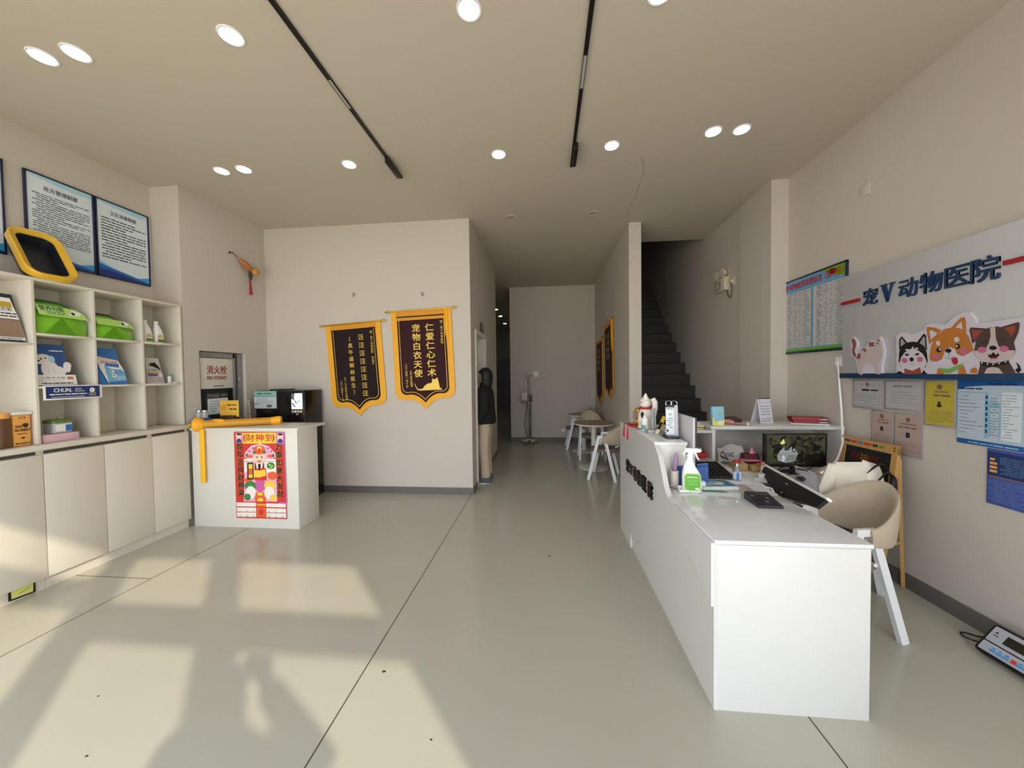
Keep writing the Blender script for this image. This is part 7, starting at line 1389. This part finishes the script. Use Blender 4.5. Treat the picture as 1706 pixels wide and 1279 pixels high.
b.rect(.004, .29, .165, .30, f, 1, 'bag_navy'); b.rect(0, .3, .155, .163, f, 1, 'emblem'); b.dashes(.015, .05, .18, .27, 4, f, 2, 'canister_orange', .7, 2, .012, 1); b.dashes(.06, .28, .18, .28, 9, f, 2, 'licence_cyan', .2, 3, .01, 1); b.dashes(.01, .28, .015, .145, 12, f, 2, 'licence_cyan', .16, 4, .012, .8)
b.build('printed_sheet', t)

# wall fittings
t = thing('wall_socket', 'white wall socket beside the price board feeding a white cable', 'socket', (2.545, 3.34, 1.63))
b = B('white_plastic'); b.box(2.540, 2.55, 3.28, 3.37, 1.585, 1.67, bev=.003); b.build('plate', t)
b = B('white_plastic'); b.box(2.515, 2.540, 3.31, 3.345, 1.60, 1.635, bev=.005); b.build('plug', t)
b = B('bottle_white'); b.tube([(2.53, 3.325, 1.60), (2.525, 3.31, 1.54), (2.515, 3.285, 1.40), (2.50, 3.245, 1.23), (2.485, 3.22, 1.13), (2.46, 3.18, 1.04), (2.40, 3.10, .96), (2.30, 3.0, .895), (2.20, 2.90, .862), (2.10, 2.82, .842), (1.98, 2.74, .815)], .0075, 10); tag(b.build('white_cable'), 'thick white cable sweeping down from the wall socket to the staff desk', 'cable')
b = B('wall_paint'); b.box(2.542, 2.55, 3.06, 3.15, 2.935, 3.03, bev=.004); tag(b.build('blank_plate'), 'square blank wall plate high on the right wall', 'wall plate')
b = B('pedestal'); b.tube([(2.379, 4.13, 2.85), (2.3785, 4.13, 2.0), (2.379, 4.135, 1.05)], .004, 6); tag(b.build('wall_wire'), 'thin wire running down the pillar beside the stairs', 'wire')
M('emergency_ivory', (208, 200, 182), 0.4)
t = thing('emergency_light', 'twin-head emergency light on the stairwell wall', 'emergency light', (2.40, 5.05, 2.63)); em = t
b = B('emergency_ivory'); b.box(2.34, 2.405, 4.90, 5.17, 2.63, 2.80, bev=.006); b.build('case', t)
b = B('ink_soft'); f = R(5.17, 2.63, 2.34); b.frame_rect(.02, .13, .03, .13, .01, f, 1); b.rect(.15, .17, .03, .13, f, 1, 'ink'); b.build('panel', t)
for y in (5.10, 4.955):
    b = B('emergency_ivory'); b.tube([(2.39, y, 2.86), (2.36, y, 2.86), (2.335, y, 2.855)], [.03, .055, .06], 16); b.build('lamp_head', t)
    
b = B('emergency_ivory'); b.box(2.393, 2.405, 4.76, 4.85, 2.66, 2.76, bev=.003); b.box(2.37, 2.393, 4.785, 4.825, 2.69, 2.73, bev=.004); tag(b.build('wall_socket'), 'socket next to the emergency light on the stairwell wall', 'socket')
b = B('wire_grey'); b.tube([(2.38, 4.80, 2.69), (2.385, 4.79, 2.58), (2.385, 4.83, 2.50), (2.385, 4.88, 2.53), (2.38, 4.92, 2.64)], .005, 6); b.build('cord', em)

# weighing indicator on the floor
M('scale_silver', (176, 178, 184), 0.35, 0.03); M('key_blue', (74, 150, 214), 0.4); M('key_red', (196, 66, 44), 0.4); M('lcd_dark', (46, 42, 38), 0.15)
t = thing('scale_display', 'grey and black scale display unit propped against the right skirting', 'scale display', (2.42, 2.05, 0))
us = Vector((.06, -1, 0)).normalized(); vs = Vector((.66, 0, .75)).normalized(); vs = (vs - us*vs.dot(us)).normalized()
f = (Vector((2.335, 2.125, .012)), us, vs, us.cross(vs).normalized()); o, u, v, n = f
b = B('black_plastic')
def panel(w, h, r, z0, z1, mat, ca=.13, cb=.09):
    P = [(a+ca, c+cb) for a, c in rrect(w, h, r, 5)]; b.prism(P, z1-z0, f, z0, mat)
panel(.27, .175, .02, -.012, .02, 'black_plastic'); b.build('case', t)
b = B('scale_silver'); panel(.248, .09, .006, .02, .023, 'scale_silver', .13, .122); panel(.248, .052, .006, .02, .023, 'scale_silver', .13, .044); b.build('face_plate', t)
b = B('lcd_dark'); b.rect(.065, .215, .095, .145, f, 40); b.build('lcd', t)
b = B('key_blue')
for k in range(6):
    if k == 3: b.rect(.05+k*.026, .07+k*.026, .03, .05, f, 40, 'key_red'); continue
    b.rect(.045+k*.026, .069+k*.026, .03, .042, f, 40); b.rect(.05+k*.026, .064+k*.026, .045, .055, f, 40)
b.build('keys', t)
b = B('ink'); b.art([(.018, .13), (.028, .142), (.033, .13)], f, 40); b.rect(.02, .04, .115, .12, f, 40); b.dashes(.16, .21, .083, .09, 1, f, 40, 'ink', .7, 2, .006, 1); b.build('print', t)
b = B('black_matte'); b.tube([(2.36, 2.135, .05), (2.37, 2.18, .03), (2.39, 2.24, .008), (2.41, 2.275, .006), (2.44, 2.275, .006), (2.465, 2.24, .01), (2.455, 2.18, .05), (2.44, 2.14, .09)], .004, 8); b.build('cord', t)

# ================================================================ HALL
M('table_top', (156, 142, 120), 0.45, 0.06, 20); M('table_edge', (226, 224, 214), 0.4)
t = thing('round_table', 'white round pedestal table nearest the viewer in the hall', 'table', (.79, 5.93, 0), 0, 'round pedestal tables in the hall')
b = B('table_edge'); b.lathe([(.25, .715), (.315, .718), (.325, .728), (.322, .738), (.30, .741)], (.79, 5.93, 0), 48); b.build('edge', t)
b = B('table_top'); b.lathe([(.318, .741), (.315, .744), (.001, .744)], (.79, 5.93, 0), 48); b.build('top', t)
b = B('table_edge'); b.lathe([(.05, .012), (.042, .1), (.042, .68), (.06, .715)], (.79, 5.93, 0), 24); b.build('column', t)
b = B('table_edge'); b.lathe([(.24, 0), (.24, .008), (.22, .016), (.05, .022)], (.79, 5.93, 0), 40); b.build('base', t)
dup(t, (.77, 7.22, 0), None, 'white round pedestal table farther back by the hall end wall')

hf = lambda y, z: ((1.128, y, z), (0, -1, 0), (0, 0, 1))
def small_deco(k, f, w, h):
    k.vtext('医德高尚', .06, -.18, .10, f, 34, 'gold_print', 1.2); k.vtext('技术精湛', -.09, -.18, .10, f, 34, 'gold_print', 1.2)
for y, z, lb in ((6.38, 2.44, 'nearer of the two pennants on the right hall wall'), (7.45, 2.245, 'farther pennant on the right hall wall, close to the end wall')):
    tl = .05
    pennant((1.124, y, z), (0, -1, tl), (0, tl, 1), .84, 1.24, lb, 'velvet_maroon', small_deco, 'pennants on the right hall wall', .9, y < 7)
b = B('hook_clear'); b.box(1.118, 1.13, 6.58, 6.62, 2.58, 2.66, bev=.004); b.tube([(1.12, 6.60, 2.58), (1.118, 6.4, 2.45)], .002, 6, mat='wire_grey'); tag(b.build('wall_hook'), 'clear hook holding the nearer pennant on the right hall wall', 'hook')

M('panel_lit', (255, 252, 244), 0.4, 0.0, 5, emit=4.0)
t = thing('side_room_fill', 'square lit ceiling panel added unseen to brighten the side room behind the doorway', 'ceiling light', (-1.9, 5.6, H))  # added glowing panel, out of view, that brightens the side room
b = B('white_plastic'); b.box(-2.15, -1.55, 5.3, 5.9, H-.012, H, bev=.002); b.build('frame', t)
b = B('panel_lit'); b.box(-2.12, -1.58, 5.33, 5.87, H-.016, H-.0125); b.build('diffuser', t)
# infusion stand with a pump
t = thing('infusion_stand', 'steel infusion stand on castors with a hanging bag near the end wall', 'infusion stand', (-.37, 7.93, 0))
M('stand_steel', (120, 112, 104), 0.35, 0.05, 20, metal=0.4); M('pump_ivory', (206, 200, 188), 0.5)
b = B('stand_steel'); b.tube([(-.37, 7.93, .10), (-.37, 7.93, .9)], .016, 10); b.tube([(-.37, 7.93, .9), (-.37, 7.93, 1.53)], .011, 10); b.tube([(-.335, 7.93, .10), (-.335, 7.93, .92)], .009, 8); b.build('pole', t)
for k in range(4):
    a = rad(45+90*k)
    b = B('stand_steel'); b.tube([(-.37 + .16*math.cos(a+PI/4*0), 7.93 + .16*math.sin(a), 1.50) if False else (-.37, 7.93, 1.525), (-.37+.06*math.cos(a), 7.93+.05*math.sin(a), 1.53), (-.37+.10*math.cos(a), 7.93+.08*math.sin(a), 1.515), (-.37+.105*math.cos(a), 7.93+.085*math.sin(a), 1.535)], .005, 6); b.build('hook', t)
for k in range(5):
    a = rad(20+72*k)
    b = B('pump_ivory'); b.tube([(-.37, 7.93, .10), (-.37+.17*math.cos(a), 7.93+.17*math.sin(a), .06)], [.03, .022], 8, flat=.7); lg = b.build('foot', t)
    b = B('black_plastic'); b.tube([(-.37+.17*math.cos(a)-.012, 7.93+.17*math.sin(a), .025), (-.37+.17*math.cos(a)+.012, 7.93+.17*math.sin(a), .025)], .024, 12); b.build('castor', lg)
b = B('black_plastic'); b.box(-.36, -.30, 7.90, 7.97, .95, 1.10, bev=.012); b.build('clamp', t)
b = B('black_matte'); b.tube([(-.40, 7.90, .93), (-.43, 7.9, .75), (-.47, 7.9, .45), (-.42, 7.9, .2), (-.37, 7.9, .12)], .007, 6); b.tube([(-.33, 7.9, .95), (-.36, 7.9, .55), (-.34, 7.9, .12)], .006, 6); b.build('cable', t)
b = B('pump_ivory'); b.box(-.53, -.40, 7.86, 7.96, .98, 1.15, bev=.01); tag(b.build('infusion_pump'), 'ivory pump box carried on the infusion stand', 'pump')
b = B('stand_steel'); b.box(-.535, -.37, 7.86, 7.98, .93, .945, bev=.003); b.build('tray', t)
b = B('paper'); b.box(-.445, -.42, 7.93, 7.94, 1.30, 1.42, bev=.006); b.tube([(-.433, 7.935, 1.42), (-.433, 7.935, 1.51)], .002, 5); tag(b.build('drip_bag'), 'small white drip bag hanging from the infusion stand', 'drip bag')
b = B('white_plastic'); b.box(-.265, -.15, 8.162, 8.17, 1.50, 1.62, bev=.004); b.box(-.25, -.165, 8.158, 8.162, 1.515, 1.605, bev=.003); tag(b.build('light_switch'), 'white switch plate on the hall end wall above the infusion stand', 'switch')
b = B('white_plastic'); b.box(.36, .45, 8.162, 8.17, .22, .30, bev=.004); tag(b.build('wall_socket'), 'low white socket on the hall end wall left of the rear table', 'socket')
M('plaque', (58, 54, 46), 0.4, 0.1)
b = B('plaque'); b.box(-.949, -.938, 5.16, 5.44, 2.20, 2.33, bev=.002); f = fr((-.938, 5.16, 2.2), Y, Z); b.frame_rect(.01, .27, .01, .12, .004, f, 1, 'stripe_gold'); b.text('诊室', .14, .065, .075, f, 1, 'board_tint', 'C', None, .01); tag(b.build('door_plaque'), 'small dark plaque above the side room doorway', 'sign')

# ================================================================ PEOPLE
M('skin', (206, 164, 138), 0.6, 0.03); M('hair_black', (16, 14, 14), 0.6, 0.2, 60); M('coat_black', (13, 13, 15), 0.85, 0.1, 40, 0.2); M('trouser_beige', (190, 172, 148), 0.85, 0.05, 30, 0.1); M('shoe_grey', (84, 88, 98), 0.6, 0.15, 30); M('sole_white', (206, 206, 206), 0.6); M('eye_white', (236, 234, 230), 0.3); M('lip', (176, 104, 96), 0.5)
def person(loc, rz, label, arms, coat, trousers, s=1.0, lower=.86, phone=False):
    """standing figure facing local -y; arms gives (elbow, wrist) for each side"""
    t = thing('person', label, 'person', loc, rz)
    def q(x, y, z): return (x*s, y*s, z*s)
    N = {'pelvis': (q(0, 0, .93), (.15*s, .105*s)), 'waist': (q(0, .005, 1.08), (.125*s, .09*s)), 'chest': (q(0, .01, 1.28), (.15*s, .10*s)), 'neckb': (q(0, .015, 1.42), (.065*s, .06*s)), 'neck': (q(0, -.005, 1.48), (.05*s, .05*s)), 'skull': (q(0, -.02, 1.55), (.068*s, .082*s)), 'crown': (q(0, -.012, 1.615), (.055*s, .066*s))}
    E_ = [('pelvis', 'waist'), ('waist', 'chest'), ('chest', 'neckb'), ('neckb', 'neck'), ('neck', 'skull'), ('skull', 'crown')]
    for sd, sx in (('L', 1), ('R', -1)):
        el, wr = arms[sd]
        N['sh'+sd] = (q(sx*.17, .01, 1.37), .056*s); N['el'+sd] = (q(*el), .042*s); N['wr'+sd] = (q(*wr), .028*s)
        N['hip'+sd] = (q(sx*.085, 0, .88), .085*s); N['kn'+sd] = (q(sx*.095, -.01, .48), .056*s); N['an'+sd] = (q(sx*.10, .02, .10), .03*s); N['toe'+sd] = (q(sx*.105, -.10, .04), .018*s)
        E_ += [('chest', 'sh'+sd), ('sh'+sd, 'el'+sd), ('el'+sd, 'wr'+sd), ('pelvis', 'hip'+sd), ('hip'+sd, 'kn'+sd), ('kn'+sd, 'an'+sd), ('an'+sd, 'toe'+sd)]
        d = (Vector(wr)-Vector(el)).normalized(); sidev = d.cross(Vector((0, 0, 1)) if abs(d.z) < .8 else Vector((1, 0, 0))).normalized()
        W_ = Vector(wr); pm_ = W_ + d*.05
        N['palm'+sd] = (q(*pm_), (.034*s, .018*s)); E_.append(('wr'+sd, 'palm'+sd))
        curl = d.cross(sidev)*.018
        for k in range(4):
            off = sidev*(k-1.5)*.019; ln = (.062, .072, .068, .055)[k]
            a_ = pm_ + d*.035 + off; b_ = a_ + d*ln*.55 + curl*.4; c_ = b_ + d*ln*.4 + curl
            for nm, p in (('f%da' % k, a_), ('f%db' % k, b_), ('f%dc' % k, c_)): N[nm+sd] = (q(*p), .0085*s)
            E_ += [('palm'+sd, 'f%da' % k+sd), ('f%da' % k+sd, 'f%db' % k+sd), ('f%db' % k+sd, 'f%dc' % k+sd)]
        a_ = W_ + d*.025 + sidev*.032; b_ = a_ + d*.03 + sidev*.02 + curl*.5
        N['tha'+sd] = (q(*a_), .0105*s); N['thb'+sd] = (q(*b_), .009*s); E_ += [('wr'+sd, 'tha'+sd), ('tha'+sd, 'thb'+sd)]
    skin_mesh('body', N, E_, 'skin', 'pelvis', t)
    # face
    b = B('skin'); b.tube([q(0, -.10, 1.575), q(0, -.122, 1.55), q(0, -.10, 1.54)], [.008*s, .012*s, .009*s], 8)
    for sx in (1, -1): b.ball(q(sx*.073, -.005, 1.56), .01*s, .02*s, .03*s)
    b.build('nose_and_ears', t, local=True)
    b = B('eye_white')
    for sx in (1, -1): b.ball(q(sx*.03, -.094, 1.582), .011*s, .008*s, .006*s); b.ball(q(sx*.03, -.103, 1.582), .005*s, .003*s, .005*s, mat='hair_black')
    b.build('eyes', t, local=True)
    b = B('lip'); b.ball(q(0, -.10, 1.512), .022*s, .007*s, .006*s); b.build('mouth', t, local=True)
    # hair
    b = B('hair_black'); n = 24; secs = []
    for i in range(15):
        w = i/14
        if w < .45: an = w/.45*PI/2; z = 1.70 - .105*(1-math.cos(an)); r = .03 + .97*math.sin(an)
        else: z = 1.595 - .17*(w-.45)/.55; r = 1 - .12*max(0, w-.6)/.4
        ring_ = []
        for k in range(n):
            ca, sa = math.cos(2*PI*k/n), math.sin(2*PI*k/n)
            yy = .012 + sa*.112*r
            if w > .38: yy = max(yy, -.035)            # open in front for the face
            ring_.append(Vector(q(ca*.098*r*(1+.03*math.sin(k*3.7)), yy*(1+.02*math.sin(k*2.9)), z + .004*math.sin(k*2.3))))
        secs.append(ring_)
    loft(b, secs, None, True, True); b.build('hair', t, local=True)
    # clothes follow the body as their own grown shells
    b = B(coat); n = 28
    loft(b, [[Vector(q(math.cos(2*PI*k/n)*rx, .008 + math.sin(2*PI*k/n)*ry, z + fold*math.sin(5*2*PI*k/n))) for k in range(n)] for z, rx, ry, fold in ((lower+.02, .17, .12, 0), (lower, .198, .15, .004), (lower+.04, .203, .155, .002), (1.0, .195, .148, .004), (1.12, .185, .138, .004), (1.25, .19, .135, .002), (1.34, .192, .122, 0), (1.395, .165, .10, 0), (1.43, .095, .082, 0), (1.48, .082, .08, 0), (1.485, .06, .06, 0))], None, True, True)
    for sd, sx in (('L', 1), ('R', -1)):
        el, wr = Vector(arms[sd][0]), Vector(arms[sd][1]); sh_ = Vector((sx*.09, .01, 1.375)); s2 = Vector((sx*.17, .01, 1.352))
        pts = [sh_, s2, s2.lerp(el, .35) + Vector((sx*.008, 0, .005)), s2.lerp(el, .8), el, el.lerp(wr, .3), el.lerp(wr, .8), el.lerp(wr, .95)]
        b.tube([q(*p_) for p_ in pts], [v_*s for v_ in (.06, .082, .084, .074, .07, .066, .056, .05)], 16)
    b.build('jacket', t, local=True, angle=60)
    b = B(trousers)
    loft(b, [[Vector(q(math.cos(2*PI*k/n)*rx, .005 + math.sin(2*PI*k/n)*ry, z)) for k in range(n)] for z, rx, ry in ((.80, .10, .07), (.84, .165, .11), (.92, .178, .125), (1.02, .165, .118))], None, True, True)
    for sx in (1, -1):
        b.tube([q(sx*.088, 0, .90), q(sx*.092, 0, .80), q(sx*.096, -.01, .65), q(sx*.096, -.012, .48), q(sx*.10, .005, .30), q(sx*.102, .012, .10)], [v_*s for v_ in (.088, .094, .086, .078, .074, .076)], 16)
    b.build('trousers', t, local=True, angle=60)
    for sx in (1, -1):
        b = B('shoe_grey')
        secs = []
        for y, w, z in ((.085, .03, .08), (.07, .042, .10), (0, .046, .115), (-.06, .05, .095), (-.13, .05, .075), (-.18, .034, .055), (-.195, .014, .03)):
            secs.append([Vector(q(sx*.105 + math.cos(2*PI*k/12)*w, y, .012 + max(0, math.sin(2*PI*k/12))*z)) for k in range(12)])
        loft(b, secs, None, True, True); sh = b.build('shoe', t, local=True)
        b = B('sole_white'); P = [(sx*.105 + math.cos(2*PI*k/20)*.053, -.055 + math.sin(2*PI*k/20)*.143) for k in range(20)]; b.prism([(x*s, y*s) for x, y in P], .02*s, (Vector((0, 0, .001)), X, Y, Z)); b.build('sole', sh, local=True)
    return t
down = {'L': ((.235, .02, 1.10), (.22, -.08, .90)), 'R': ((-.235, .02, 1.10), (-.22, -.08, .90))}
person((-.875, 5.08, 0), rad(-90), 'person in a black coat and beige trousers turning into the side room doorway', down, 'coat_black', 'trouser_beige', .975, .88)
# the photographer, just inside the shop front, holding the phone up in both hands: the shadow on the floor
hold = {'L': ((.30, -.12, 1.22), (.12, -.20, 1.43)), 'R': ((-.34, -.08, 1.30), (-.05, -.19, 1.47))}
person((.15, -.36, 0), rad(180), 'person in a dark coat behind the viewpoint raising a phone, facing the hall', hold, 'coat_black', 'bag_charcoal', 1.04, .80)
b = B('black_plastic'); b.box(.0, .16, -.075, -.067, 1.52, 1.60, bev=.004); tag(b.build('phone'), 'black phone held up in both hands behind the viewpoint', 'phone')

# ================================================================ CEILING FITTINGS
def downlight(x, y, z, lit, label, r=.051, group='lit round downlights'):
    t = thing('downlight', label, 'ceiling light', (x, y, z), 0, group)
    b = B('ceiling_paint' if not lit else 'white_plastic'); b.lathe([(r+.004, -.001), (r+.006, -.006), (r+.016, -.006), (r+.019, -.001)], (x, y, z), 32); b.build('trim_ring', t)
    b = B('lens_lit' if lit else 'lens_off'); b.lathe([(r+.004, -.002), (r*.6, -.0045), (.001, -.005)], (x, y, z), 32); b.build('lens', t)
    return t
zc = H
for x, y, lb in ((-3.075, 1.965, 'lit downlight at far left, outer one of the front left pair'), (-2.84, 1.965, 'lit downlight at far left, inner one of the front left pair'), (-1.81, 1.965, 'lit single downlight between the front left pair and the left track'), (-.395, 1.965, 'lit single downlight at the top edge between the two tracks'), (.625, 1.985, 'lit downlight right of the right track, cut by the top edge'), (-3.09, 3.2, 'lit downlight, outer one of the pair above the hydrant wall'), (-2.86, 3.2, 'lit downlight, inner one of the pair above the hydrant wall'), (-1.82, 3.24, 'lit single downlight left of the end of the left track'), (-.40, 3.25, 'lit single downlight between the far ends of the tracks'), (.605, 3.24, 'lit single downlight beside the far end of the right track'), (1.415, 3.15, 'lit downlight, inner one of the pair towards the right wall'), (1.64, 3.15, 'lit downlight, outer one of the pair towards the right wall')):
    downlight(x, y, zc, True, lb)
for x, y, lb in ((-.414, 4.55, 'unlit downlight at the hall mouth near the pennant wall corner'), (.615, 4.55, 'unlit downlight at the hall mouth near the ceiling crack'), (-.413, 5.88, 'unlit downlight, left one of the second row in the hall'), (.635, 5.93, 'unlit downlight, right one of the second row in the hall'), (.018, 7.4, 'unlit single downlight close to the hall end wall')):
    downlight(x, y, zc, False, lb, group='unlit round downlights')
for x, y, lb in ((-1.48, 10.8, 'lit downlight nearest in the dark corridor'), (-1.50, 12.05, 'lit downlight, middle of the three in the dark corridor'), (-1.54, 13.8, 'lit downlight farthest in the dark corridor')):
    downlight(x, y, zc, True, lb)
M('track_black', (15, 14, 14), 0.4)
M('led_strip', (176, 170, 160), 0.5)
for x, lb in ((-1.42, 'black ceiling track with a spotlight at its end, the left one'), (.272, 'black ceiling track with a spotlight at its end, the right one')):
    t = thing('track_light', lb, 'track light', (x, 2.4, zc), 0, 'black ceiling tracks')
    b = B('track_black'); b.box(x-.013, x+.013, .9, 2.30, zc-.018, zc); b.box(x-.013, x+.013, 2.56, 3.50, zc-.018, zc); b.box(x-.013, x-.010, 2.30, 2.56, zc-.018, zc); b.box(x+.010, x+.013, 2.30, 2.56, zc-.018, zc); b.build('rail', t)
    b = B('led_strip'); b.box(x-.010, x+.010, 2.30, 2.56, zc-.015, zc); b.build('led_insert', t)
    b = B('track_black'); b.box(x-.002, x+.032, 3.13, 3.40, zc-.075, zc-.018, bev=.003); b.build('spot_head', t)
